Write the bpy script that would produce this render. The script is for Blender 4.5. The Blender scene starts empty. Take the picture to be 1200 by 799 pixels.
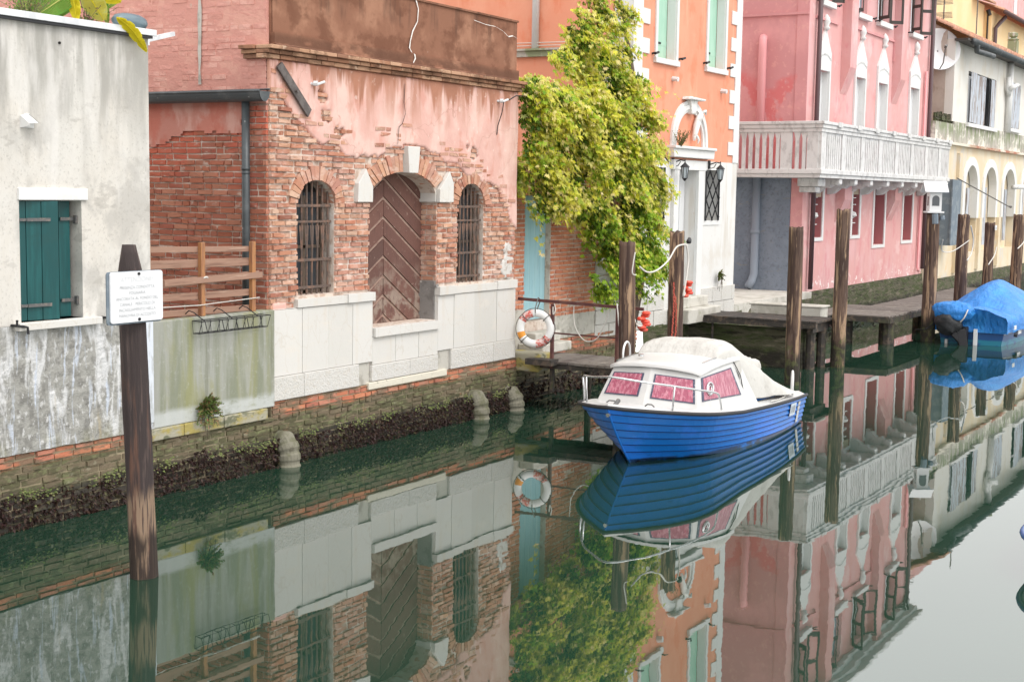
import bpy, math, random
from mathutils import Vector, noise
from mathutils.geometry import tessellate_polygon
random.seed(7)
C = bpy.context.scene.collection
R = math.radians
PI = math.pi

# ---------------------------------------------------------------- world axes: +X runs along the canal, +Y from the water
# towards the houses, Z up, water at z = 0.  The camera stands on a bridge at (0, 0, 3.65).
CAM_H = 3.65
YAW, PITCH, ROLL, FPX = R(30.5), 0.106, 0.01626, 1650.0

def _cam_axes():
    f = Vector((math.cos(PITCH)*math.cos(YAW), math.cos(PITCH)*math.sin(YAW), -math.sin(PITCH)))
    r0 = Vector((math.sin(YAW), -math.cos(YAW), 0))
    u0 = r0.cross(f)
    r = r0*math.cos(ROLL) + u0*math.sin(ROLL)
    return r, r.cross(f), f
CR, CU, CF = _cam_axes()

def ray_at(px,py,y):
    d=CR*((px-600)/FPX)+CU*((399.5-py)/FPX)+CF; t=y/d.y; return Vector((0,0,CAM_H))+d*t
# ---------------------------------------------------------------- mesh helpers
class MB:
    def __init__(self): self.v=[]; self.f=[]; self.m=[]
    def add(self, vs, fs, m=0):
        b=len(self.v); self.v.extend([tuple(p) for p in vs])
        for f in fs: self.f.append(tuple(b+i for i in f)); self.m.append(m)
        return self
    def box(self, x0,x1,y0,y1,z0,z1, m=0):
        vs=[(x,y,z) for x in (x0,x1) for y in (y0,y1) for z in (z0,z1)]
        return self.add(vs, [(0,1,3,2),(4,6,7,5),(0,4,5,1),(2,3,7,6),(0,2,6,4),(1,5,7,3)], m)
    def beam(self, p, q, w, h, m=0, up=(0,0,1), w2=None, h2=None):
        p=Vector(p); q=Vector(q); d=(q-p).normalized(); s=d.cross(Vector(up))
        if s.length<1e-4: s=d.cross(Vector((1,0,0)))
        s.normalize(); t=s.cross(d)
        w2=w if w2 is None else w2; h2=h if h2 is None else h2
        vs=[]
        for c,a,b in ((p,w,h),(q,w2,h2)):
            for i,j in ((-1,-1),(1,-1),(1,1),(-1,1)): vs.append(c+s*(a/2*i)+t*(b/2*j))
        return self.add(vs,[(0,3,2,1),(4,5,6,7),(0,1,5,4),(1,2,6,5),(2,3,7,6),(3,0,4,7)],m)
    def tube(self, pts, r, n=8, m=0, cap=True, closed=False):
        pts=[Vector(p) for p in pts]; N=len(pts); rs=r if isinstance(r,(list,tuple)) else [r]*N
        rings=[]; prev=None
        for i,p in enumerate(pts):
            if closed: d=pts[(i+1)%N]-pts[i-1]
            else: d=pts[min(i+1,N-1)]-pts[max(i-1,0)]
            d.normalize()
            if prev is None:
                s=d.cross(Vector((0,0,1)))
                if s.length<0.1: s=d.cross(Vector((0,1,0)))
            else: s=prev-d*prev.dot(d)
            s.normalize(); prev=s; t=d.cross(s)
            rings.append([p+(s*math.cos(2*PI*k/n)+t*math.sin(2*PI*k/n))*rs[i] for k in range(n)])
        vs=[v for g in rings for v in g]; fs=[]
        for i in range(N if closed else N-1):
            a=i*n; b=((i+1)%N)*n
            for k in range(n): fs.append((a+k,a+(k+1)%n,b+(k+1)%n,b+k))
        if cap and not closed: fs.append(tuple(range(n-1,-1,-1))); fs.append(tuple((N-1)*n+k for k in range(n)))
        return self.add(vs,fs,m)
    def prism(self, poly, axis, a, b, m=0):
        def P(u,v,w): return (u,w,v) if axis=='y' else ((w,u,v) if axis=='x' else (u,v,w))
        n=len(poly); vs=[P(u,v,a) for u,v in poly]+[P(u,v,b) for u,v in poly]
        fs=[tuple(range(n)),tuple(range(2*n-1,n-1,-1))]+[(i,i+n,(i+1)%n+n,(i+1)%n) for i in range(n)]
        return self.add(vs,fs,m)
    def wall(self, axis, outline, holes, a, b, m=0, mh=None):
        """slab with openings; a is the seen face, b the back"""
        def P(u,v,w): return (u,w,v) if axis=='y' else (w,u,v)
        loops=[outline]+holes; flat=[p for l in loops for p in l]
        tris=tessellate_polygon([[Vector((p[0],p[1],0)) for p in l] for l in loops])
        n=len(flat); vs=[P(p[0],p[1],a) for p in flat]+[P(p[0],p[1],b) for p in flat]
        fs=[t for t in tris]+[tuple(i+n for i in t) for t in tris]
        self.add(vs,fs,m)
        for li,l in enumerate(loops):
            vv=[P(p[0],p[1],a) for p in l]+[P(p[0],p[1],b) for p in l]; k=len(l)
            self.add(vv,[(i,(i+1)%k,(i+1)%k+k,i+k) for i in range(k)], m if (li==0 or mh is None) else mh)
        return self
    def lathe(self, prof, c, n=16, m=0, axis='z', jit=0):
        vs=[]; 
        for (r,h) in prof:
            for k in range(n):
                a=2*PI*k/n; x=r*math.cos(a); y=r*math.sin(a)
                if jit: s=1+jit*noise.noise(Vector((x*9,y*9,h*2))); x*=s; y*=s
                p={'z':(x,y,h),'y':(x,h,y),'x':(h,x,y)}[axis]
                vs.append((c[0]+p[0],c[1]+p[1],c[2]+p[2]))
        fs=[]
        for i in range(len(prof)-1):
            for k in range(n): fs.append((i*n+k,i*n+(k+1)%n,(i+1)*n+(k+1)%n,(i+1)*n+k))
        fs.append(tuple(range(n-1,-1,-1))); fs.append(tuple((len(prof)-1)*n+k for k in range(n)))
        return self.add(vs,fs,m)
    def grid(self, nu, nv, fn, m=0, keep=None, closed_u=False):
        vs=[fn(i/nu, j/nv) for j in range(nv+1) for i in range(nu+1)]; fs=[]
        for j in range(nv):
            for i in range(nu):
                if keep and not keep((i+.5)/nu,(j+.5)/nv): continue
                a=j*(nu+1)+i; fs.append((a,a+1,a+nu+2,a+nu+1))
        return self.add(vs,fs,m)
    def build(self, name, mats, parent=None, smooth=False, label=None, bevel=0):
        me=bpy.data.meshes.new(name)
        off=Vector(parent.get('_w',(0,0,0))) if parent else Vector((0,0,0))
        me.from_pydata([(p[0]-off.x,p[1]-off.y,p[2]-off.z) for p in self.v],[],self.f)
        if not isinstance(mats,(list,tuple)): mats=[mats]
        for mt in mats: me.materials.append(mt)
        if len(mats)>1: me.polygons.foreach_set('material_index',self.m)
        if smooth: me.polygons.foreach_set('use_smooth',[True]*len(me.polygons))
        me.validate()
        if smooth!='open' : pass
        o=bpy.data.objects.new(name,me); C.objects.link(o)
        if parent:
            o.parent=parent; o['_w']=tuple(off)
        if label: o['label']=label
        if bevel:
            b=o.modifiers.new('Bevel','BEVEL'); b.width=bevel; b.segments=2; b.limit_method='ANGLE'
        return o

def thing(name, label, cat, loc=(0,0,0), group=None):
    o=bpy.data.objects.new(name,None); C.objects.link(o); o.empty_display_size=.2
    o.location=loc; o['_w']=tuple(loc); o['label']=label; o['category']=cat
    if group: o['group']=group
    return o
def tag(o, label, cat, group=None, kind=None):
    o['label']=label; o['category']=cat
    if group: o['group']=group
    if kind: o['kind']=kind
    return o
def struct(o, kind='structure', label=None):
    o['kind']=kind
    if label: o['label']=label
    return o
def copy_tree(o, parent=None):
    c=o.copy(); C.objects.link(c)
    if parent: c.parent=parent
    for ch in list(o.children): copy_tree(ch,c)
    return c
def nz(x,y=0,z=0,s=1.0): return noise.noise(Vector((x*s,y*s,z*s)))
def fbm(x,y=0,z=0,s=1.0,o=4):
    t=0;a=1
    for i in range(o): t+=a*noise.noise(Vector((x*s+i*7.3,y*s,z*s))); s*=2; a*=.5
    return t

# ---------------------------------------------------------------- materials
MATS={}
def lin(h):
    return h
def mat(name, base, rough=.85, metal=0, spec=.4, layers=(), bumps=(), island=None, alpha=None, transm=0, coat=0, ior=None, sub=0, disp=None):
    """base colour + list of noise-driven colour layers, all in object space.
    layer: dict(c, s=(sx,sy,sz), d=detail, lo, hi, a=amount, z=(zfull, znone) height mask, zn=noise wobble of that mask,
           kind='noise'|'crack'|'wave'|'spot')"""
    m=bpy.data.materials.new(name); m.use_nodes=True; nt=m.node_tree; N=nt.nodes; L=nt.links
    for n in list(N): N.remove(n)
    out=N.new('ShaderNodeOutputMaterial'); b=N.new('ShaderNodeBsdfPrincipled'); L.new(b.outputs[0],out.inputs[0])
    b.inputs['Roughness'].default_value=rough; b.inputs['Metallic'].default_value=metal
    b.inputs['Specular IOR Level'].default_value=spec
    if ior: b.inputs['IOR'].default_value=ior
    if transm: b.inputs['Transmission Weight'].default_value=transm
    if coat: b.inputs['Coat Weight'].default_value=coat; b.inputs['Coat Roughness'].default_value=.1
    if sub: 
        b.inputs['Subsurface Weight'].default_value=sub
    tc=N.new('ShaderNodeTexCoord'); co=tc.outputs['Object']
    sep=N.new('ShaderNodeSeparateXYZ'); L.new(co,sep.inputs[0])
    def mapv(s, off=0):
        mp=N.new('ShaderNodeMapping'); mp.inputs['Scale'].default_value=s; mp.inputs['Location'].default_value=(off,off*.7,off*.3); L.new(co,mp.inputs[0]); return mp.outputs[0]
    def tex(s, kind='noise', d=5, off=0, w=.03, r=.6, dist=0):
        v=mapv(s,off)
        if kind=='noise':
            t=N.new('ShaderNodeTexNoise'); t.inputs['Scale'].default_value=1; t.inputs['Detail'].default_value=d; t.inputs['Roughness'].default_value=r; t.inputs['Distortion'].default_value=dist
            L.new(v,t.inputs['Vector']); return t.outputs[0]
        if kind=='crack':
            nn=N.new('ShaderNodeTexNoise'); nn.inputs['Scale'].default_value=1.7; nn.inputs['Detail'].default_value=4; L.new(v,nn.inputs['Vector'])
            ad=N.new('ShaderNodeVectorMath'); ad.operation='ADD'; L.new(v,ad.inputs[0]); L.new(nn.outputs[1],ad.inputs[1])
            t=N.new('ShaderNodeTexVoronoi'); t.feature='DISTANCE_TO_EDGE'; t.inputs['Scale'].default_value=1; L.new(ad.outputs[0],t.inputs['Vector'])
            iv=N.new('ShaderNodeMath'); iv.operation='SUBTRACT'; iv.inputs[0].default_value=1; L.new(t.outputs[0],iv.inputs[1]); return iv.outputs[0]
        if kind=='spot':
            t=N.new('ShaderNodeTexVoronoi'); t.inputs['Scale'].default_value=1; L.new(v,t.inputs['Vector'])
            iv=N.new('ShaderNodeMath'); iv.operation='SUBTRACT'; iv.inputs[0].default_value=1; L.new(t.outputs[0],iv.inputs[1]); return iv.outputs[0]
    def mr(x,a,b_,c=0,d=1):
        n=N.new('ShaderNodeMapRange'); n.interpolation_type='SMOOTHSTEP'; L.new(x,n.inputs[0])
        for i,q in enumerate((a,b_,c,d)): n.inputs[i+1].default_value=q
        return n.outputs[0]
    def mul(x,y):
        n=N.new('ShaderNodeMath'); n.operation='MULTIPLY'
        for i,q in enumerate((x,y)):
            if isinstance(q,(int,float)): n.inputs[i].default_value=q
            else: L.new(q,n.inputs[i])
        return n.outputs[0]
    def addm(x,y):
        n=N.new('ShaderNodeMath'); n.operation='ADD'
        for i,q in enumerate((x,y)):
            if isinstance(q,(int,float)): n.inputs[i].default_value=q
            else: L.new(q,n.inputs[i])
        return n.outputs[0]
    cur=N.new('ShaderNodeRGB'); cur.outputs[0].default_value=(*base,1); cur=cur.outputs[0]
    if island:
        g=N.new('ShaderNodeNewGeometry'); rp=N.new('ShaderNodeValToRGB'); rp.color_ramp.interpolation='LINEAR'
        e=rp.color_ramp.elements
        while len(e)<len(island): e.new(0.5)
        for i,c in enumerate(island): e[i].position=i/(len(island)-1); e[i].color=(*c,1)
        L.new(g.outputs['Random Per Island'],rp.inputs[0]); cur=rp.outputs[0]
    for i,l in enumerate(layers):
        t=tex(l.get('s',(1,1,1)),l.get('kind','noise'),l.get('d',5),off=i*3.7+l.get('o',0),dist=l.get('dist',0))
        fac=mr(t,l.get('lo',.45),l.get('hi',.6))
        if 'z' in l:
            zn=tex(l.get('zs',(3,3,.3)),'noise',4,off=11+i)
            zz=addm(sep.outputs[2],mul(addm(zn,-.5),l.get('zn',.3)*2))
            fac=mul(fac,mr(zz,l['z'][1],l['z'][0]) if l['z'][0]>l['z'][1] else mr(zz,l['z'][0],l['z'][1],1,0))
        if 'x' in l: fac=mul(fac,mr(sep.outputs[0],l['x'][0],l['x'][1],0,1))
        fac=mul(fac,l.get('a',1))
        mx=N.new('ShaderNodeMix'); mx.data_type='RGBA'; mx.blend_type=l.get('blend','MIX'); L.new(fac,mx.inputs[0]); L.new(cur,mx.inputs[6]); mx.inputs[7].default_value=(*l['c'],1); cur=mx.outputs[2]
        if 'rough' in l: pass
    L.new(cur,b.inputs['Base Color'])
    nrm=None
    for i,bp in enumerate(bumps):
        s,st=bp[0],bp[1]; kind=bp[2] if len(bp)>2 else 'noise'
        t=tex(s,kind,6,off=i*2.1)
        bm=N.new('ShaderNodeBump'); bm.inputs['Strength'].default_value=1; bm.inputs['Distance'].default_value=st; L.new(t,bm.inputs['Height'])
        if nrm: L.new(nrm,bm.inputs['Normal'])
        nrm=bm.outputs[0]
    if nrm: L.new(nrm,b.inputs['Normal'])
    MATS[name]=m
    return m

GA=(.20,.20,.11)   # dry algae
M={}
def streak(c,a=.8,lo=.5,hi=.68,sx=5,sz=.5,**k): return dict(c=c,a=a,lo=lo,hi=hi,s=(sx,sx,sz),d=6,**k)
M['cream_plaster']=mat('cream_plaster',(.64,.62,.58),.92,spec=.2,layers=[
    dict(c=(.62,.58,.52),s=(.8,.8,.8),lo=.42,hi=.62,a=.7), streak((.30,.29,.265),.8,.40,.60,3.0,.45,z=(5.15,3.5),zn=1.0,zs=(2.6,2.6,.5)),dict(c=(.40,.385,.36),s=(1.6,1.6,1.3),lo=.47,hi=.62,a=.6,dist=.5),streak((.36,.35,.32),.7,.44,.6,9,.5,z=(5.1,4.3),zn=.6),
    dict(c=(.42,.40,.36),s=(6,6,4),lo=.53,hi=.75,a=.5),dict(c=(.36,.34,.31),s=(38,38,30),lo=.54,hi=.68,a=.45),dict(c=(.34,.32,.29),s=(2.4,2.4,5),lo=.60,hi=.66,a=.4), streak((.69,.67,.64),.6,.55,.7,3,.6),
    streak((.27,.26,.23),.5,.55,.72,7,.25,z=(5.5,4.9),zn=.5), dict(c=(.5,.47,.42),kind='crack',s=(1.3,1.3,1.3),lo=.985,hi=.998,a=.15)],
    bumps=[((9,9,9),.004),((45,45,45),.0015)])
M['rough_grey']=mat('rough_grey_render',(.34,.335,.31),.95,spec=.2,layers=[
    dict(c=(.20,.195,.18),s=(7,7,7),lo=.45,hi=.62,a=.8), streak((.66,.665,.67),.85,.50,.64,4.5,1.1,dist=1.2), dict(c=(.66,.66,.66),s=(14,14,10),lo=.56,hi=.64,a=.6), streak((.56,.61,.70),.8,.56,.64,9,1.0,dist=.8,o=5),
    dict(c=(.42,.34,.2),s=(3,3,.7),lo=.6,hi=.7,a=.5), dict(c=(.25,.24,.12),s=(3,3,3),lo=.5,hi=.7,a=.5,z=(.7,1.1),zn=.2)],
    bumps=[((22,22,22),.016),((60,60,60),.006)])
M['algae_concrete']=mat('algae_concrete',(.34,.345,.31),.93,spec=.2,layers=[
    streak((.22,.235,.17),.9,.40,.62,4,.5,dist=.5), streak((.28,.28,.13),.75,.46,.66,3,.5,o=4,dist=.6), streak((.15,.155,.11),.55,.55,.7,8,.3),
    dict(c=(.52,.54,.53),s=(3,3,6),lo=.3,hi=.5,a=.8,z=(.93,1.02),zn=.03,zs=(2,2,2)), dict(c=(.45,.46,.44),s=(14,14,14),lo=.55,hi=.7,a=.3)],
    bumps=[((10,10,10),.006),((50,50,50),.002)])
M['ledge_stone']=mat('ledge_stone',(.36,.34,.26),.9,layers=[dict(c=(.36,.29,.07),s=(3,3,5),lo=.46,hi=.6,a=.85),dict(c=(.10,.11,.06),s=(5,5,9),lo=.52,hi=.64,a=.8)],bumps=[((12,12,20),.012)])
M['pale_ledge']=mat('pale_ledge_stone',(.66,.62,.52),.9,layers=[dict(c=(.30,.26,.10),s=(2,2,9),lo=.45,hi=.6,a=.85,z=(.70,.78),zn=.03),dict(c=(.15,.14,.08),s=(8,8,12),lo=.6,hi=.72,a=.6)],bumps=[((12,12,20),.01)])
BR=[(.36,.14,.09),(.54,.30,.20),(.46,.19,.12),(.62,.41,.30),(.32,.13,.09),(.52,.25,.16),(.43,.25,.18),(.60,.33,.21)]
M['brick']=mat('weathered_brick',(.4,.2,.1),.93,spec=.15,island=BR,layers=[
    dict(c=(.68,.52,.43),s=(5,5,8),lo=.50,hi=.66,a=.6), dict(c=(.58,.33,.27),s=(1.4,1.4,1.4),lo=.48,hi=.60,a=.45),
    dict(c=(.20,.11,.075),s=(9,9,14),lo=.58,hi=.72,a=.6), dict(c=(.70,.55,.47),s=(2.2,2.2,2.2),lo=.60,hi=.66,a=.6,z=(2.7,3.2),zn=.3)],
    bumps=[((30,30,50),.008),((90,90,90),.002)])
M['brick_dark']=mat('red_brick_side',(.4,.2,.1),.93,spec=.15,island=[(.34,.12,.075),(.42,.16,.10),(.36,.12,.085),(.46,.21,.14),(.30,.11,.075)],layers=[
    dict(c=(.56,.14,.09),s=(1.3,1.3,1.3),lo=.46,hi=.56,a=.75,z=(4.2,3.4),zn=.5), dict(c=(.55,.32,.26),s=(3,3,3),lo=.5,hi=.62,a=.55,z=(4.4,4.0),zn=.3),
    dict(c=(.62,.55,.48),s=(5,5,8),lo=.6,hi=.7,a=.6), dict(c=(.16,.1,.07),s=(9,9,14),lo=.58,hi=.72,a=.6)],
    bumps=[((30,30,50),.006)])
M['brick_pink']=mat('painted_pink_brick',(.60,.30,.25),.9,spec=.15,island=[(.60,.295,.245),(.63,.315,.265),(.58,.28,.23)],layers=[
    dict(c=(.72,.42,.35),s=(2,2,3),lo=.5,hi=.62,a=.7), dict(c=(.40,.15,.11),s=(4,4,7),lo=.58,hi=.7,a=.6), dict(c=(.45,.42,.34),s=(3,9,.35),lo=.66,hi=.7,a=.7)],
    bumps=[((14,14,18),.014)])
M['brick_pink_mortar']=mat('painted_mortar',(.60,.295,.245),.9,spec=.15,layers=[dict(c=(.66,.36,.29),s=(3,3,3),lo=.5,hi=.6,a=.7)],bumps=[((14,14,18),.01)])
M['brick_orange']=mat('orange_brick',(.4,.2,.1),.93,spec=.15,island=[(.54,.20,.11),(.60,.28,.18),(.50,.17,.10),(.56,.25,.15),(.46,.2,.13)],layers=[
    dict(c=(.62,.48,.38),s=(2,2,2),lo=.54,hi=.66,a=.55),dict(c=(.25,.16,.11),s=(9,9,14),lo=.58,hi=.72,a=.5),dict(c=(.42,.36,.28),s=(1.3,1.3,1),lo=.5,hi=.6,a=.55,x=(3.0,3.9))],bumps=[((30,30,50),.005)])
M['mortar']=mat('lime_mortar',(.62,.53,.46),.95,spec=.1,layers=[dict(c=(.44,.32,.25),s=(9,9,9),lo=.48,hi=.6,a=.8),dict(c=(.74,.70,.66),s=(2,2,2),lo=.55,hi=.62,a=.6)],bumps=[((30,30,30),.008)])
M['mortar_dark']=mat('dirty_mortar',(.30,.25,.17),.95,spec=.1,layers=[dict(c=(.10,.10,.06),s=(6,6,6),lo=.4,hi=.6,a=.8,z=(.6,.78),zn=.05)],bumps=[((20,20,20),.012)])
M['brick_wet']=mat('canal_brick',(.3,.15,.1),.8,island=[(.50,.16,.09),(.56,.22,.12),(.42,.15,.1),(.53,.24,.16)],layers=[
    dict(c=(.085,.088,.045),s=(3,3,6),lo=.28,hi=.42,a=.97,z=(.63,.72),zn=.07,zs=(1.2,1.2,1)), dict(c=(.20,.21,.10),s=(6,6,9),lo=.48,hi=.6,a=.7,z=(.56,.72),zn=.05), dict(c=(.17,.13,.085),s=(1.6,1.6,6),lo=.47,hi=.56,a=.85),
    dict(c=(.035,.03,.025),s=(4,4,8),lo=.3,hi=.5,a=.95,z=(.32,.45),zn=.08), dict(c=(.35,.33,.24),s=(8,8,14),lo=.6,hi=.7,a=.5)],bumps=[((25,25,40),.01)])
M['pink_plaster']=mat('faded_pink_plaster',(.66,.40,.345),.93,spec=.15,layers=[
    dict(c=(.76,.53,.465),s=(1.2,1.2,.8),lo=.44,hi=.6,a=.8), dict(c=(.60,.29,.23),s=(4,4,2.2),lo=.54,hi=.68,a=.6),
    dict(c=(.34,.15,.09),s=(5,5,.30),d=3,lo=.28,hi=.36,a=.9,z=(5.22,5.02),zn=1.05,zs=(3.6,3.6,.1)),
    dict(c=(.44,.21,.14),s=(4,4,.4),lo=.44,hi=.56,a=.75,z=(5.2,4.5),zn=.7,zs=(2.3,2.3,.2)),
    dict(c=(.78,.64,.58),s=(9,9,7),lo=.6,hi=.72,a=.55), dict(c=(.34,.18,.13),kind='crack',s=(.8,.8,.8),lo=.992,hi=.998,a=.3)],
    bumps=[((6,6,5),.012),((40,40,40),.002)])
M['brown_render']=mat('brown_render',(.26,.125,.08),.92,spec=.15,layers=[
    dict(c=(.38,.20,.13),s=(1.5,1.5,1.2),lo=.48,hi=.64,a=.8), dict(c=(.15,.065,.04),s=(2.5,2.5,3),lo=.48,hi=.64,a=.7), streak((.10,.055,.04),.8,.5,.7,4,.4,z=(6.1,5.9),zn=.25),
    dict(c=(.12,.06,.04),s=(2,2,5),lo=.35,hi=.5,a=.75,z=(5.55,5.66),zn=.05), dict(c=(.62,.52,.46),s=(11,11,11),lo=.72,hi=.75,a=.6)],
    bumps=[((8,8,8),.006),((50,50,50),.002)])
M['filler']=mat('pale_filler',(.78,.74,.70),.9,bumps=[((20,20,20),.01)])
M['cornice_brick']=mat('cornice_brick',(.42,.24,.15),.93,spec=.15,island=[(.42,.24,.15),(.52,.32,.21),(.36,.18,.11),(.28,.15,.10)],layers=[dict(c=(.15,.08,.05),s=(3,3,6),lo=.46,hi=.6,a=.75),dict(c=(.62,.45,.33),s=(6,6,6),lo=.6,hi=.7,a=.6)],bumps=[((20,20,30),.008)])
M['white_stone']=mat('istrian_stone',(.62,.605,.57),.7,spec=.3,island=[(.62,.605,.57),(.65,.635,.605),(.58,.565,.53)],layers=[
    dict(c=(.66,.62,.56),s=(1.5,1.5,4),lo=.5,hi=.7,a=.6), dict(c=(.52,.46,.38),s=(2,2,1),kind='crack',lo=.985,hi=.997,a=.35), streak((.60,.52,.42),.4,.56,.72,4,.5), dict(c=(.50,.47,.42),s=(12,12,12),lo=.62,hi=.75,a=.45)],bumps=[((14,14,14),.003)])
M['white_stone_rough']=mat('hammered_stone',(.60,.585,.55),.85,spec=.2,island=[(.60,.585,.55),(.64,.625,.595)],layers=[dict(c=(.58,.54,.48),s=(22,22,22),lo=.5,hi=.65,a=.6)],bumps=[((35,35,35),.02)])
M['grey_niche']=mat('niche_stone',(.50,.48,.43),.9,layers=[dict(c=(.30,.28,.24),s=(5,5,5),lo=.5,hi=.65,a=.7)],bumps=[((20,20,20),.006)])
M['slate_render']=mat('dark_grey_render',(.24,.23,.22),.9,layers=[dict(c=(.6,.56,.52),s=(9,9,9),lo=.62,hi=.68,a=.9),dict(c=(.14,.13,.12),s=(4,4,4),lo=.5,hi=.6,a=.6)],bumps=[((25,25,25),.008)])
M['door_wood']=mat('old_brown_door_wood',(.18,.10,.08),.85,island=[(.125,.060,.048),(.165,.080,.062),(.14,.067,.053),(.105,.055,.045)],layers=[
    dict(c=(.30,.235,.19),s=(5,5,5),lo=.42,hi=.58,a=.85,z=(2.0,2.7),zn=.25), dict(c=(.11,.055,.045),s=(12,12,4),lo=.52,hi=.66,a=.7), dict(c=(.42,.30,.25),s=(16,16,16),lo=.62,hi=.72,a=.6)],bumps=[((40,10,40),.004)])
M['door_strip']=mat('worn_plank_edge',(.36,.25,.20),.9,layers=[dict(c=(.26,.15,.12),s=(9,9,9),lo=.45,hi=.6,a=.7)],bumps=[((40,10,40),.003)])
M['iron_rust']=mat('rusty_iron',(.13,.095,.08),.75,metal=.2,layers=[dict(c=(.24,.14,.10),s=(9,9,9),lo=.45,hi=.6,a=.8)],bumps=[((40,40,40),.002)])
M['iron_brown']=mat('brown_painted_iron',(.10,.035,.035),.55,layers=[dict(c=(.17,.08,.06),s=(7,7,7),lo=.5,hi=.65,a=.7)])
M['black_iron']=mat('black_iron',(.025,.025,.028),.5,metal=.3)
M['dark_void']=mat('dark_interior',(.018,.016,.015),.95)
M['gutter']=mat('charcoal_gutter_metal',(.055,.065,.07),.42,metal=.1,spec=.5,layers=[dict(c=(.12,.13,.135),s=(3,3,3),lo=.48,hi=.64,a=.6),dict(c=(.45,.46,.46),s=(16,16,16),lo=.68,hi=.71,a=.8)],bumps=[((9,9,9),.004)])
M['teal_paint']=mat('teal_shutter_paint',(.006,.068,.07),.45,spec=.4,layers=[dict(c=(.012,.105,.105),s=(14,14,1.2),lo=.45,hi=.65,a=.7),dict(c=(.01,.065,.065),s=(5,5,5),lo=.5,hi=.65,a=.6)],bumps=[((26,26,3),.0025)])
M['hinge']=mat('grey_hinge_iron',(.14,.14,.14),.6,metal=.4,layers=[dict(c=(.26,.22,.19),s=(30,30,30),lo=.5,hi=.6,a=.7)])
M['zinc']=mat('pale_zinc',(.72,.74,.76),.45,metal=.3,layers=[dict(c=(.5,.52,.54),s=(4,4,4),lo=.5,hi=.65,a=.5)])
M['terracotta']=mat('terracotta',(.52,.25,.16),.85,island=[(.50,.23,.14),(.58,.31,.20),(.40,.19,.13),(.62,.38,.27)],layers=[dict(c=(.22,.17,.13),s=(6,6,6),lo=.5,hi=.65,a=.7)],bumps=[((20,20,20),.006)])
M['fence_wood']=mat('weathered_board',(.30,.17,.12),.85,island=[(.30,.17,.12),(.36,.22,.16),(.22,.13,.10)],layers=[dict(c=(.18,.10,.07),s=(1.5,12,22),lo=.48,hi=.62,a=.7),dict(c=(.55,.40,.31),s=(2,14,26),lo=.58,hi=.68,a=.6)],bumps=[((3,30,50),.004)])
M['fence_post']=mat('orange_stained_post',(.40,.19,.08),.8,layers=[dict(c=(.26,.12,.07),s=(16,16,2.5),lo=.48,hi=.62,a=.8)],bumps=[((30,30,5),.004)])
M['pile']=mat('mooring_pile_wood',(.13,.082,.060),.85,layers=[
    dict(c=(.055,.032,.026),s=(14,14,1.1),lo=.42,hi=.58,a=.95), dict(c=(.40,.27,.17),s=(11,11,.9),lo=.54,hi=.60,a=.85,dist=.4), dict(c=(.30,.24,.20),s=(24,24,2),lo=.6,hi=.7,a=.5),
    dict(c=(.03,.026,.02),s=(5,5,2),lo=.3,hi=.45,a=.95,z=(.40,.75),zn=.3,zs=(9,9,2)), dict(c=(.10,.11,.04),s=(7,7,7),lo=.5,hi=.62,a=.7,z=(.6,.95),zn=.2)],
    bumps=[((26,26,2.0),.016),((70,70,6),.004)])
M['pile_black']=mat('tarred_pile_wood',(.045,.033,.032),.8,layers=[
    dict(c=(.12,.085,.075),s=(18,18,1.2),lo=.52,hi=.64,a=.7), dict(c=(.15,.075,.05),s=(9,9,.8),lo=.5,hi=.62,a=.7,z=(1.75,2.0),zn=.3),
    dict(c=(.27,.185,.125),s=(22,22,1.2),lo=.44,hi=.52,a=.95,z=(.72,.9),zn=.15,zs=(14,14,1)), dict(c=(.03,.02,.016),s=(16,16,1.2),lo=.3,hi=.45,a=.95,z=(.36,.52),zn=.2,zs=(14,14,1))],
    bumps=[((30,30,2.0),.014),((80,80,7),.004)])
M['deck']=mat('grey_deck_board',(.16,.14,.12),.85,island=[(.16,.14,.12),(.21,.185,.165),(.12,.10,.09)],layers=[dict(c=(.09,.07,.06),s=(10,10,10),lo=.5,hi=.65,a=.7),dict(c=(.36,.32,.28),s=(3,3,3),lo=.58,hi=.7,a=.5)],bumps=[((20,20,20),.004)])
M['deck_dark']=mat('dark_wet_timber',(.042,.036,.032),.7,layers=[dict(c=(.13,.095,.07),s=(7,7,7),lo=.5,hi=.62,a=.7),dict(c=(.09,.10,.04),s=(4,4,4),lo=.5,hi=.6,a=.5,z=(.5,.8),zn=.2)],bumps=[((20,20,20),.006)])
M['sign_white']=mat('white_enamel',(.76,.77,.79),.4,spec=.5)
M['sign_grey']=mat('faded_sign_print',(.42,.43,.44),.6)
M['sign_faint']=mat('very_faded_sign_print',(.64,.65,.66),.6)
M['blue_door']=mat('pale_blue_boards',(.32,.54,.60),.75,layers=[dict(c=(.42,.62,.66),s=(14,3,.8),lo=.48,hi=.62,a=.6),dict(c=(.24,.42,.48),s=(5,5,1),lo=.56,hi=.66,a=.5)],bumps=[((40,5,2),.002)])
M['orange_plaster']=mat('orange_plaster',(.74,.31,.20),.88,spec=.2,layers=[dict(c=(.78,.37,.25),s=(1,1,.8),lo=.46,hi=.6,a=.6),dict(c=(.70,.20,.10),s=(2.5,2.5,1.4),lo=.54,hi=.68,a=.5),streak((.88,.48,.33),.35,.58,.7,5,.5)],bumps=[((12,12,12),.003),((60,60,60),.001)])
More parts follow.
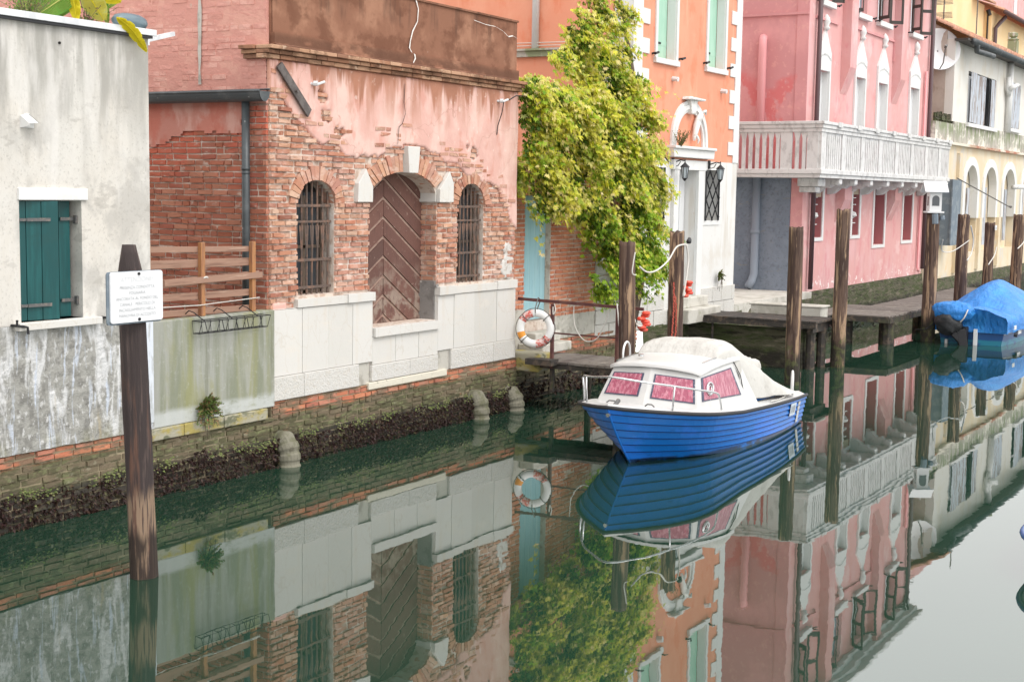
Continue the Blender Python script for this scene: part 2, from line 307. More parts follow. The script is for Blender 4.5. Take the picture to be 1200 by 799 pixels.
M['house_stone']=mat('white_ground_floor_stone',(.70,.695,.68),.85,spec=.2,layers=[dict(c=(.60,.56,.50),s=(1.4,1.4,1.2),lo=.5,hi=.66,a=.6),streak((.52,.46,.38),.5,.56,.7,3,.4),dict(c=(.50,.36,.28),s=(6,6,6),lo=.66,hi=.72,a=.5),dict(c=(.34,.32,.22),s=(4,4,5),lo=.4,hi=.6,a=.8,z=(.95,1.15),zn=.1)],bumps=[((10,10,10),.005)])
M['joint']=mat('stone_joint',(.26,.24,.2),.9)
M['green_shutter']=mat('pale_green_shutter',(.37,.60,.47),.6,layers=[dict(c=(.45,.66,.54),s=(8,8,2),lo=.5,hi=.62,a=.5)])
M['white_trim']=mat('white_trim_stone',(.72,.72,.71),.7,layers=[dict(c=(.62,.61,.58),s=(4,4,4),lo=.55,hi=.7,a=.5)],bumps=[((20,20,20),.002)])
M['marble']=mat('weathered_carving',(.76,.75,.73),.7,layers=[dict(c=(.38,.37,.35),s=(7,7,7),lo=.5,hi=.66,a=.7)],bumps=[((25,25,25),.006)])
M['glass_dark']=mat('window_glass',(.05,.06,.07),.06,spec=.8)
M['glass_pale']=mat('pale_window_pane',(.46,.52,.56),.12,spec=.6)
M['white_paint']=mat('white_door_paint',(.70,.71,.72),.5)
M['bluegrey_paint']=mat('blue_grey_door_glass',(.28,.38,.42),.3)
M['pink_wall']=mat('pink_wall_plaster',(.68,.37,.355),.9,spec=.2,layers=[dict(c=(.70,.43,.43),s=(.7,.7,.6),lo=.45,hi=.6,a=.7),dict(c=(.64,.27,.28),s=(2.4,2.4,1.6),lo=.54,hi=.68,a=.6),streak((.60,.33,.32),.45,.54,.68,3.5,.35),dict(c=(.78,.58,.56),s=(1.1,1.1,1.1),lo=.56,hi=.66,a=.45),dict(c=(.84,.76,.74),s=(5,5,7),lo=.58,hi=.62,a=.9,z=(1.15,1.45),zn=.3)],bumps=[((9,9,9),.003)])
M['pink_side']=mat('pink_side_plaster',(.62,.30,.305),.9,spec=.2,layers=[dict(c=(.76,.38,.38),s=(.8,.8,.6),lo=.45,hi=.6,a=.6),dict(c=(.68,.18,.18),s=(1.7,1.7,1.1),lo=.5,hi=.58,a=.75,z=(6.6,7.0),zn=.9,zs=(1,1,1)),dict(c=(.76,.42,.38),s=(7,7,7),lo=.56,hi=.66,a=.5)],bumps=[((9,9,9),.003)])
M['grey_blue']=mat('grey_blue_render',(.20,.235,.29),.92,spec=.2,layers=[dict(c=(.26,.30,.36),s=(1.5,1.5,1.5),lo=.45,hi=.6,a=.6),dict(c=(.14,.165,.20),s=(14,14,14),lo=.5,hi=.66,a=.6),dict(c=(.30,.28,.24),s=(2,2,9),lo=.62,hi=.68,a=.5)],bumps=[((16,16,16),.02)])
M['grey_pipe']=mat('grey_blue_pipe',(.26,.30,.36),.6)
M['pink_pipe']=mat('pink_pipe',(.76,.36,.37),.6)
M['brown_pipe']=mat('brown_downpipe',(.10,.06,.065),.5)
M['balcony']=mat('weathered_white_balcony',(.66,.655,.645),.85,layers=[dict(c=(.44,.43,.42),s=(5,5,3),lo=.48,hi=.64,a=.65),dict(c=(.30,.29,.28),s=(9,9,6),lo=.6,hi=.7,a=.5)],bumps=[((25,25,25),.003)])
M['dark_shutter']=mat('dark_brown_shutter',(.055,.045,.04),.55)
M['curtain_white']=mat('white_curtain',(.72,.74,.78),.8)
M['brown_blind']=mat('tan_blind',(.45,.36,.27),.8)
M['room_pink']=mat('deep_pink_reveal',(.42,.165,.17),.9)
M['cream_wall']=mat('pale_cream_plaster',(.72,.70,.655),.9,layers=[dict(c=(.68,.62,.52),s=(1.2,1.2,1),lo=.48,hi=.64,a=.6),streak((.55,.50,.42),.5,.55,.7,2,.4)],bumps=[((9,9,9),.004)])
M['yellow_wall']=mat('yellow_plaster',(.69,.57,.40),.9,layers=[dict(c=(.72,.65,.52),s=(.9,.9,.7),lo=.45,hi=.6,a=.7),dict(c=(.62,.58,.52),s=(1.3,1.3,.8),lo=.56,hi=.63,a=.8),dict(c=(.72,.46,.20),s=(2,2,2),lo=.56,hi=.68,a=.5,z=(2.2,2.8),zn=.5)],bumps=[((9,9,9),.004)])
M['band_grey']=mat('patched_grey_band',(.46,.43,.38),.92,layers=[dict(c=(.78,.74,.66),s=(.8,.8,1.5),lo=.5,hi=.56,a=.9),dict(c=(.30,.29,.24),s=(3,3,3),lo=.5,hi=.62,a=.6),dict(c=(.20,.24,.12),s=(3,3,.8),lo=.44,hi=.54,a=.8,z=(6.2,5.6),zn=.2)],bumps=[((9,9,9),.006)])
M['taupe_wall']=mat('taupe_side_plaster',(.46,.39,.34),.92,layers=[dict(c=(.54,.47,.41),s=(1.2,1.2,1),lo=.45,hi=.6,a=.7),dict(c=(.36,.29,.24),s=(2,2,1.2),lo=.54,hi=.64,a=.7)],bumps=[((9,9,9),.004)])
M['ochre_wall']=mat('ochre_plaster',(.82,.60,.33),.9,layers=[dict(c=(.84,.66,.42),s=(.6,.6,.5),lo=.46,hi=.6,a=.6)],bumps=[((9,9,9),.002)])
M['peeled_shutter']=mat('peeling_blue_shutter',(.46,.52,.60),.85,island=[(.46,.52,.60),(.50,.54,.60),(.42,.40,.38)],layers=[dict(c=(.26,.20,.17),s=(8,8,.9),lo=.5,hi=.58,a=.9),dict(c=(.66,.68,.72),s=(10,10,2),lo=.58,hi=.66,a=.7)])
M['dish_white']=mat('satellite_white',(.80,.81,.82),.5)
M['slate_blue']=mat('slate_blue_board',(.16,.20,.24),.7,layers=[dict(c=(.26,.30,.33),s=(4,4,4),lo=.5,hi=.6,a=.6)])
M['rope']=mat('pale_rope',(.62,.60,.56),.9,bumps=[((60,60,60),.004)])
M['float_red']=mat('red_float',(.70,.07,.04),.45,layers=[dict(c=(.78,.22,.16),s=(20,20,20),lo=.5,hi=.6,a=.6)])
M['rust_chain']=mat('rust_red_chain',(.36,.07,.045),.7)
M['ring_white']=mat('life_ring_white',(.80,.80,.79),.5,layers=[dict(c=(.62,.60,.56),s=(6,6,6),lo=.55,hi=.7,a=.6)])
M['ring_red']=mat('life_ring_red',(.62,.14,.11),.55,layers=[dict(c=(.72,.60,.57),s=(24,24,24),lo=.46,hi=.54,a=.9)])
M['ring_orange']=mat('life_ring_orange',(.75,.30,.04),.5)
M['hull_blue']=mat('blue_hull_paint',(.002,.15,.54),.34,spec=.35,layers=[dict(c=(.02,.17,.70),s=(1.2,3,3),lo=.48,hi=.64,a=.6),dict(c=(.01,.05,.25),s=(5,5,18),lo=.62,hi=.72,a=.45),dict(c=(.015,.03,.06),s=(3,3,8),lo=.3,hi=.5,a=.9,z=(.03,.07),zn=.03)],bumps=[((3,9,9),.003)])
M['hull_navy']=mat('navy_hull_paint',(.012,.07,.22),.35,spec=.5,layers=[dict(c=(.02,.22,.30),s=(3,3,9),lo=.35,hi=.5,a=.8,z=(.10,.14),zn=.03)])
M['antifoul']=mat('black_boot_paint',(.012,.014,.018),.5)
M['gelcoat']=mat('white_gelcoat',(.60,.60,.59),.32,spec=.5,layers=[dict(c=(.70,.69,.66),s=(3,3,3),lo=.52,hi=.7,a=.5),dict(c=(.50,.46,.40),s=(14,14,14),lo=.70,hi=.76,a=.4)],bumps=[((6,6,6),.002)])
M['rubber']=mat('black_rubber_strake',(.03,.03,.034),.6)
M['canvas']=mat('white_boat_canvas',(.54,.53,.50),.8,spec=.2,layers=[dict(c=(.47,.455,.425),s=(2,2,2),lo=.48,hi=.62,a=.7),dict(c=(.33,.31,.28),s=(7,7,7),lo=.60,hi=.74,a=.5)],bumps=[((2.0,3,1.2),.09),((7,7,4),.012)])
M['lap_seam_shade']=mat('painted_lap_seam_shade',(.004,.02,.12),.5)  # navy for the hull lap lines, their shade painted in as colour
M['curtain_pink']=mat('pink_curtain',(.36,.085,.14),.4,spec=.4,coat=.3,layers=[dict(c=(.56,.24,.30),s=(26,26,1.5),lo=.45,hi=.6,a=.8),dict(c=(.52,.10,.18),s=(20,20,1.2),lo=.56,hi=.66,a=.6)],bumps=[((26,26,1.5),.02)])
M['window_frame']=mat('dark_window_rubber',(.07,.075,.12),.5,layers=[dict(c=(.40,.42,.48),s=(30,30,30),lo=.6,hi=.66,a=.8)])
M['chrome']=mat('steel_rail',(.62,.63,.64),.25,metal=.9)
M['white_tube']=mat('white_tube_paint',(.78,.78,.78),.4)
M['tarp_blue']=mat('blue_tarpaulin',(.02,.21,.62),.45,spec=.5,layers=[dict(c=(.04,.30,.74),s=(2,2,2),lo=.48,hi=.64,a=.7),dict(c=(.01,.14,.46),s=(3,3,3),lo=.56,hi=.7,a=.6)],bumps=[((1.5,3.5,1.5),.16),((7,7,7),.03),((40,40,40),.002)])
M['black_plastic']=mat('black_plastic_cover',(.025,.027,.03),.45,bumps=[((9,9,9),.03)])
M['pipe_concrete']=mat('algae_ribbed_pipe',(.20,.19,.145),.85,layers=[dict(c=(.12,.12,.07),s=(6,6,6),lo=.45,hi=.6,a=.8),dict(c=(.12,.11,.08),s=(14,14,14),lo=.58,hi=.66,a=.7)],bumps=[((25,25,25),.008)])
M['ceramic']=mat('slate_glazed_pot',(.10,.15,.18),.35,spec=.5,layers=[dict(c=(.16,.22,.25),s=(3,3,14),lo=.45,hi=.6,a=.6)])
M['bark']=mat('vine_bark',(.16,.12,.09),.95,layers=[dict(c=(.09,.065,.05),s=(20,20,4),lo=.48,hi=.6,a=.8)],bumps=[((30,30,6),.01)])
M['seaweed']=mat('dark_seaweed',(.05,.02,.015),.6,island=[(.02,.008,.008),(.045,.014,.012),(.03,.018,.012),(.016,.008,.008),(.07,.035,.022),(.025,.010,.009),(.03,.010,.010),(.09,.09,.03)])
M['moss']=mat('green_moss',(.12,.17,.04),.95,island=[(.10,.14,.04),(.16,.20,.06),(.22,.22,.10),(.08,.11,.035)])
M['ground']=mat('courtyard_ground',(.38,.36,.33),.95,layers=[dict(c=(.25,.24,.21),s=(.7,.7,.7),lo=.45,hi=.6,a=.8)],bumps=[((8,8,8),.01)])
M['quay_stone']=mat('pale_quay_stone',(.55,.53,.48),.9,layers=[dict(c=(.36,.34,.29),s=(2,2,2),lo=.46,hi=.62,a=.7),dict(c=(.26,.26,.15),s=(5,5,5),lo=.58,hi=.68,a=.5)],bumps=[((14,14,14),.006)])
M['mossy_wall']=mat('mossy_canal_wall',(.105,.098,.062),.9,layers=[dict(c=(.055,.075,.022),s=(2,2,6),lo=.44,hi=.58,a=.8),dict(c=(.22,.19,.14),s=(2,2,9),lo=.56,hi=.66,a=.6),dict(c=(.025,.022,.015),s=(1.2,1.2,14),lo=.55,hi=.62,a=.8),dict(c=(.03,.025,.02),s=(3,3,6),lo=.3,hi=.5,a=.95,z=(.28,.45),zn=.1)],bumps=[((5,5,14),.06),((20,20,30),.02)])

def leafmat(name, cols, trans=.25, layers=()):
    m=mat(name,(.1,.15,.03),.55,spec=.3,island=cols,layers=layers)
    b=[n for n in m.node_tree.nodes if n.type=='BSDF_PRINCIPLED'][0]
    nt=m.node_tree; out=[n for n in nt.nodes if n.type=='OUTPUT_MATERIAL'][0]
    tr=nt.nodes.new('ShaderNodeBsdfTranslucent'); mx=nt.nodes.new('ShaderNodeMixShader'); mx.inputs[0].default_value=trans
    nt.links.new(b.inputs['Base Color'].links[0].from_socket,tr.inputs[0])
    nt.links.new(b.outputs[0],mx.inputs[1]); nt.links.new(tr.outputs[0],mx.inputs[2]); nt.links.new(mx.outputs[0],out.inputs[0])
    return m
M['vine_leaf']=leafmat('vine_leaf',[(.60,.66,.05),(.78,.74,.08),(.84,.76,.18),(.50,.60,.04),(.88,.78,.32),(.72,.71,.06),(.88,.74,.42),(.64,.69,.05)],.45,layers=[dict(c=(.20,.33,.03),s=(2.6,2.6,2.6),lo=.54,hi=.64,a=.7),dict(c=(.76,.70,.30),s=(4.3,4.3,4.3),lo=.57,hi=.65,a=.6)])
M['vine_leaf_green']=leafmat('vine_leaf_green',[(.16,.32,.02),(.24,.42,.03),(.34,.52,.04),(.46,.60,.06),(.28,.45,.03),(.56,.62,.08)],.4)
M['banana_leaf']=leafmat('banana_leaf',[(.08,.22,.03),(.12,.30,.03)],.4)
M['banana_yellow']=leafmat('banana_leaf_yellow',[(.75,.66,.03),(.70,.60,.03)],.4)
M['banana_faded']=leafmat('banana_leaf_faded',[(.50,.55,.14),(.55,.52,.18)],.4)
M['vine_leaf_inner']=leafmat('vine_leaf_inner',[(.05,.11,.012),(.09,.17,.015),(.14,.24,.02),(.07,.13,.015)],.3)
M['small_leaf']=leafmat('small_leaf',[(.09,.15,.03),(.16,.22,.05),(.28,.26,.09),(.22,.12,.06)],.2)
M['fern_leaf']=leafmat('fern_leaf',[(.08,.15,.03),(.13,.20,.05),(.18,.22,.07),(.30,.13,.07)],.2)
# ================================================================ world, camera, light
scn=bpy.context.scene
w=bpy.data.worlds.new('World'); scn.world=w; w.use_nodes=True
nt=w.node_tree; bg=nt.nodes['Background']; sky=nt.nodes.new('ShaderNodeTexSky'); sky.sky_type='NISHITA'
SUN_EL, SUN_AZ = R(55), R(-100)          # azimuth of the direction towards the sun, from +X, counter-clockwise
sky.sun_disc=False; sky.sun_elevation=SUN_EL; sky.sun_rotation=R(90)-SUN_AZ
sky.air_density=1.0; sky.dust_density=5.0; sky.ozone_density=1.0
hs=nt.nodes.new('ShaderNodeHueSaturation'); hs.inputs['Saturation'].default_value=.28
nt.links.new(sky.outputs[0],hs.inputs['Color'])
mo=nt.nodes.new('ShaderNodeMix'); mo.data_type='RGBA'; mo.inputs[0].default_value=.8; mo.inputs[7].default_value=(6.25,6.15,6.05,1)   # even white cloud cover
nt.links.new(hs.outputs[0],mo.inputs[6]); nt.links.new(mo.outputs[2],bg.inputs[0]); bg.inputs[1].default_value=.15
sd=bpy.data.lights.new('sun','SUN'); sd.energy=.6; sd.angle=R(24); sd.color=(1,.965,.92)
so=bpy.data.objects.new('sun',sd); C.objects.link(so)
dv=Vector((math.cos(SUN_EL)*math.cos(SUN_AZ),math.cos(SUN_EL)*math.sin(SUN_AZ),math.sin(SUN_EL)))
so.rotation_euler=dv.to_track_quat('Z','Y').to_euler(); so.location=(20,-20,30)
cd=bpy.data.cameras.new('camera'); cam=bpy.data.objects.new('camera',cd); C.objects.link(cam); scn.camera=cam
cd.sensor_width=36; cd.lens=36*FPX/1200; cd.clip_end=2000; cd.clip_start=.1
from mathutils import Matrix
mw=Matrix.Identity(4)
for i,a in enumerate((CR,CU,-CF)):
    for j in range(3): mw[j][i]=a[j]
mw.translation=Vector((0,0,CAM_H)); cam.matrix_world=mw
scn.view_settings.view_transform='Standard'; scn.view_settings.look='None'; scn.view_settings.gamma=1
EXPO=1.0; scn.view_settings.exposure=EXPO

# ================================================================ setting
# water: dark green, nearly still
m=bpy.data.materials.new('canal_water'); m.use_nodes=True; nt=m.node_tree; N=nt.nodes; L=nt.links; b=N['Principled BSDF']
b.inputs['Base Color'].default_value=(.050,.105,.078,1); b.inputs['Roughness'].default_value=.012; b.inputs['IOR'].default_value=2.7
tc=N.new('ShaderNodeTexCoord'); prev=None
for s,dist,rot in (((.5,.9,1),.0020,0),((2.2,4.0,1),.00032,.4),((9,14,1),.00005,.2)):
    mp=N.new('ShaderNodeMapping'); mp.inputs['Scale'].default_value=s; mp.inputs['Rotation'].default_value=(0,0,rot); L.new(tc.outputs['Object'],mp.inputs[0])
    t=N.new('ShaderNodeTexNoise'); t.inputs['Scale'].default_value=1; t.inputs['Detail'].default_value=2; L.new(mp.outputs[0],t.inputs['Vector'])
    bm=N.new('ShaderNodeBump'); bm.inputs['Distance'].default_value=dist; L.new(t.outputs[0],bm.inputs['Height'])
    if prev: L.new(prev,bm.inputs['Normal'])
    prev=bm.outputs[0]
L.new(prev,b.inputs['Normal'])
t=N.new('ShaderNodeTexNoise'); t.inputs['Scale'].default_value=.35; L.new(tc.outputs['Object'],t.inputs['Vector'])
mx=N.new('ShaderNodeMix'); mx.data_type='RGBA'; mx.inputs[6].default_value=(.006,.026,.016,1); mx.inputs[7].default_value=(.020,.054,.034,1); L.new(t.outputs[0],mx.inputs[0]); L.new(mx.outputs[2],b.inputs['Base Color'])
wm=m
mb=MB(); mb.add([(-60,-60,0),(600,-60,0),(600,12.6,0),(-60,12.6,0)],[(0,1,2,3)]); struct(mb.build('water',wm))
mb=MB()
mb.add([(-60,12.35,.86),(31.2,12.35,.86),(31.2,200,.86),(-60,200,.86)],[(0,1,2,3)])
mb.add([(37,12.9,.86),(600,12.9,.86),(600,200,.86),(37,200,.86)],[(0,1,2,3)])
struct(mb.build('ground',M['ground']))
mb=MB(); mb.box(31.15,37.0,12.38,20,.3,1.06); struct(mb.build('quay_paving',M['quay_stone']))
mb=MB(); mb.grid(40,6,lambda u,v:(26.3+u*10.8,12.36-.08*fbm(u*10,v*3,0,1)-.05*(1-v),-.4+v*1.30)); struct(mb.build('quay_wall',M['mossy_wall'],smooth=True))

# ---------------------------------------------------------------- bricks as real geometry
def lay_bricks(mb, plane, u0,u1,z0,z1, blocked, bl=.26, bh=.078, gap=.011, prot=.012, w=.09, jit=.006, skip=None, m=0, joff=0):
    """plane('y',y) or ('x',x): bricks face -axis.  blocked(z)->list of (a,b) intervals"""
    ax,pos=plane; row=0; z=z0
    while z<z1-.02:
        h=min(bh,z1-z); zc=z+h/2
        ivs=[(u0,u1)]
        for a,b in sorted(blocked(zc)):
            nv=[]
            for s,e in ivs:
                if b<=s or a>=e: nv.append((s,e)); continue
                if a>s: nv.append((s,a))
                if b<e: nv.append((b,e))
            ivs=nv
        for s,e in ivs:
            u=s; first=True
            off=((row%2)*.5+.13*math.sin(row*12.9+joff))%1
            nxt=math.floor((s)/bl-off)*bl+off*bl+bl
            while u<e-.012:
                while nxt<=u+.03: nxt+=bl*random.choice((1,1,1,.52))
                v=min(nxt,e)
                if e-v<.04: v=e
                c=(u+v)/2
                if not (skip and skip(c,zc)):
                    p=random.uniform(-prot,prot)+.6*prot*nz(c,zc,joff,1.1)
                    g=gap/2; bv=.007
                    a0=u+g; a1=v-g; b0=z+g; b1=z+h-g
                    tilt=random.uniform(-.004,.004)
                    pts=[]
                    for (uu,zz) in ((a0,b0),(a1,b0),(a1,b1),(a0,b1)):
                        pts.append((uu,pos+.02,zz))
                    for k,(uu,zz) in enumerate(((a0,b0),(a1,b0),(a1,b1),(a0,b1))):
                        su=bv if k in (0,3) else -bv; sz=bv if k<2 else -bv
                        pts.append((uu+su*random.uniform(.4,1.6),pos-p-.018+random.uniform(-jit,jit)*.5,zz+sz*random.uniform(.2,1.5)+tilt*(1 if k in(1,2) else -1)))
                    if ax=='x': pts=[(q[1],q[0],q[2]) for q in pts]
                    mb.add(pts,[(4,5,6,7),(0,1,5,4),(1,2,6,5),(2,3,7,6),(3,0,4,7)],m)
                u=v
        z+=bh; row+=1
def arch_half(z, zs, rise, half):
    if z<zs: return half
    t=(z-zs)/rise
    return half*math.sqrt(max(0,1-t*t)) if t<1 else -1
def arch_poly(x0,x1,z0,zs,rise,n=14):
    c=(x0+x1)/2; h=(x1-x0)/2
    return [(x0,z0),(x1,z0)]+[(c+h*math.cos(a*PI/n),zs+rise*math.sin(a*PI/n)) for a in range(n+1)]
def voussoirs(mb, plane, x0,x1,zs,rise,thick,bw=.068,m=0, skip=None):
    ax,pos=plane; c=(x0+x1)/2; h=(x1-x0)/2
    n=int(PI*(h+rise)/2*1.05/bw)
    for k in range(n):
        a0=PI*(k+.06)/n; a1=PI*(k+.94)/n; am=(a0+a1)/2
        if skip and skip(c+(h+.1)*math.cos(am),zs+(rise+.1)*math.sin(am)): continue
        t=thick*random.uniform(.82,1.12); p=random.uniform(-.008,.022)
        def q(a,e): return (c+(h+e)*math.cos(a), zs+(rise+e)*math.sin(a))
        pts=[]
        for yy,s in ((pos+.2,0),(pos-.018-p,.005)):
            for (x,z) in (q(a0,s),q(a1,s),q(a1,t-s),q(a0,t-s)): pts.append((x,yy,z))
        if ax=='x': pts=[(q_[1],q_[0],q_[2]) for q_ in pts]
        mb.add(pts,[(4,5,6,7),(0,1,5,4),(1,2,6,5),(2,3,7,6),(3,0,4,7)],m)

# ================================================================ cream plastered house, far left
hs_=thing('plaster_house','cream plastered house with green shutters and rough grey base, leftmost on the canal','house',(9.8,12.0,0))
def pb(mb,name,mt,parent=hs_,**k): return mb.build(name,mt,parent,**k)
Y0=11.86
winr=[(10.02,2.2),(10.86,2.2),(10.86,3.47),(10.02,3.47)]
mb=MB(); mb.wall('y',[(2,2.17),(11.88,2.17),(11.88,5.33),(2,5.33)],[winr],Y0,Y0+.32)
mb.box(11.56,11.88,Y0+.322,15.8,.8,5.33); mb.box(2,11.55,Y0+.5,Y0+.6,.9,5.3); pb(mb,'wall',M['cream_plaster'])
mb=MB(); mb.grid(330,46,lambda u,v:(2+u*9.9,Y0-.012-.012*abs(fbm(u*60,v*9,0,1.2,4)),.82+v*1.35+ (.012*fbm(u*40,0,3,1) if v<.01 else 0)))
mb.box(2,11.88,Y0+.01,Y0+.3,.82,2.168); pb(mb,'rough_base',M['rough_grey'],smooth=False)
mb=MB(); mb.box(1.8,11.93,Y0-.05,16,5.335,5.385); mb.box(1.8,11.95,Y0-.07,Y0-.045,5.33,5.40); pb(mb,'roof_edge',M['zinc'],bevel=.004)
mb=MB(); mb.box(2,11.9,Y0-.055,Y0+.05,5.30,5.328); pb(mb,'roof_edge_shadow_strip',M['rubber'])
wn=MB(); wn.box(10.0,10.93,Y0-.03,Y0+.1,3.475,3.60); win=pb(wn,'window',M['white_trim'],bevel=.006)
mb=MB(); mb.prism([(9.92,2.12),(11.05,2.12),(11.05,2.2),(9.92,2.2)],'y',Y0-.10,Y0+.3); mb.build('sill',M['white_stone'],win,bevel=.008)
mb=MB(); mb.box(10.03,10.85,Y0+.30,Y0+.31,2.2,3.47); mb.build('dark_opening',M['dark_void'],win)
# two shutters folded half shut: left pair of boards flat, right leaf turned outward
def shutter(pts, nm='shutter'):
    s=MB()
    for (a,b) in zip(pts[:-1],pts[1:]):
        s.beam((a[0],a[1],2.845),(b[0],b[1],2.845),1.27,.034,up=(b[1]-a[1],-(b[0]-a[0]),0)) if False else s.add([(a[0],a[1],2.21),(b[0],b[1],2.21),(b[0],b[1],3.465),(a[0],a[1],3.465),(a[0]+.01,a[1]+.035,2.21),(b[0]+.01,b[1]+.035,2.21),(b[0]+.01,b[1]+.035,3.465),(a[0]+.01,a[1]+.035,3.465)],[(0,1,2,3),(7,6,5,4),(0,4,5,1),(1,5,6,2),(2,6,7,3),(3,7,4,0)])
    return s.build(nm,M['teal_paint'],win,bevel=.004)
sl=shutter([(10.03,Y0+.035),(10.125,Y0+.03)]); 
sl=shutter([(10.13,Y0+.028),(10.30,Y0+.0),(10.305,Y0-.001)]); s2=shutter([(10.31,Y0-.002),(10.50,Y0-.04)])
for z in (2.37,3.27):
    mb=MB(); mb.beam((10.12,Y0+.0,z),(10.40,Y0-.035,z),.008,.035); mb.beam((10.04,Y0+.02,z),(10.12,Y0+.01,z),.01,.03); mb.build('hinge',M['hinge'],s2)
s3=shutter([(10.51,Y0-.035),(10.63,Y0+.12)]); s4=shutter([(10.64,Y0+.13),(10.80,Y0+.12)])
for z in (2.39,3.27):
    mb=MB(); mb.beam((10.66,Y0+.11,z),(10.86,Y0+.10,z),.012,.035); mb.box(10.83,10.86,Y0+.06,Y0+.1,z-.05,z+.04); mb.build('hinge',M['hinge'],s4)
for x in (9.89,11.13):
    mb=MB(); mb.tube([(x,Y0,2.18),(x,Y0-.10,2.18)],.014); mb.tube([(x,Y0-.09,2.24),(x,Y0-.09,2.18),(x+.06,Y0-.12,2.17),(x+.10,Y0-.13,2.16),(x+.10,Y0-.14,2.09)],.014); pb(mb,'shutter_hook',M['black_iron'])
mb=MB(); mb.prism([(10.05,4.22),(10.22,4.22),(10.22,4.30),(10.16,4.37),(10.05,4.34)],'y',Y0-.02,Y0); mb.add([(10.05,Y0-.02,4.34),(10.13,Y0-.02,4.37),(10.17,Y0-.14,4.27),(10.06,Y0-.14,4.26),(10.05,Y0-.02,4.22),(10.06,Y0-.14,4.24)],[(0,1,2,3),(4,0,3,5)]); mb.add([(10.15,Y0-.02,4.37),(10.24,Y0-.03,4.30),(10.23,Y0-.13,4.25),(10.19,Y0-.14,4.27)],[(0,1,2,3)]); pb(mb,'vent_hood',M['white_trim'])
mb=MB(); mb.tube([(10.59,Y0+.02,5.13),(10.59,Y0-.015,5.13)],.014); pb(mb,'weep_hole',M['dark_void'])
mb=MB(); a_=ray_at(168,48,12.15); b_=ray_at(203,40,12.3); mb.beam(a_,b_,.05,.05); mb.beam(a_,a_+Vector((.06,0,.0)),.08,.10); pb(mb,'white_bracket',M['zinc'])
# white paint stripe running down the right corner
mb=MB(); mb.grid(3,30,lambda u,v:(11.76+u*.125,Y0-.028,.9+v*1.27)); pb(mb,'pale_corner_strip',mat('bluish_limewash',(.62,.66,.72),.9,layers=[dict(c=(.36,.37,.36),s=(9,9,2),lo=.48,hi=.6,a=.8)],bumps=[((20,20,20),.005)]))

def no(z): return []
# brick footing shared look
def footing(parent,x0,x1,y,ztop,ledge=None,name='brick_footing'):
    mb=MB(); lay_bricks(mb,('y',y),x0,x1,-.30,ztop,no,bh=.075,bl=.27,gap=.012,prot=.014,joff=x0)
    mb.build(name,M['brick_wet'],parent)
    mb=MB(); mb.box(x0,x1,y,y+.4,-.4,ztop-.002); mb.build('footing_mortar',M['mortar_dark'],parent)
footing(hs_,2,11.9,Y0+.03,.815)

# plants and pot on the cream house roof
def leaf_blade(mb, base, d, length, width, droop, m=0, n=10, fold=.25, side=None, wav=0.0, rnd=0):
    """long blade from base in direction d that droops"""
    d=Vector(d).normalized(); p=Vector(base); s=d.cross(Vector((0,0,1))); 
    if s.length<.05: s=Vector((1,0,0))
    s.normalize()
    if side: s=Vector(side).normalized()
    cs=[]; st=length/n
    for i in range(n+1):
        t=i/n; wd=width*(math.sin(PI*min(1,(t*.97+.03))**.75)**.8 if t<1 else .02)
        up=s.cross(d)
        j=wav*math.sin(t*23+rnd)
        cs.append((p-s*wd+up*wd*fold*(1)+up*j, p.copy(), p+s*wd+up*wd*fold-up*j))
        p=p+d*st; d=(d+Vector((0,0,-droop/n))).normalized()
    vs=[q for c in cs for q in c]; fs=[]
    for i in range(n):
        a=i*3; fs+= [(a,a+1,a+4,a+3),(a+1,a+2,a+5,a+4)]
    mb.add(vs,fs,m)
bt=thing('banana_plant','banana plant with broad green and yellow leaves rising behind the roof edge','plant',(10.9,12.3,5.38))
mb=MB(); mb.tube([(10.95,12.35,5.3),(10.97,12.36,5.5),(10.93,12.4,6.0)],[.08,.07,.05]); mb.tube([(10.7,12.45,5.3),(10.72,12.5,6.0)],.06); mb.build('trunk',M['bark'],bt)

def leaf2(p0,p1,wpx,mt,y=12.2,bow=0.0,curl=.35,notch=0,n=14,tipd=0.0):
    """broad leaf from p0 to p1 (seen positions at depth y), wpx wide at its middle, arched by bow metres"""
    a=ray_at(p0[0],p0[1],y); b=ray_at(p1[0],p1[1],y-tipd); d=b-a; L_=d.length; d.normalize(); view=(a-Vector((0,0,CAM_H))).normalized(); s=d.cross(view).normalized(); w_=wpx*(a-Vector((0,0,CAM_H))).length/FPX*.5
    mb=MB(); vs=[]
    for i in range(n+1):
        t=i/n; c=a.lerp(b,t)+Vector((0,0,bow*math.sin(PI*t))); k=w_*(math.sin(PI*min(.985,max(.02,t)))**.55)
        if notch and i%notch==0: k*=.72
        wav=.012*math.sin(t*19+p0[0])
        vs+=[c-s*k+view*(curl*k+wav),c,c+s*k+view*(curl*k*.5-wav)]
    mb.add(vs,[(3*i+j,3*i+j+1,3*i+j+4,3*i+j+3) for i in range(n) for j in (0,1)]); lf=mb.build('leaf',M[mt],bt,smooth=True)
    mb=MB(); mb.tube([vs[3*i+1]-view*.006 for i in range(n+1)],[.011-.008*i/n for i in range(n+1)],n=5)
    for i in range(1,n*3):
        t=i/(n*3); k=min(n-1,int(t*n)); f_=t*n-k; c0=vs[3*k+1].lerp(vs[3*k+4],f_)
        for e in (0,2): c1=vs[3*k+e].lerp(vs[3*k+3+e],f_); mb.tube([c0-view*.004,c0.lerp(c1,.9)-view*.004+d*.02],.0022,n=3,cap=False)
    mb.build('leaf_vein',M['banana_faded'] if mt=='banana_leaf' else M['banana_yellow'],lf)
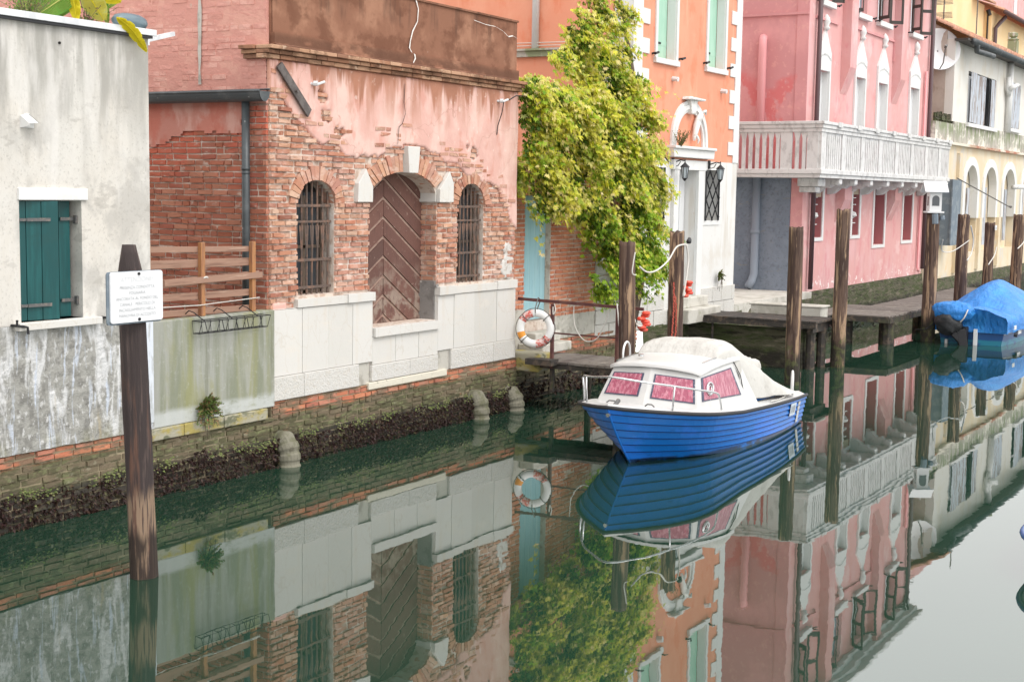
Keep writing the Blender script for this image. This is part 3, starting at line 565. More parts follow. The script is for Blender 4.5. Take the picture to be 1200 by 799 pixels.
leaf2((62,-8),(18,17),24,'banana_leaf',bow=.05); leaf2((95,-16),(42,19),26,'banana_leaf',y=12.15); leaf2((100,-25),(60,22),22,'banana_leaf',y=12.3); leaf2((84,-12),(90,25),13,'banana_yellow',y=12.1)
leaf2((98,-14),(122,24),25,'banana_faded',y=12.05); leaf2((118,-10),(126,28),10,'banana_leaf',y=12.15); leaf2((108,-9),(142,2),14,'banana_yellow',y=12.0); leaf2((150,-25),(125,10),14,'banana_leaf',y=12.3)
leaf2((137,21),(172,61),13,'banana_yellow',y=11.75,bow=.05,curl=.2,notch=5,n=20); leaf2((30,-30),(70,-5),26,'banana_leaf',y=12.35)
def sprig_clump(name,label,cat,loc,rad,n,mt,h=.3,ls=.035,group=None,spread=1.0,droop=.3):
    mb=MB()
    for i in range(n):
        a=random.random()*2*PI; r=rad*math.sqrt(random.random()); x=loc[0]+r*math.cos(a)*spread; y=loc[1]+r*math.sin(a)*.6; z=loc[2]
        top=Vector((x+random.uniform(-.5,.5)*h,y+random.uniform(-.6,.3)*h,z+h*random.uniform(.4,1)))
        b=Vector((loc[0]+.3*(x-loc[0]),loc[1]+.3*(y-loc[1]),z)); mb.tube([b,(b+top)/2+Vector((0,0,.02)),top],.003,n=3,cap=False,m=1)
        for k in range(9):
            t=(k+1)/9; p=b.lerp(top,t); dd=Vector((random.uniform(-1,1),random.uniform(-1,1),random.uniform(-droop,.8))).normalized(); s=dd.cross(Vector((random.random(),random.random(),.3))).normalized()
            L_=ls*random.uniform(.7,1.3); mb.add([p,p+dd*L_*.5+s*L_*.28,p+dd*L_,p+dd*L_*.5-s*L_*.28],[(0,1,2,3)],0)
    o=mb.build(name,[M[mt],M['bark']]); return tag(o,label,cat,group)
sprig_clump('flowering_shrub','low yellowish shrub behind the roof edge at the picture\'s left','plant',(10.45,12.15,5.36),.22,30,'small_leaf',.30)
sprig_clump('dry_shrub','dry twiggy shrub between the banana leaves and the slate pot','plant',(11.28,12.2,5.36),.12,26,'small_leaf',.42)
q_=ray_at(152,24,12.05); p=MB(); p.lathe([(.01,-.26),(.035,-.245),(.07,-.2),(.092,-.1),(.098,0),(.092,.12),(.072,.2),(.035,.245),(.01,.26)],(q_.x,12.05,5.385+.10),n=24,axis='x'); 
tag(p.build('glazed_pot',M['ceramic'],smooth=True),'slate blue glazed pot lying on the cream house roof edge','pot')

# ================================================================ low canal wall, fence, wire basket, wall plant
lw=thing('canal_wall','low algae streaked concrete wall between the cream house and the brick house','wall',(13,11.95,0))
mb=MB(); mb.box(11.885,14.145,11.92,12.12,.80,2.065); mb.build('wall',M['algae_concrete'],lw,bevel=.012)
mb=MB(); mb.add([(14.13,11.985,.8),(14.21,11.985,.8),(14.21,11.985,2.06),(14.13,11.985,2.06)],[(0,1,2,3)]); 
mb=MB(); 
for a,b in ((11.91,12.45),(12.46,13.15),(13.16,13.98)): mb.box(a,b,11.895+random.uniform(-.015,.01),12.1,.655,.797)
mb.build('stone_ledge',M['ledge_stone'],lw,bevel=.012)
footing(lw,11.91,14.15,11.96,.65)
fn=thing('board_fence','weathered slatted board fence standing on the low canal wall','fence',(13,12.0,2.06))
for x in (11.97,12.88,13.81):
    mb=MB(); mb.box(x-.035,x+.035,11.975,12.03,2.067 if x>12.5 else 1.9,2.95+random.uniform(-.03,.02)); mb.build('post',M['fence_post'],fn,bevel=.004)
for (za,zb_,hh,xe) in ((2.90,2.86,.07,13.86),(2.72,2.70,.10,13.84),(2.475,2.53,.10,13.98),(2.32,2.31,.085,13.84),(2.13,2.11,.075,13.84)):
    mb=MB(); mb.beam((11.92,12.045,za),(xe,12.045,zb_),.022,hh,up=(0,0,1)); mb.build('board',M['fence_wood'],fn,bevel=.003)
mb=MB(); mb.beam((12.2,11.962,2.50),(13.95,11.962,2.53),.02,.075); mb.build('board',M['fence_wood'],fn,bevel=.003)
mb=MB(); mb.tube([(11.95,11.965,2.22),(12.8,11.965,2.205),(13.9,11.965,2.24)],.006,n=5); mb.tube([(12.86,11.96,2.535),(12.9,11.95,2.545),(12.94,11.96,2.535)],.012,n=5); mb.build('wire',M['rope'],fn)
wb=MB()
for i in range(2):
    z=2.03-i*.15; y0,y1=(11.90,11.74) if i==0 else (11.885,11.79)
    wb.tube([(12.6,y0,z),(12.6,y1,z),(13.85,y1,z),(13.85,y0,z)],.006,n=5,closed=True)
for k in range(9):
    x=12.6+1.25*k/8; wb.tube([(x,11.9,2.03),(x,11.885,1.88),(x,11.79,1.88),(x,11.74,2.03)],.005,n=4)
for x in (12.66,13.15,13.62): wb.tube([(x,11.75,2.03),(x-.03,11.9,2.13),(x-.03,11.98,2.15),(x-.03,12.06,2.09)],.007,n=5)
for x in (12.75,13.05,13.3,13.5,13.75): wb.tube([(x-.1,11.74,2.03),(x,11.79,1.88)],.005,n=4)
tag(wb.build('wire_basket',M['black_iron']),'empty black wire planter basket hooked over the low canal wall','basket')
def fern(name,label,c,n,sz,mt):
    mb=MB()
    for i in range(n):
        d=Vector((random.uniform(-1,1),random.uniform(-1,-.1),random.uniform(-.7,1))).normalized(); p=Vector(c)+Vector((random.uniform(-.05,.05),0,random.uniform(-.05,.05))); l=sz*random.uniform(.4,1)
        for k in range(10):
            t=k/9; q=p+d*l*t+Vector((0,0,-.35*l*t*t)); s=d.cross(Vector((0,0,1)))
            if s.length<.1: s=Vector((1,0,0))
            s.normalize()
            for sg in (-1,1):
                e=q+s*sg*l*.16*(1-t*.7)+d*.02+Vector((0,0,random.uniform(-.02,.02))); mb.add([q,q+d*.025+s*sg*.005,e,q-d*.01+s*sg*.02],[(0,1,2,3)],0)
        mb.tube([p,p+d*l*.5+Vector((0,0,-.09*l)),p+d*l+Vector((0,0,-.35*l))],.004,n=3,m=1,cap=False)
    for i in range(9):
        x=c[0]+random.uniform(-.12,.12); mb.tube([(x,c[1]-.02,c[2]-.05),(x+random.uniform(-.06,.06),c[1]-.03,c[2]-.3*random.random()-.1)],.004,n=3,m=1)
    o=mb.build(name,[M[mt],M['bark']]); tag(o,label,'plant')
fern('wall_fern','small leafy plant growing out of the low canal wall',(12.82,11.9,.96),75,.22,'fern_leaf')
mb=MB()

# ================================================================ brick house
BX0,BX1,BY=14.15,20.45,12.02
bh=thing('brick_house','old pink and brick canal house with chevron door and white stone base','house',(17,12.02,0))
def zb(x):     # lower limit of the surviving plaster along the facade
    pts=[(14.1,4.86),(14.35,4.82),(14.5,4.66),(14.68,4.56),(14.78,4.42),(15.1,4.33),(15.5,4.24),(15.75,4.12),(16.0,4.06),(16.35,4.12),(16.7,4.2),(17.0,4.26),(17.5,4.28),(17.85,4.25),(18.2,4.12),(18.6,4.0),(18.9,3.92),(19.3,3.78),(19.6,3.74),(19.9,3.66),(20.15,3.40),(20.3,3.1),(20.46,3.0)]
    for (a,b),(c,d) in zip(pts[:-1],pts[1:]):
        if x<=c: return b+(d-b)*(x-a)/(c-a)
    return pts[-1][1]
def inp(x,z):
    n=.10*fbm(x,z,0,2.6,4)
    if z>zb(x)+n: 
        for (hx,hz,r) in ((15.28,4.62,.10),(15.22,4.85,.09),(18.9,4.35,.05),(15.62,4.42,.08),(19.1,4.23,.09)):
            if math.hypot((x-hx),(z-hz)*1.3)<r*(1+1.2*nz(x,z,5,9)): return False
        return True
    return z>3.55 and n>.085 and 15.3<x<16.3 and z<4.2 or (14.2<x<14.5 and 2.0<z<2.14 and n>-.05)
W1=(14.72,15.52,2.21,3.44,.31); W2=(18.66,19.43,2.19,3.42,.33); DR=(16.32,18.08,1.66,3.47,.43)
def blocked(z):
    r=[]
    for (a,b,z0,zs,ri) in (W1,W2,DR):
        th=.215 if (a,b)!=(16.32,18.08) else .285
        c=(a+b)/2; h=(b-a)/2
        if z0<z:
            if z<zs: r.append((a,b))
            else:
                t=(z-zs)/(ri+th)
                if t<1: hh=(h+th)*math.sqrt(1-t*t); r.append((c-hh,c+hh))
    if z<2.17: r+= [(14.65,16.37),(18.07,20.42)]
    if z<2.05: r.append((14.1,14.66))
    if z<1.7: r.append((14.1,20.5))
    if 3.45<z<3.92:
        r+= [(15.98,16.33),(18.05,18.44)]
    return r
mb=MB(); lay_bricks(mb,('y',BY),BX0,BX1,1.66,5.28,blocked,joff=2,skip=lambda x,z: z>zb(x)+.35 and inp(x,z),jit=.012,prot=.020,gap=.017)
voussoirs(mb,('y',BY),W1[0],W1[1],W1[3],W1[4],.20); voussoirs(mb,('y',BY),W2[0],W2[1],W2[3],W2[4],.20)
voussoirs(mb,('y',BY),DR[0],DR[1],DR[3],DR[4],.27,skip=lambda x,z: 17.14<x<17.46 or (z<3.85 and (x<16.33 or x>18.05)))
mb.build('brickwork',M['brick'],bh)
mb=MB(); lay_bricks(mb,('x',18.084),BY+.0,BY+.32,2.25,3.44,no,joff=5,bl=.22); mb.build('doorway_reveal',M['brick'],bh)
mb=MB(); mb.wall('y',[(BX0+.02,.82),(BX1-.01,.82),(BX1-.01,5.3),(BX0+.02,5.3)],[arch_poly(W1[0]-.005,W1[1]+.005,W1[2],W1[3],W1[4]),arch_poly(DR[0]-.005,DR[1]+.005,DR[2],DR[3],DR[4]),arch_poly(W2[0]-.005,W2[1]+.005,W2[2],W2[3],W2[4])],BY+.008,BY+.33); mb.build('wall',M['mortar'],bh)
# plaster skin
def plaster(x0,x1,z0,z1,fn,step,y,parent,mt,th=.03,amp=.012,name='plaster'):
    nu=int((x1-x0)/step); nv=int((z1-z0)/step); keep=[[fn(x0+(i+.5)*step,z0+(j+.5)*step) for i in range(nu)] for j in range(nv)]
    mb=MB(); idx={}; vs=[]
    def vid(i,j):
        if (i,j) not in idx:
            x=x0+i*step; z=z0+j*step; edge=0
            for a in (i-1,i):
                for b in (j-1,j):
                    if not(0<=a<nu and 0<=b<nv) or not keep[b][a]: edge=1
            jx=random.uniform(-.3,.3)*step if (edge and 0<i<nu and 0<j<nv) else 0; jz=random.uniform(-.3,.3)*step if (edge and 0<i<nu and 0<j<nv) else 0
            yy=y-th-amp*fbm(x,z,2,1.4,4)+(th*.55 if edge else 0)
            idx[(i,j)]=len(vs); vs.append((x+jx,yy,z+jz))
        return idx[(i,j)]
    fs=[]
    for j in range(nv):
        for i in range(nu):
            if keep[j][i]:
                fs.append((vid(i,j),vid(i+1,j),vid(i+1,j+1),vid(i,j+1)))
    ee={}
    for f in fs:
        for k in range(4):
            e=(f[k],f[(k+1)%4]); 
            if (e[1],e[0]) in ee: del ee[(e[1],e[0])]
            else: ee[e]=1
    base=len(vs); mp={}
    for (a,b) in ee:
        for q in (a,b):
            if q not in mp: mp[q]=len(vs); vs.append((vs[q][0],y+.01,vs[q][2]))
        fs.append((b,a,mp[a],mp[b]))
    mb.add(vs,fs); return mb.build(name,mt,parent,smooth=True)
def pfn(x,z):
    if not inp(x,z): return False
    if 17.12<x<17.48 and z<4.3: return False
    for (a,b,z0,zs,ri) in (W1,W2,DR):
        c=(a+b)/2;h=(b-a)/2
        if z>zs and ((x-c)/(h+.12))**2+((z-zs)/(ri+.12))**2<1: return False
    if 3.4<z<3.95 and (15.93<x<16.4 or 18.0<x<18.5): return False
    return True
plaster(BX0-.02,BX1+.02,2.0,5.31,pfn,.024,BY,bh,M['pink_plaster'],th=.030)
def patch(x,z): return ((x-20.18)/.20)**2+((z-2.45)/.34)**2+.9*fbm(x,z,4,4.5,4)<.85
plaster(19.85,BX1,2.18,2.95,patch,.022,BY,bh,mat('white_plaster_patch',(.62,.60,.57),.9,layers=[dict(c=(.40,.33,.28),s=(14,14,14),lo=.5,hi=.62,a=.7)],bumps=[((30,30,30),.008)]),th=.028,name='white_patch')
mb=MB(); vs=[]
for k in range(26):
    z=4.98+k*.09; y=13.16+.02*fbm(z,0,0,2.2,3); w2_=.028*(1+.8*fbm(z,3,0,3,3)); vs+=[(BX0-.036,y-w2_,z),(BX0-.036,y+w2_,z)]
mb.add(vs,[(2*i,2*i+1,2*i+3,2*i+2) for i in range(25)]); mb.build('mortar_repair',M['grey_niche'],bh)
# cornice and parapet
mb=MB()
def corn(z0,z1,y): 
    x=BX0-.13
    while x<20.52: 
        x2=min(20.52,x+random.uniform(.22,.3)); mb.box(x+.003,x2-.003,y+random.uniform(-.008,.008),BY+.1,z0,z1-.005); x=x2
corn(5.285,5.345,BY-.07); corn(5.345,5.40,BY-.11); corn(5.40,5.455,BY-.16)
for (z0,z1,o) in ((5.285,5.345,.04),(5.345,5.40,.08),(5.40,5.455,.13)): mb.box(BX0-o-.04,BX0-.02,BY+.11,BY+.36,z0,z1-.004)
mb.build('cornice',M['cornice_brick'],bh,bevel=.008)
mb=MB()
def pary(u,v): return (BX0+.02+u*(20.32-BX0-.02), BY-.05-.006*fbm(u*7,v,1,1.2)-(.07 if v<.03 else 0), 5.458+v*.95)
mb.grid(120,20,pary); mb.box(BX0+.03,20.32,BY-.03,BY+.3,5.458,6.40); mb.box(BX0+.02,20.35,BY-.085,BY-.03,5.458,5.62); mb.box(BX0+.02,20.34,BY-.075,BY+.33,6.40,6.43); mb.build('parapet',M['brown_render'],bh)
def crack(pts,wd,nm='filled_crack',y=BY-.078,mt='filler'):
    mb=MB(); vs=[];n=len(pts)
    for (px,pz) in pts:
        k=wd*random.uniform(.5,1.3); vs+= [(px-k,y-.003,pz+k*.3),(px+k,y-.003,pz-k*.3)]
    mb.add(vs,[(2*i,2*i+1,2*i+3,2*i+2) for i in range(n-1)]); mb.build(nm,M[mt],bh)
crack([(17.36,6.4),(17.42,6.28),(17.40,6.1),(17.28,5.95),(17.22,5.8),(17.20,5.70),(17.26,5.64)],.015,y=BY-.07)
crack([(17.30,5.62),(17.32,5.56),(17.27,5.49)],.018,y=BY-.092)
crack([(18.95,6.29),(19.3,6.26),(19.6,6.26),(19.85,6.21),(20.0,6.14),(20.15,6.17),(20.3,6.14)],.018,y=BY-.072)
crack([(17.12,5.18),(17.10,4.9),(17.14,4.75),(17.06,4.6),(16.98,4.55),(16.95,4.3)],.007,'crack',BY-.05,'dark_void')
crack([(18.3,4.3),(18.5,4.22),(18.7,4.08),(18.85,4.0)],.008,'crack',BY-.05,'dark_void')
# white stones: plinth slabs, sills, keystone, imposts
mb=MB(); mr_=MB(); YS=BY-.045
def slab(x0,x1,z0,z1,d=0,t=mb): t.box(x0+.003,x1-.003,YS-d+random.uniform(-.004,.004),BY+.2,z0+.003,z1-.003)
xs=[14.18,14.78,15.35,15.90,16.37]
for a,b in zip(xs[:-1],xs[1:]):
    slab(a,b,1.17 if a<15.8 else 1.17,2.05)
slab(14.18,14.66,2.05-.0,2.062); 
xs=[16.37,16.95,17.55,18.07]
for a,b in zip(xs[:-1],xs[1:]): slab(a,b,1.12,1.52)
xs=[18.07,18.52,19.12,19.82,20.42]
for a,b in zip(xs[:-1],xs[1:]): slab(a,b,1.17,2.03)
mr=mb
slab(14.66,15.75,2.052,2.17,.02); slab(15.75,16.39,2.052,2.18,.04); slab(16.385,18.06,1.52,1.655,.045); slab(18.06,18.55,2.032,2.17,.04); slab(18.55,19.8,2.032,2.16,.02); slab(19.8,20.44,2.032,2.18,.03)
mb.box(16.33,18.07,BY-.0,BY+.34,1.60,1.652)
mb.build('stone_plinth',M['white_stone'],bh,bevel=.006)
mb=MB()
for a,b,z0,z1 in ((14.17,14.8,.85,1.17),(14.8,16.03,.85,1.17),(16.33,17.3,.88,1.12),(17.3,18.06,.88,1.12),(18.43,19.7,.85,1.17),(19.7,20.42,.85,1.17)):
    mb.box(a+.003,b-.003,YS-.02,BY+.2,z0+.003,z1-.003)
mb.build('hammered_stone_course',M['white_stone_rough'],bh,bevel=.01)
mb=MB(); mb.box(16.25,18.30,YS-.03,BY+.1,.77,.875); mb.build('pale_ledge',M['pale_ledge'],bh,bevel=.012)
for a,b in ((16.04,16.325),(18.075,18.42)):
    mb=MB(); mb.box(a,b,BY-.02,BY+.1,.85,1.165); mb.build('stone_niche',M['grey_niche'],bh)
mb=MB(); mb.prism([(17.19,3.89),(17.42,3.89),(17.47,4.28),(17.15,4.28)],'y',BY-.10,BY+.2); mb.build('keystone',M['white_stone'],bh,bevel=.008)
mb=MB(); mb.prism([(15.98,3.46),(16.33,3.46),(16.335,3.68),(16.17,3.93),(15.99,3.72)],'y',BY-.07,BY+.3); mb.build('impost_stone',M['white_stone'],bh,bevel=.008)
mb=MB(); mb.prism([(18.05,3.46),(18.44,3.46),(18.44,3.75),(18.33,3.93),(18.06,3.66)],'y',BY-.07,BY+.001); mb.box(18.04,18.3,BY+.004,BY+.32,3.46,3.66); mb.build('impost_stone',M['white_stone'],bh,bevel=.008)
mb=MB(); mb.box(18.045,18.1,BY+.02,BY+.32,1.66,2.25); mb.box(18.03,18.10,BY-.03,BY+.018,2.16,2.20); mb.build('reveal_render',M['slate_render'],bh)
# chevron door
dY=BY+.30
dbase=MB(); dbase.prism([(16.25,1.63),(18.12,1.63),(18.12,3.95),(16.25,3.95)],'y',dY+.004,dY+.06); dbase.box(16.25,18.1,dY-.02,dY+.05,1.635,1.665)
dr=dbase.build('door',M['door_strip'],bh)
# seen part of the leaf runs from 16.0 to 17.95 behind the left jamb: planks meet in a chevron, apex up
cx0,cxm,cx1=16.3,17.08,18.09
def plank(side,k,pitch=.29,t=.238,mm=None):
    # band across half the door, sloping down from the middle
    s=.60
    mb=MB()
    zt=4.36-k*pitch
    if side<0: p=[(cx0,zt-s*(cxm-cx0)),(cxm-.006,zt),(cxm-.006,zt-t),(cx0,zt-s*(cxm-cx0)-t)]
    else: p=[(cxm+.006,zt),(cx1,zt-.64*(cx1-cxm)),(cx1,zt-.64*(cx1-cxm)-t),(cxm+.006,zt-t)]
    # clip to z>1.67
    q=[]
    n=len(p)
    for i in range(n):
        a=p[i]; b=p[(i+1)%n]
        if a[1]>=1.67: q.append(a)
        if (a[1]-1.67)*(b[1]-1.67)<0:
            f=(1.67-a[1])/(b[1]-a[1]); q.append((a[0]+(b[0]-a[0])*f,1.67))
    return q
pm=MB(); ps=MB()
for k in range(12):
    for sd in (-1,1):
        q=plank(sd,k)
        if len(q)>2: pm.prism(q,'y',dY-.012-random.uniform(0,.006),dY+.03)
pm.build('door_planks',M['door_wood'],dr,bevel=.004)
# barred windows
def barred(W,nm):
    (a,b,z0,zs,ri)=W; c=(a+b)/2;h=(b-a)/2; yb=BY+.07
    fr=MB(); fr.box(a-.02,b+.02,BY+.26,BY+.28,z0,zs+ri); w_=fr.build('window',M['dark_void'],bh)
    mb=MB()
    fr=.045
    for s,e in ((a,a+.05),(b-.05,b),(c-.025,c+.025)): mb.box(s,e,BY+.20,BY+.24,z0+.0,zs+.1)
    mb.box(a,b,BY+.20,BY+.235,z0,z0+.05); mb.box(a,b,BY+.20,BY+.235,z0+.62,z0+.66); mb.build('frame',M['bark'],w_)
    mb=MB(); mb.box(a+.05,c-.025,BY+.236,BY+.24,z0+.05,zs+.15); mb.box(c+.025,b-.05,BY+.236,BY+.24,z0+.05,zs+.15); mb.build('pane',M['glass_dark'],w_)
    gr=MB(); n=7
    for k in range(n):
        x=a+(k+.5)*(b-a)/n+random.uniform(-.006,.006); zt=zs+ri*math.sqrt(max(0,1-((x-c)/h)**2)); gr.tube([(x,yb,z0),(x+.004,yb-.004,(z0+zt)/2),(x,yb,zt)],.0145,n=6)
    for zz in (z0+.10,z0+.47,z0+1.20) : gr.box(a,b,yb-.022,yb-.012,zz-.018,zz+.018)
    gr.box(a,b,yb-.022,yb-.012,z0+.97,z0+1.0)
    for k in range(n):
        x=a+(k+.5)*(b-a)/n
        gr.add([(x-.045,yb-.004,z0+.93),(x,yb-.012,z0+.44),(x+.045,yb-.004,z0+.93),(x,yb+.01,z0+.95)],[(0,1,2),(0,3,1),(1,3,2)])
    gr.build('iron_grille',M['iron_rust'],w_)
barred(W1,'a'); barred(W2,'b')
# side wall seen over the courtyard
mb=MB(); lay_bricks(mb,('x',BX0),12.03,16.2,1.5,4.72,no,joff=9,gap=.011,jit=.01); mb.build('side_brickwork',M['brick_dark'],bh)
mb=MB(); lay_bricks(mb,('x',BX0),12.03,24,4.72,7.6,no,joff=4,gap=.006,jit=.006,prot=.005); mb.build('painted_side_brickwork',M['brick_pink'],bh)
mb=MB(); mb.box(BX0+.0,BX0+.3,12.05,16.2,1.0,4.72); mb.build('side_wall',M['mortar'],bh)
mb=MB(); mb.box(BX0-.017,BX0+.3,12.36,24,4.722,8.2); mb.box(BX0-.0165,BX0+.05,12.05,12.36,4.722,5.28); mb.box(BX0-.0165,BX0+.05,12.035,12.36,5.46,8.2);mb.build('upper_side_wall',M['brick_pink_mortar'],bh)
mb=MB(); mb.box(BX0+.31,20.30,16.0,16.2,.8,5.3); mb.box(20.0,20.44,12.36,16.2,.8,5.3); mb.box(BX0+.31,20.29,12.36,16.2,5.2,5.3); mb.build('rear_wall',M['mortar'],bh)
def side_plast(y,z):
    n=.16*fbm(y,z,1,1.7,4)
    return z>4.15+ .35*nz(y,0,0,1.3)+n and z<4.75
# thin remains of plaster high on the side wall
mbp=MB(); st=.035; 
for i in range(int(4.0/st)):
    for j in range(int(.95/st)):
        y=12.25+i*st; z=3.85+j*st
        if z>4.28+.22*nz(y,0,0,1.1)+.14*fbm(y,z,1,2.2,4) and y>12.42+.15*nz(z,0,0,4): mbp.add([(BX0-.034-.004*nz(y,z,0,3),y,z),(BX0-.034-.004*nz(y+st,z,0,3),y+st,z),(BX0-.034,y+st,z+st),(BX0-.034,y,z+st)],[(0,1,2,3)])
mbp.build('side_plaster',mat('side_pink_plaster',(.56,.25,.20),.93,layers=[dict(c=(.66,.40,.34),s=(3,3,1.5),lo=.48,hi=.6,a=.7),dict(c=(.55,.15,.10),s=(2,2,2),lo=.5,hi=.6,a=.6)],bumps=[((12,12,12),.01)]),bh)
g=MB(); 
def half(y,r=.085,n=10): return [(BX0-.05-.09+r*math.cos(PI+PI*k/n),r*math.sin(PI+PI*k/n)) for k in range(n+1)]
GX,GZ=BX0-.16,4.86
prof=[(GX+.10*math.cos(PI+PI*k/10),GZ+.13*math.sin(PI+PI*k/10)) for k in range(11)]
vs=[]; 
for y in (11.95,16.0):
    for (x,z) in prof: vs.append((x,y,z))
    for (x,z) in reversed(prof): vs.append((GX+(x-GX)*.93,y,GZ+(z-GZ)*.93))
n=22; g.add(vs,[(i,(i+1)%n,(i+1)%n+n,i+n) for i in range(n)])
g.prism([(x,z) for x,z in prof],'y',11.945,11.96)
g.tube([(GX-.10,11.95,GZ),(GX-.10,16,GZ)],.014,n=6); g.tube([(GX+.10,11.95,GZ+.03),(GX+.10,16,GZ+.03)],.012,n=6)
gut=g.build('gutter',M['gutter'],bh)
mb=MB(); mb.tube([(BX0-.12,12.30,4.78),(BX0-.12,12.30,1.5)],.052,n=14); mb.tube([(BX0-.12,12.30,3.86),(BX0-.12,12.30,3.90)],.058,n=14); mb.tube([(BX0-.12,12.30,3.82),(BX0-.12,12.30,3.83)],.06,n=14); mb.build('downpipe',M['gutter'],bh,smooth=True)
mb=MB(); mb.beam((14.30,11.95,5.18),(14.86,11.93,4.62),.03,.13,up=(0,-1,0.01)) if False else mb.add([(14.235,11.94,5.18),(14.33,11.94,5.25),(14.93,11.94,4.68),(14.86,11.94,4.58),(14.235,11.97,5.18),(14.33,11.97,5.25),(14.93,11.97,4.68),(14.86,11.97,4.58)],[(0,3,2,1),(4,5,6,7),(0,1,5,4),(1,2,6,5),(2,3,7,6),(3,0,4,7)])
mb.tube([(14.6,11.93,4.90),(14.6,11.9,4.90)],.02); mb.build('tilted_plank',mat('dark_grey_plank',(.10,.085,.08),.7,layers=[dict(c=(.17,.15,.14),s=(9,9,9),lo=.5,hi=.6,a=.6)]),bh)
for (x,z) in ((14.95,5.03),(19.75,5.10)):
    mb=MB(); mb.tube([(x,BY,z),(x+.08,BY-.1,z-.01),(x+.2,BY-.12,z+.03)],.018); mb.tube([(x+.04,BY-.06,z),(x+.07,BY-.11,z)],.034); mb.build('insulator',M['white_paint'],bh)
mb=MB(); mb.tube([(19.8,BY-.13,5.08),(19.76,BY-.12,4.9),(19.74,BY-.06,4.7),(19.73,BY-.05,4.55)],.008,n=5); mb.tube([(19.95,BY-.14,5.12),(20.15,BY-.15,5.2),(20.5,BY-.12,5.22)],.01,n=5); mb.build('cable',M['black_iron'],bh)
footing(bh,14.15,20.5,BY-.03,.845)
mb=MB(); 
# pale mortar smear on the jamb by window 2 and top of the plinth
mb.build('spare',M['mortar'],bh) if False else None

# ribbed outlet pipes at the water line
for i,(x,zt,lab) in enumerate(((14.30,.20,'algae grey ribbed drain pipe nearest the camera, left of the other two'),(19.08,.20,'ribbed drain pipe below the right end of the white stone base'),(20.2,.16,'stubby ribbed drain pipe in the corner beside the small jetty'))):
    mb=MB(); y=BY-.03; pts=[]
    for k in range(15):
        a=k/14*R(72); pts.append((x,y-.10-.24*math.sin(a),zt-.24*(1-math.cos(a))-.02*k/14))
    path=[(11.99,.33),(11.93,.335),(11.87,.30),(11.83,.22),(11.815,.12),(11.81,0),(11.81,-.15),(11.81,-.4)]; pts=[]
    for (ya,za),(yb_,zb2) in zip(path[:-1],path[1:]):
        for q in range(4): t=q/4; pts.append((x,ya+(yb_-ya)*t,(za+(zb2-za)*t)*(zt/.2)))
    rs=[(.165 if k%5<3 else .148)*min(1,.72+k*.045) for k in range(len(pts))]
    mb.tube(pts,[r*.96 for r in rs],n=20)
    tag(mb.build('drain_pipe',M['pipe_concrete'],smooth=False),lab,'drain pipe','ribbed drain pipes at the water line')

# ================================================================ brick garden wall with the blue door
gw=thing('garden_wall','orange brick garden wall with pale blue door half under the vine','garden wall',(21,12.3,0))
GY=12.3
def gbl(z):
    r=[]
    if z<3.58: r.append((21.24,22.18))
    if z<1.38: r.append((20.4,26))
    return r
mb=MB(); lay_bricks(mb,('y',GY),20.46,25.6,1.38,3.98,gbl,joff=3,gap=.012,skip=lambda x,z: 3.575<z<3.76 and x<23,jit=.008); mb.build('brickwork',M['brick_orange'],gw)
mb=MB(); mb.wall('y',[(20.46,.8),(25.6,.8),(25.6,3.98),(20.46,3.98)],[[(21.24,1.36),(22.18,1.36),(22.18,3.58),(21.24,3.58)]],GY-.003,GY+.3); mb.build('wall',M['mortar'],gw)
mb=MB(); mb.box(20.5,23.0,GY-.03,GY+.05,3.58,3.75); mb.build('orange_lintel',M['orange_plaster'],gw,bevel=.01)
mb=MB()
for k in range(24):
    x=20.5+k*.215; mb.add([(x+.1*math.cos(a)*1.0,GY-.14,4.0+.07*math.sin(a)) for a in [PI*t/6 for t in range(7)]]+[(x+.08*math.cos(a),GY+.35,4.12+.06*math.sin(a)) for a in [PI*t/6 for t in range(7)]],[(i,i+1,i+8,i+7) for i in range(6)])
mb.box(20.48,25.6,GY-.10,GY+.35,3.97,4.02); mb.build('tile_coping',M['terracotta'],gw)
mb=MB()
for k in range(5): mb.box(21.25+k*.186,21.25+(k+1)*.186-.004,GY+.10,GY+.13,1.38,3.575)
mb.box(21.24,22.18,GY+.131,GY+.15,1.38,3.578); mb.build('blue_door',M['blue_door'],gw,bevel=.003)
mb=MB(); mb.grid(60,14,lambda u,v:(22.18+u*1.75,GY-.03-.015*fbm(u*9,v*3,0,1.3),.98+v*.42+(.012*fbm(u*20,0,0,1) if v>.9 else 0))); mb.box(22.18,23.93,GY-.02,GY+.02,.98,1.38); mb.box(20.46,21.24,GY-.04,GY+.02,.8,1.6); mb.build('grey_render_base',M['niche'] if 'niche' in M else M['grey_niche'],gw)
mb=MB(); x=23.94
for r_,(z0,z1) in enumerate(((.86,1.12),(1.12,1.40),(1.40,1.72),(1.72,2.06),(2.06,2.4))):
    x=23.94+(r_%2)*.0; 
    while x<25.58:
        x2=min(25.6,x+random.uniform(.35,.6)); mb.box(x+.005,x2-.005,GY-.045+random.uniform(-.01,.01),GY+.02,z0+.004,z1-.004); x=x2
mb.build('ashlar_base',M['white_stone_rough'],gw,bevel=.012)
footing(gw,20.5,25.8,GY-.02,.98)
mb=MB(); mb.box(21.0,22.05,11.75,GY-.05,.86,1.02); mb.box(21.1,22.0,11.95,GY-.05,1.02,1.2); mb.build('door_step',M['quay_stone'],gw,bevel=.02)
mb=MB(); mb.box(20.5,20.95,11.55,GY-.05,.62,.93); mb.build('mossy_block',M['ledge_stone'],gw,bevel=.03)
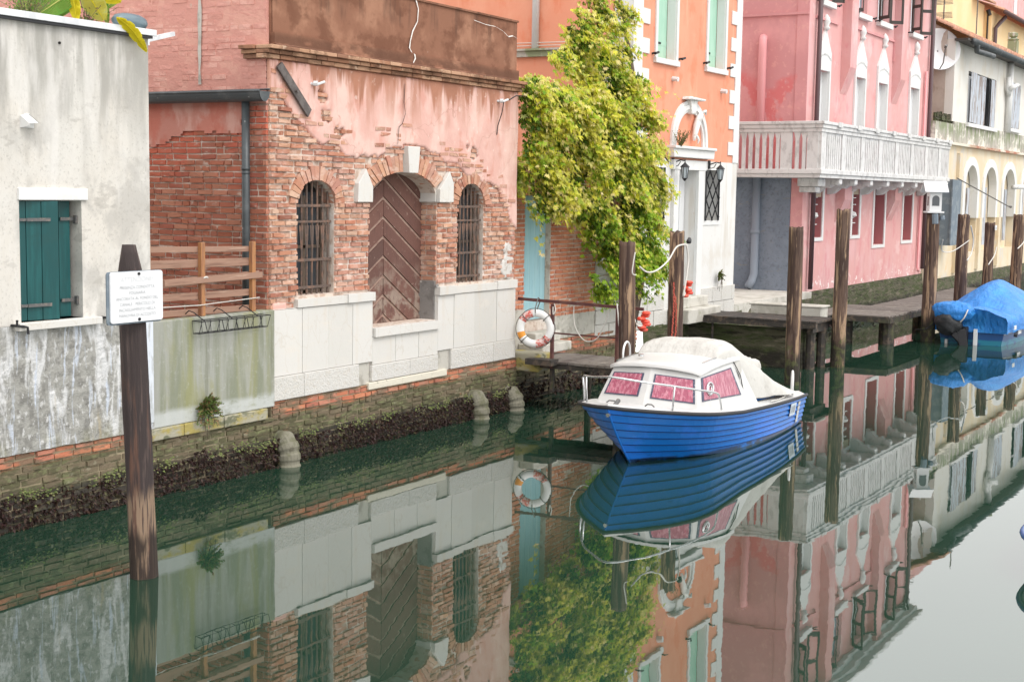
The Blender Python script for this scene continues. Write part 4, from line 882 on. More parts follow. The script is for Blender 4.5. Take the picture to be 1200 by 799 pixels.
# ================================================================ orange house
oh=thing('orange_house','bright orange house with white quoins, green shutters and a carved arch over its door','house',(28.4,12.42,0))
OY=12.42; OX0,OX1=25.6,31.33
ow=[(26.72,6.42),(27.66,6.42),(27.66,8.45),(26.72,8.45)]; ow2=[(29.38,6.45),(30.36,6.45),(30.36,8.45),(29.38,8.45)]
odoor=[(27.88,1.45),(28.92,1.45),(28.92,4.16),(27.88,4.16)]; og1=[(29.42,3.06),(30.22,3.06),(30.22,4.19),(29.42,4.19)]; og2=[(26.42,3.06),(27.22,3.06),(27.22,4.19),(26.42,4.19)]
mb=MB(); mb.wall('y',[(OX0,4.38),(OX1,4.38),(OX1,11.2),(OX0,11.2)],[ow,ow2],OY,OY+.3); mb.box(OX0,OX0+.3,OY+.301,18,4.0,11.2); mb.box(OX1-.3,OX1,OY+.301,20,4.38,11.2); mb.box(OX0,OX1,18,18.3,.9,11.2)
mb.box(OX0,OX0+.295,OY+.301,18,.9,4.0); mb.build('wall',M['orange_plaster'],oh)
mb=MB(); mb.wall('y',[(OX0,.9),(OX1,.9),(OX1,4.378),(OX0,4.378)],[odoor,og1,og2],OY-.012,OY+.3,mh=0); mb.box(OX1-.3,OX1,OY+.301,20,.9,4.378); mb.build('stone_ground_floor',M['house_stone'],oh)
mb=MB(); x=OX0
for r_,(z0,z1) in enumerate(((.86,1.20),(1.20,1.55))):
    x=OX0+.02
    while x<OX1:
        x2=min(OX1+.01,x+random.uniform(.5,.9))
        if not (z1>1.45 and x2>27.8 and x<29): mb.box(x+.006,x2-.006,OY-.05-random.uniform(0,.012),OY-.013,z0+.005,z1-.005)
        x=x2
mb.build('ashlar_base',M['white_stone_rough'],oh,bevel=.012)
mb=MB()
mb.box(OX1-.30,OX1+.02,OY-.03,OY-.001,4.38,11.1); mq=MB(); mq.box(OX0-.02,OX0+.42,OY-.03,OY-.001,4.38,11.1); mq.box(OX0-.02,OX0-.001,OY,OY+.4,4.0,11.1)
z=4.55; k=0
while z<10.8:
    mb.box(OX1-.60,OX1-.301,OY-.028,OY-.001,z,z+.30); mq.box(OX0+.421,OX0+.75,OY-.028,OY-.001,z+.12,z+.42); mq.box(OX0-.018,OX0-.001,OY+.4,OY+.7,z,z+.3); z+=.585 if k%2 else .60; k+=1
mb.build('quoins',M['white_trim'],oh,bevel=.006); mq.build('quoins',M['white_trim'],oh,bevel=.006)
mb=MB(); mb.box(OX0-.3,OX1+.3,OY-.45,OY+.001,11.2,11.35); mb.box(OX0-.15,OX1+.15,OY-.25,OY-.002,11.05,11.2); mb.build('eaves_cornice',M['white_trim'],oh)
mb=MB(); mb.add([(OX0-.3,OY-.5,11.36),(OX1+.3,OY-.5,11.36),(OX1+.3,18,13.4),(OX0-.3,18,13.4)],[(0,1,2,3)]); mb.build('roof',M['terracotta'],oh)
for (x0,x1,z0,z1) in ((26.72,27.66,6.42,8.45),(29.38,30.36,6.45,8.45)):
    mb=MB(); mb.wall('y',[(x0-.10,z0-.02),(x1+.10,z0-.02),(x1+.10,z1+.12),(x0-.10,z1+.12)],[[(x0+.005,z0+.005),(x1-.005,z0+.005),(x1-.005,z1-.005),(x0+.005,z1-.005)]],OY-.035,OY-.002); mb.box(x0+.001,x0+.02,OY,OY+.19,z0,z1); mb.box(x1-.02,x1-.001,OY,OY+.19,z0,z1); wn=mb.build('window',M['white_trim'],oh,bevel=.004)
    mb=MB(); mb.box(x0-.13,x1+.13,OY-.07,OY+.28,z0-.11,z0-.001); mb.build('sill',M['white_trim'],wn,bevel=.006)
    mb=MB(); mb.box(x0+.01,(x0+x1)/2-.003,OY+.20,OY+.235,z0+.012,z1-.01); mb.box((x0+x1)/2+.003,x1-.01,OY+.20,OY+.235,z0+.012,z1-.01)
    for zz in (z0+.35,z1-.35): mb.box(x0+.01,x1-.01,OY+.196,OY+.1995,zz-.05,zz+.05)
    s_=mb.build('green_shutters',M['green_shutter'],wn)
    mb=MB(); mb.box(x0+.25,x0+.62,OY+.185,OY+.195,z0+.33,z0+.37); mb.box(x0+.02,x0+.10,OY+.185,OY+.195,z0+.33,z0+.37); mb.build('hinge',M['black_iron'],wn)
    for x in (x0-.20,x1+.20):
        mb=MB(); mb.tube([(x,OY,z0+.06),(x,OY-.1,z0+.07)],.022); mb.tube([(x-.06,OY-.1,z0+.05),(x+.10,OY-.1,z0+.09)],.025); mb.build('shutter_hook',M['black_iron'],oh)
for (x,z) in ((27.55,6.05),(30.25,5.98)):
    mb=MB(); mb.tube([(x,OY,z),(x,OY-.14,z-.02)],.05); mb.build('wall_stub',M['white_paint'],oh)
# door with recess
mb=MB(); mb.box(27.88,28.92,OY+.26,OY+.30,1.45,4.16); dd=mb.build('door',M['white_paint'],oh)
mb=MB(); mb.box(28.42,28.62,OY+.252,OY+.2585,1.6,4.1); mb.build('door_glass',M['bluegrey_paint'],dd)
mb=MB(); mb.box(28.64,28.90,OY+.235,OY+.258,1.5,4.12); mb.box(28.2,28.40,OY+.235,OY+.258,1.5,4.12); mb.build('door_leaf',M['white_paint'],dd,bevel=.004)
mb=MB()
for (a,b) in ((27.62,27.875),(28.925,29.22)): mb.box(a,b,OY-.09,OY-.014,1.4,4.16)
mb.box(27.55,29.32,OY-.10,OY-.014,4.162,4.37); mb.build('door_surround',M['white_trim'],oh,bevel=.006)
mb=MB(); mb.box(27.5,29.3,OY-.55,OY-.052,.9,1.2); mb.box(27.65,29.15,OY-.3,OY-.052,1.2,1.42); mb.build('door_steps',M['quay_stone'],oh,bevel=.02)
# carved arch frame
ar=MB(); cx=28.48
def archpt(t,ho,zo):  # t 0..1 from left foot over the top to the right foot
    a=PI*(1-t); return (cx+ho*math.cos(a), 4.62+zo*(math.sin(a)**.8 if math.sin(a)>0 else 0))
for (ho,zo,hi,zi,y0,y1) in ((.98,1.03,.90,.95,OY-.05,OY-.001),(.90,.95,.80,.86,OY-.085,OY-.002),(.80,.86,.72,.79,OY-.045,OY-.003)):
    n=24; vs=[]
    for i in range(n+1):
        a=archpt(i/n,ho,zo); b_=archpt(i/n,hi,zi)
        vs+=[(a[0],y0,a[1]),(b_[0],y0,b_[1]),(a[0],y1,a[1]),(b_[0],y1,b_[1])]
    fs=[]
    for i in range(n):
        q=4*i; fs+=[(q,q+1,q+5,q+4),(q+2,q,q+4,q+6),(q+1,q+3,q+7,q+5)]
    ar.add(vs,fs)
af=ar.build('arch_frame',M['white_trim'],oh)
mb=MB(); mb.prism([(28.36,5.36),(28.58,5.36),(28.66,5.66),(28.28,5.66)],'y',OY-.13,OY); mb.prism([(28.05,5.655),(28.9,5.655),(28.98,5.70),(28.1,5.72)],'y',OY-.20,OY); mb.build('keystone',M['marble'],af,bevel=.02)
mb=MB(); mb.prism([(27.40,4.42),(29.56,4.42),(29.60,4.60),(27.36,4.60)],'y',OY-.17,OY-.001); mb.box(27.35,29.60,OY-.22,OY-.001,4.601,4.66); mb.build('arch_sill',M['white_trim'],af,bevel=.012)
mb=MB(); prof=[(28.98,5.44,.03),(28.9,5.38,.055),(28.78,5.28,.075),(28.68,5.12,.08),(28.62,4.98,.06),(28.58,4.88,.05),(28.56,4.80,.03)]
mb.tube([(x,OY-.10,z) for x,z,r in prof],[r for x,z,r in prof],n=10); mb.tube([(28.92,OY-.13,5.42),(29.05,OY-.14,5.46),(29.15,OY-.11,5.38)],[.035,.035,.015],n=6); mb.tube([(28.62,OY-.14,4.9),(28.70,OY-.15,4.82),(28.68,OY-.14,4.74)],[.03,.035,.015],n=6)
mb.build('carving',M['marble'],af,smooth=True)
sprig_clump('sill_plant','tuft of dry plant on the left end of the carved arch sill','plant',(27.62,OY-.2,4.64),.14,40,'small_leaf',.34)
# barred lattice windows
for i,q in enumerate((og1,og2)):
    x0,x1,z0,z1=q[0][0],q[1][0],q[0][1],q[2][1]
    mb=MB(); mb.box(x0,x1,OY+.27,OY+.29,z0,z1); wn=mb.build('window',M['glass_dark'],oh)
    mb=MB(); mb.wall('y',[(x0-.12,z0-.1),(x1+.12,z0-.1),(x1+.12,z1+.005),(x0-.12,z1+.005)],[[(x0+.002,z0+.002),(x1-.002,z0+.002),(x1-.002,z1-.002),(x0+.002,z1-.002)]],OY-.03,OY-.0125); mb.build('window_frame',M['white_trim'],wn)
    mb=MB(); n=4; h=(z1-z0)/2.6
    for s in (-1,1):
        for k in range(-4,6):
            a=(x0,z0+k*h); b_=(x1,z0+k*h+(z1-z0)*.85)
            if s<0: a=(x1,a[1]); b_=(x0,b_[1])
            # clip
            (ax,az),(bx,bz)=a,b_
            if az<z0: t=(z0-az)/(bz-az); ax,az=ax+(bx-ax)*t,z0
            if bz>z1 and az<z1: t=(z1-az)/(bz-az); bx,bz=ax+(bx-ax)*t,z1
            if az<z1 and bz>z0+.02: mb.beam((ax,OY-.05-.006*s,az),(bx,OY-.05-.006*s,bz),.012,.026,up=(0,1,0))
    mb.box(x0,x0+.03,OY-.06,OY-.035,z0,z1); mb.box(x1-.03,x1,OY-.06,OY-.035,z0,z1); mb.build('iron_grille',M['black_iron'],wn)
# lanterns
def lantern(x,z,lab=None):
    K=.62; y=OY-.30; n=6; sk=lambda pr:[(r*K,h*K) for r,h in pr]
    mb=MB(); mb.tube([(x,OY-.02,z+.06),(x,OY-.2,z+.12),(x,y,z+.10)],.014,n=6); mb.box(x-.03,x+.03,OY-.05,OY-.013,z-.03,z+.16)
    mb.tube([(x,OY-.03,z-.02),(x,OY-.14,z+.0),(x,OY-.2,z+.09)],.009,n=6); mb.tube([(x,y,z+.14),(x,y,z+.06)],.009,n=6)
    mb.lathe(sk([(.015,.12),(.05,.07),(.15,-.02),(.165,-.05),(.13,-.055)]),(x,y,z),n=6); mb.lathe(sk([(.075,-.44),(.09,-.42),(.05,-.48),(.02,-.52)]),(x,y,z),n=6)
    for k in range(6):
        a=2*PI*k/6; mb.tube([(x+.13*K*math.cos(a),y+.13*K*math.sin(a),z-.05*K),(x+.08*K*math.cos(a),y+.08*K*math.sin(a),z-.43*K)],.007,n=4)
    l=mb.build('lantern',M['black_iron'],oh)
    mb=MB(); mb.lathe(sk([(.118,-.06),(.07,-.425)]),(x,y,z),n=6); mb.build('lantern_glass',M['glass_pale'],l)
lantern(27.66,4.24); lantern(29.62,4.24)
mb=MB(); mb.box(OX0-.10,OX0-.001,13.2,18,6.40,6.52); mb.box(OX0-.16,OX0-.001,13.2,18,6.52,6.56); mb.build('string_ledge',M['band_grey'],oh)
mb=MB(); mb.tube([(OX0-.07,14.6,11.2),(OX0-.07,14.6,6.56)],.075,n=12); mb.build('white_downpipe',M['white_paint'],oh,smooth=True)
mb=MB(); 
for z in (6.60,6.66): mb.tube([(OX0-.1,12.9,z),(OX0-.1,15.8,z+.03)],.008,n=4)
mb.build('cable',M['rope'],oh)

# ================================================================ pink house
ph=thing('pink_house','pink house with pointed white window hoods and a long white balcony','house',(43,12.7,0))
PY=12.7; PX0,PX1=36.9,49.6
low=[(37.78,2.50,38.55,3.84),(41.35,2.50,42.05,3.93),(43.6,2.16,44.75,3.90),(46.95,2.22,48.05,3.92)]
goth=[(37.74,4.4,38.62,7.08),(41.10,4.4,42.0,7.14),(43.38,4.4,44.35,7.14),(47.06,4.4,48.12,7.26)]
upp=[(37.75,8.95,38.65,10.6),(41.0,8.98,42.05,10.6),(43.15,8.98,44.3,10.6),(46.85,9.02,47.95,10.6)]
holes=[[(a,b),(c,b),(c,d),(a,d)] for (a,b,c,d) in low+goth+upp]
mb=MB(); mb.wall('y',[(PX0,.95),(PX1,.95),(PX1,11.0),(PX0,11.0)],holes,PY,PY+.32); mb.box(PX1-.3,PX1,PY+.321,20,.9,11); mb.build('wall',M['pink_wall'],ph)
mb=MB(); mb.box(PX0,PX0+.3,PY+.321,20,4.2,11); mb.box(PX0-.03,PX0-.001,PY-.01,PY+.32,1.0,11); mb.build('side_wall',M['pink_side'],ph)
mb=MB(); mb.box(PX0-.05,PX0+.3,PY+.325,20,.9,4.19); mb.build('grey_blue_side',M['grey_blue'],ph)
mb=MB(); mb.grid(90,8,lambda u,v:(PX0+u*13,PY-.16+.13*v-.10*fbm(u*13,v*2,0,1.2)*(1-v*.7),-.4+v*1.42)); mb.build('mossy_footing',M['mossy_wall'],ph,smooth=True)
for (a,b,c,d) in low:
    mb=MB(); mb.box(a,c,PY+.28,PY+.30,b,d); wn=mb.build('window',M['room_pink'],ph)
    mb=MB(); mb.wall('y',[(a-.14,b-.10),(c+.14,b-.10),(c+.14,d+.10),(a-.14,d+.10)],[[(a-.002,b-.002),(c+.002,b-.002),(c+.002,d+.002),(a-.002,d+.002)]],PY-.03,PY-.0015); mb.build('window_frame',M['white_trim'],wn)
    mb=MB(); mb.box(a+.002,a+.05,PY+.0,PY+.27,b+.02,d-.01); mb.build('reveal_board',M['slate_blue'],wn)
    mb=MB(); mb.box(c-.02,c-.002,PY+.001,PY+.27,b+.005,d-.005); mb.box(a+.06,c-.021,PY+.05,PY+.26,d-.03,d-.002); mb.build('reveal',M['room_pink'],wn)
    if a<43:
        mb=MB(); mb.box(a,c,PY+.02,PY+.06,d-.22,d-.002); mb.build('blind',M['brown_blind'],wn)
        mb=MB(); mb.tube([(a+.3,PY+.1,b+.02),(a+.3,PY+.1,b+.5)],.03); mb.lathe([(.05,.5),(.16,.58),(.13,.68),(.03,.72)],(a+.3,PY+.1,b),n=10)
        for zz in (b+.35,b+.62,b+.9,b+1.1): mb.box(a+.05,a+.55,PY+.05,PY+.2,zz,zz+.025)
        mb.build('shelf_ornaments',M['marble'],wn)
# pointed hoods
for (a,b,c,d) in goth:
    cx=(a+c)/2; o=.10
    mb=MB(); mb.box(a+.02,c-.02,PY+.15,PY+.31,b,d); wn=mb.build('balcony_window',M['white_paint'],ph)
    mb=MB(); mb.wall('y',[(a-o,b),(c+o,b),(c+o,d+.5),(cx,d+1.15),(a-o,d+.5)],[[(a-.001,b+.01),(c+.001,b+.01),(c+.001,d+.001),(a-.001,d+.001)]],PY-.06,PY-.0015); mb.build('pointed_hood',M['white_trim'],wn,bevel=.01)
    mb=MB(); mb.tube([(cx,PY-.05,d+1.08),(cx,PY-.05,d+1.14),(cx,PY-.05,d+1.2),(cx,PY-.05,d+1.30),(cx,PY-.05,d+1.42),(cx,PY-.05,d+1.52)],[.06,.12,.07,.12,.09,.015],n=8); mb.build('finial',M['white_trim'],wn,smooth=True)
    mb=MB(); zz=[(a-o+.06+(c-a+2*o-.12)*k/16,PY-.066,d+.30+(.07 if k%2 else 0)+.12*math.sin(PI*k/16)) for k in range(17)]; mb.tube(zz,.016,n=5)
    mb.build('hood_carving',M['white_trim'],wn)
    mb=MB(); mb.box(a+.47*(c-a),a+.50*(c-a),PY+.14,PY+.149,b,d); mb.build('window_bar',M['balcony'],wn)
    mb=MB(); mb.box(c-.02,c-.002,PY-.001,PY+.27,b+.005,d-.005); mb.box(a+.002,a+.02,PY-.001,PY+.27,b+.005,d-.005); mb.build('reveal',M['white_trim'],wn)
# upper windows with dark shutters
def openshutter(xh,side,z0,z1,wd,parent,ang):
    mb=MB(); dx=math.cos(ang)*wd*side; dy=-math.sin(ang)*wd
    def F(u,z): return (xh+dx*u, PY-.04+dy*u, z)
    up=(dy,-dx,0)
    for (u0,u1,a,b_) in ((0,.14,z0,z1),(.86,1,z0,z1)): 
        mb.beam(F((u0+u1)/2,a),F((u0+u1)/2,b_),.04,abs(u1-u0)*wd,up=(dx,dy,0))
    for z in (z0+.05,z1-.05,(z0+z1)/2): mb.beam(F(.07,z),F(.93,z),.04,.1)
    return mb.build('shutter',M['dark_shutter'],parent)
for i,(a,b,c,d) in enumerate(upp):
    mb=MB(); mb.box(a,c,PY+.24,PY+.27,b,d); wn=mb.build('window',M['glass_pale'],ph)
    mb=MB(); mb.box(a-.12,c+.12,PY-.14,PY+.2,b-.16,b-.004); mb.build('sill',M['white_trim'],wn,bevel=.01)
    mb=MB(); 
    for (s,e) in ((a,a+.07),(c-.07,c),((a+c)/2-.04,(a+c)/2+.04)): mb.box(s,e,PY+.18,PY+.238,b,d)
    mb.box(a,c,PY+.18,PY+.238,b,b+.06); mb.build('window_frame',M['dark_shutter'] if i!=1 else M['grey_pipe'],wn)
    mb=MB(); mb.box(a+.08,c-.08,PY+.2,PY+.21,b+.07,d); mb.build('curtain',M['curtain_white'],wn)
    wd=(c-a)/2
    if i!=1: openshutter(a,-1,b+.02,d-.02,wd*.8,wn,R(60)); openshutter(c,1,b+.02,d-.02,wd*.8,wn,R(48))
    else: openshutter(a+.02,1,b+.02,d-.02,.16,wn,R(60)); 
    for x in (a-.25,c+.35): 
        mb=MB(); mb.tube([(x,PY,b-.05),(x,PY-.16,b-.03)],.022); mb.tube([(x-.06,PY-.15,b-.06),(x+.12,PY-.15,b)],.026); mb.build('shutter_hook',M['black_iron'],wn)
# buttress chimneys: two flues that taper at their feet
for (x0,x1,zb_) in ((39.75,40.35,6.55),(45.0,45.6,6.6)):
    mb=MB(); mb.prism([(PY-.27,zb_+.75),(PY-.002,zb_),(PY-.002,11.0),(PY-.27,11.0)],'x',x0,x1); mb.build('chimney_breast',M['pink_wall'],ph)
for (x0,x1) in ((39.75,40.45),(45.0,45.65)):
    mb=MB(); mb.prism([(PY-.27,3.55),(PY-.002,2.9),(PY-.002,4.2),(PY-.27,4.2)],'x',x0,x1); mb.build('wall_bracket',M['pink_wall'],ph)
mb=MB(); mb.box(40.9,45.0,PY-.05,PY-.0015,8.50,8.56); mb.box(37.4,39.3,PY-.05,PY-.0015,8.42,8.48); mb.box(44.94,45.0,PY-.05,PY-.0015,7.9,8.498); mb.box(PX0-.06,PX0-.031,PY+.0,20,8.46,8.53); mb.build('string_moulding',M['pink_side'],ph)
mb=MB(); mb.box(PX0-.3,PX1+.3,PY-.55,PY+.1,11.0,11.12); mb.box(PX0-.2,PX1+.2,PY-.35,PY+.1,10.85,10.999); mb.box(PX0-.1,PX1+.1,PY-.15,PY-.002,10.7,10.849)
mb.box(PX0-.35,PX0+.2,PY+.1,20,11.0,11.12); mb.box(PX1-.2,PX1+.35,PY+.1,20,11.0,11.12); mb.build('eaves_cornice',M['white_trim'],ph,bevel=.01)
mb=MB(); mb.add([(PX0-.3,PY-.5,11.13),(PX1+.3,PY-.5,11.13),(PX1+.3,20,13.6),(PX0-.3,20,13.6)],[(0,1,2,3)]); mb.build('roof',M['terracotta'],ph)
mb=MB(); mb.tube([(37.45,PY-.12,10.9),(37.45,PY-.12,1.1)],.065,n=10); mb.build('dark_downpipe',M['brown_pipe'],ph,smooth=True)
mb=MB(); mb.tube([(PX1-.28,PY-.12,10.9),(PX1-.28,PY-.12,1.2)],.07,n=10); mb.build('dark_downpipe',M['brown_pipe'],ph,smooth=True)
mb=MB(); mb.tube([(PX1-.75,PY-.08,7.9),(PX1-.75,PY-.08,1.3),(PX1-.9,PY-.14,1.15)],.05,n=8); mb.build('pink_downpipe',M['pink_pipe'],ph,smooth=True)
mb=MB(); mb.tube([(PX0-.05,13.95,7.9),(PX0-.16,13.92,7.78),(PX0-.16,13.92,7.6),(PX0-.16,13.92,4.2)],.11,n=12); mb.build('side_vent_pipe',M['pink_pipe'],ph,smooth=True)
mb=MB(); mb.tube([(PX0-.17,13.95,4.2),(PX0-.17,13.95,1.5),(PX0-.25,13.98,1.3),(PX0-.35,14.05,1.12)],.11,n=12); mb.tube([(PX0-.17,13.95,2.6),(PX0-.17,13.95,2.72)],.13,n=12); mb.build('grey_vent_pipe',M['grey_pipe'],ph,smooth=True)
# balcony: corner at (35.7, 11.87), wraps round the side wall
bal=MB(); BXc,BYc,BXe=35.75,11.87,49.42
bal.box(BXc-.06,BXe,BYc-.06,PY-.005,4.22,4.34); bal.box(BXc-.06,PX0-.055,PY-.004,20,4.22,4.34); bal.box(BXc-.02,BXe-.04,BYc-.02,PY-.005,4.12,4.219); bal.box(BXc-.02,PX0-.055,PY-.004,20,4.12,4.219)
bo=bal.build('balcony',M['balcony'],ph,bevel=.01)
mb=MB(); mb.box(BXc-.10,BXe+.04,BYc-.10,BYc+.16,5.50,5.58); mb.box(BXc-.07,BXe,BYc-.07,BYc+.13,5.40,5.499); mb.box(BXc-.04,BXe,BYc-.04,BYc+.10,5.30,5.399)
mb.box(BXc-.10,BXc+.16,BYc+.161,20,5.50,5.58); mb.box(BXc-.07,BXc+.13,BYc+.131,20,5.40,5.499); mb.box(BXc-.04,BXc+.10,BYc+.101,20,5.30,5.399)
mb.box(BXe-.2,BXe+.03,BYc+.161,PY-.01,5.40,5.58); mb.build('handrail',M['balcony'],bo,bevel=.012)
mb=MB()
x=BXc+1.1
while x<BXe: mb.box(x,x+.34,BYc-.125,BYc-.101,5.47,5.60); x+=1.72
mb.build('rail_blocks',M['balcony'],bo)
mb=MB()
def bal_board(t,along,x,wd=.155):
    # board baluster with a pointed top gap
    if along: t.prism([(x,4.34),(x+wd,4.34),(x+wd,5.18),(x+wd/2+wd*.5,5.18),(x+wd,5.30),(x,5.30)],'y',BYc,BYc+.05)
    else: t.prism([(x,4.34),(x+wd,4.34),(x+wd,5.30),(x,5.30)],'x',BXc,BXc+.05)
x=BXc; i=0
while x<BXe-.1:
    if i%9==0: mb.box(x,x+.30,BYc-.02,BYc+.06,4.34,5.30); x+=.34
    else:
        wd=.115; mb.prism([(x,4.34),(x+wd,4.34),(x+wd,5.16),(x+wd+.03,5.30),(x-.03,5.30),(x,5.16)],'y',BYc,BYc+.05); x+=.175
    i+=1
y=BYc+.06; i=0
while y<19:
    if i in (0,3,12,21,30): mb.box(BXc-.02,BXc+.06,y,y+.30,4.34,5.30); y+=.34
    else:
        wd=.095; mb.prism([(y,4.34),(y+wd,4.34),(y+wd,5.12),(y+wd+.045,5.30),(y-.045,5.30),(y,5.12)],'x',BXc,BXc+.05); y+=.19
    i+=1
mb.build('balusters',M['balcony'],bo)
mb=MB(); mb.box(BXc+.3,PX0-.06,12.75,19.5,4.345,4.36); mb.build('balcony_floor',M['pink_side'],bo)
def corbel(x,y0=BYc+.02,wd=.26):
    mb=MB(); mb.prism([(y0,4.12),(y0,3.98),(y0+.06,3.93),(y0+.18,3.95),(y0+.3,3.86),(y0+.42,3.88),(y0+.62,3.72),(PY-.01,3.70),(PY-.01,4.12)],'x',x,x+wd); return mb.build('corbel',M['balcony'],bo,bevel=.02)
for x in (37.5,38.9,40.4,42.1,43.7,45.3,46.9,48.5): corbel(x)
mb=MB(); mb.box(36.35,36.95,BYc+.22,PY-.02,3.90,4.119); mb.box(36.5,36.9,BYc+.34,PY-.02,3.74,3.899); mb.build('corner_block',M['balcony'],bo,bevel=.03)
mb=MB(); mb.box(BXc+.05,PX0-.06,14.6,14.9,3.8,4.119); mb.build('side_corbel',M['balcony'],bo,bevel=.02)

# ================================================================ arcaded cream and yellow house
ch=thing('arcaded_house','cream and yellow house with white arches and peeling shutters, right of the pink house','house',(60,12.45,0))
CY_=12.45; CX0,CX1=50.1,80
arch=[]; xs=[(54.0,56.7),(57.3,60.1),(60.9,63.8),(64.8,67.8),(69,72),(73,76)]
holes=[arch_poly(a+.12,b-.12,1.6,4.1,.95,12) for a,b in xs]
mb=MB(); mb.wall('y',[(CX0-.4,.6),(CX1,.6),(CX1,5.55),(CX0-.4,5.55)],holes,CY_,CY_+.3); mb.box(CX0-.4,CX1,CY_+.6,CY_+.7,.8,5.5); mb.build('arcade_wall',M['yellow_wall'],ch)
for i,(a,b) in enumerate(xs):
    c=(a+b)/2; h=(b-a)/2; mb=MB(); n=18; vs=[]; pts=[]
    pa=[(a,2.9),(a,4.1)]+[(c-h*math.cos(PI*k/n),4.1+1.12*math.sin(PI*k/n)) for k in range(1,n)]+[(b,4.1),(b,2.9)]
    pi_=[(a+.34,2.9),(a+.34,4.05)]+[(c-(h-.34)*math.cos(PI*k/n),4.05+.85*math.sin(PI*k/n)) for k in range(1,n)]+[(b-.34,4.05),(b-.34,2.9)]
    for p,q in zip(pa,pi_): vs+=[(p[0],CY_-.06,p[1]),(q[0],CY_-.06,q[1]),(p[0],CY_+.02,p[1]),(q[0],CY_+.25,q[1])]
    fs=[]
    for k in range(len(pa)-1): q=4*k; fs+=[(q,q+1,q+5,q+4),(q,q+4,q+6,q+2),(q+1,q+3,q+7,q+5)]
    mb.add(vs,fs); w_=mb.build('arch_surround',M['white_trim'],ch)
    mb=MB(); mb.box(a+.15,b-.15,CY_+.28,CY_+.31,1.6,5.0); mb.build('arch_infill',M['yellow_wall'],ch)
    mb=MB(); xa=a+.4; mb.box(xa+.1,xa+.95,CY_+.24,CY_+.279,1.9,4.05); wo=mb.build('window',M['glass_dark'],ch)
    mb=MB(); 
    if i%2: mb.box(xa+.05,xa+.95,CY_+.12,CY_+.16,1.8,4.1); mb.box(xa+.96,xa+1.15,CY_+.12,CY_+.16,1.8,4.1)
    else: mb.box(xa+1.0,xa+1.45,CY_+.12,CY_+.16,1.9,4.05); mb.box(xa-.05,xa+.08,CY_+.1,CY_+.16,1.9,4.05)
    mb.build('shutter',M['peeled_shutter'],wo)
for (x,z0) in ((50.4,.9),(53.0,.9),(56.75,.9),(60.25,.9),(64.0,.9)):
    mb=MB(); mb.box(x,x+.42,CY_-.12,CY_-.001,z0,2.9 if x>53.5 else 5.3); mb.build('pilaster',M['yellow_wall'],ch)
mb=MB(); mb.box(CX0-.4,CX1,CY_-.16,CY_+.3,5.551,5.64); mb.build('string_course',mat('rusty_string_course',(.50,.36,.26),.9,layers=[dict(c=(.42,.14,.09),s=(1,1,4),lo=.48,hi=.56,a=.8),dict(c=(.74,.70,.60),s=(.6,.6,2),lo=.52,hi=.58,a=.9)]),ch)
mb=MB(); mb.box(52.35,CX1,CY_-.02,CY_+.3,5.641,6.4); mb.box(CX0-.4,52.34,CY_+.0,CY_+.3,5.641,6.3); mb.build('patched_band',M['band_grey'],ch)
mb=MB(); x=CX0-.3
while x<53: mb.box(x,x+.10,CY_+.05,CY_+.12,6.3,6.62+random.uniform(-.05,.05)); x+=.22
mb.box(CX0-.3,53.4,CY_+.03,CY_+.06,6.38,6.42); mb.box(50.5,50.9,CY_-.01,CY_+.02,6.36,6.52); mb.build('weathered_railing',M['mossy_wall'],ch)
wins=[(54.2,6.45,58.9,8.35),(61.3,6.6,63.7,8.5),(66,6.6,70,8.5),(72.5,6.6,75,8.5)]
mb=MB(); mb.wall('y',[(52.0,6.4),(CX1,6.4),(CX1,9.3),(52.0,9.3)],[[(a,b),(c,b),(c,d),(a,d)] for a,b,c,d in wins],CY_,CY_+.3); mb.build('upper_wall',M['cream_wall'],ch)
mb=MB(); 
sdp=[(CY_+.301,5.64),(14.8,5.64),(14.8,9.3),(13.5,10.0),(CY_+.301,9.62)]
mb.prism(sdp,'x',51.98,52.28); mb.build('side_wall',M['taupe_wall'],ch)
for (a,b,c,d) in wins:
    mb=MB(); mb.box(a,c,CY_+.25,CY_+.28,b,d); wn=mb.build('window',M['glass_dark'],ch)
    n=5 if c-a>3 else 3; 
    for k in range(n):
        wd=(c-a)/n; x0=a+k*wd; mb=MB()
        nb=3
        for j in range(nb): mb.add([(x0+.02+j*wd/nb,CY_-.02-.10*math.sin(k*2.1+1),b+.03),(x0+(j+1)*wd/nb-.01,CY_-.06-.05*math.cos(k),b+.03),(x0+(j+1)*wd/nb-.01,CY_-.06-.05*math.cos(k),d-.03-.04*(k%2)),(x0+.02+j*wd/nb,CY_-.02-.10*math.sin(k*2.1+1),d-.03-.04*(k%2))],[(0,1,2,3)])
        mb.build('shutter',M['peeled_shutter'],wn)
    mb=MB(); mb.box(a-.15,c+.15,CY_-.12,CY_-.001,b-.14,b-.002); mb.build('sill',M['white_trim'],wn)
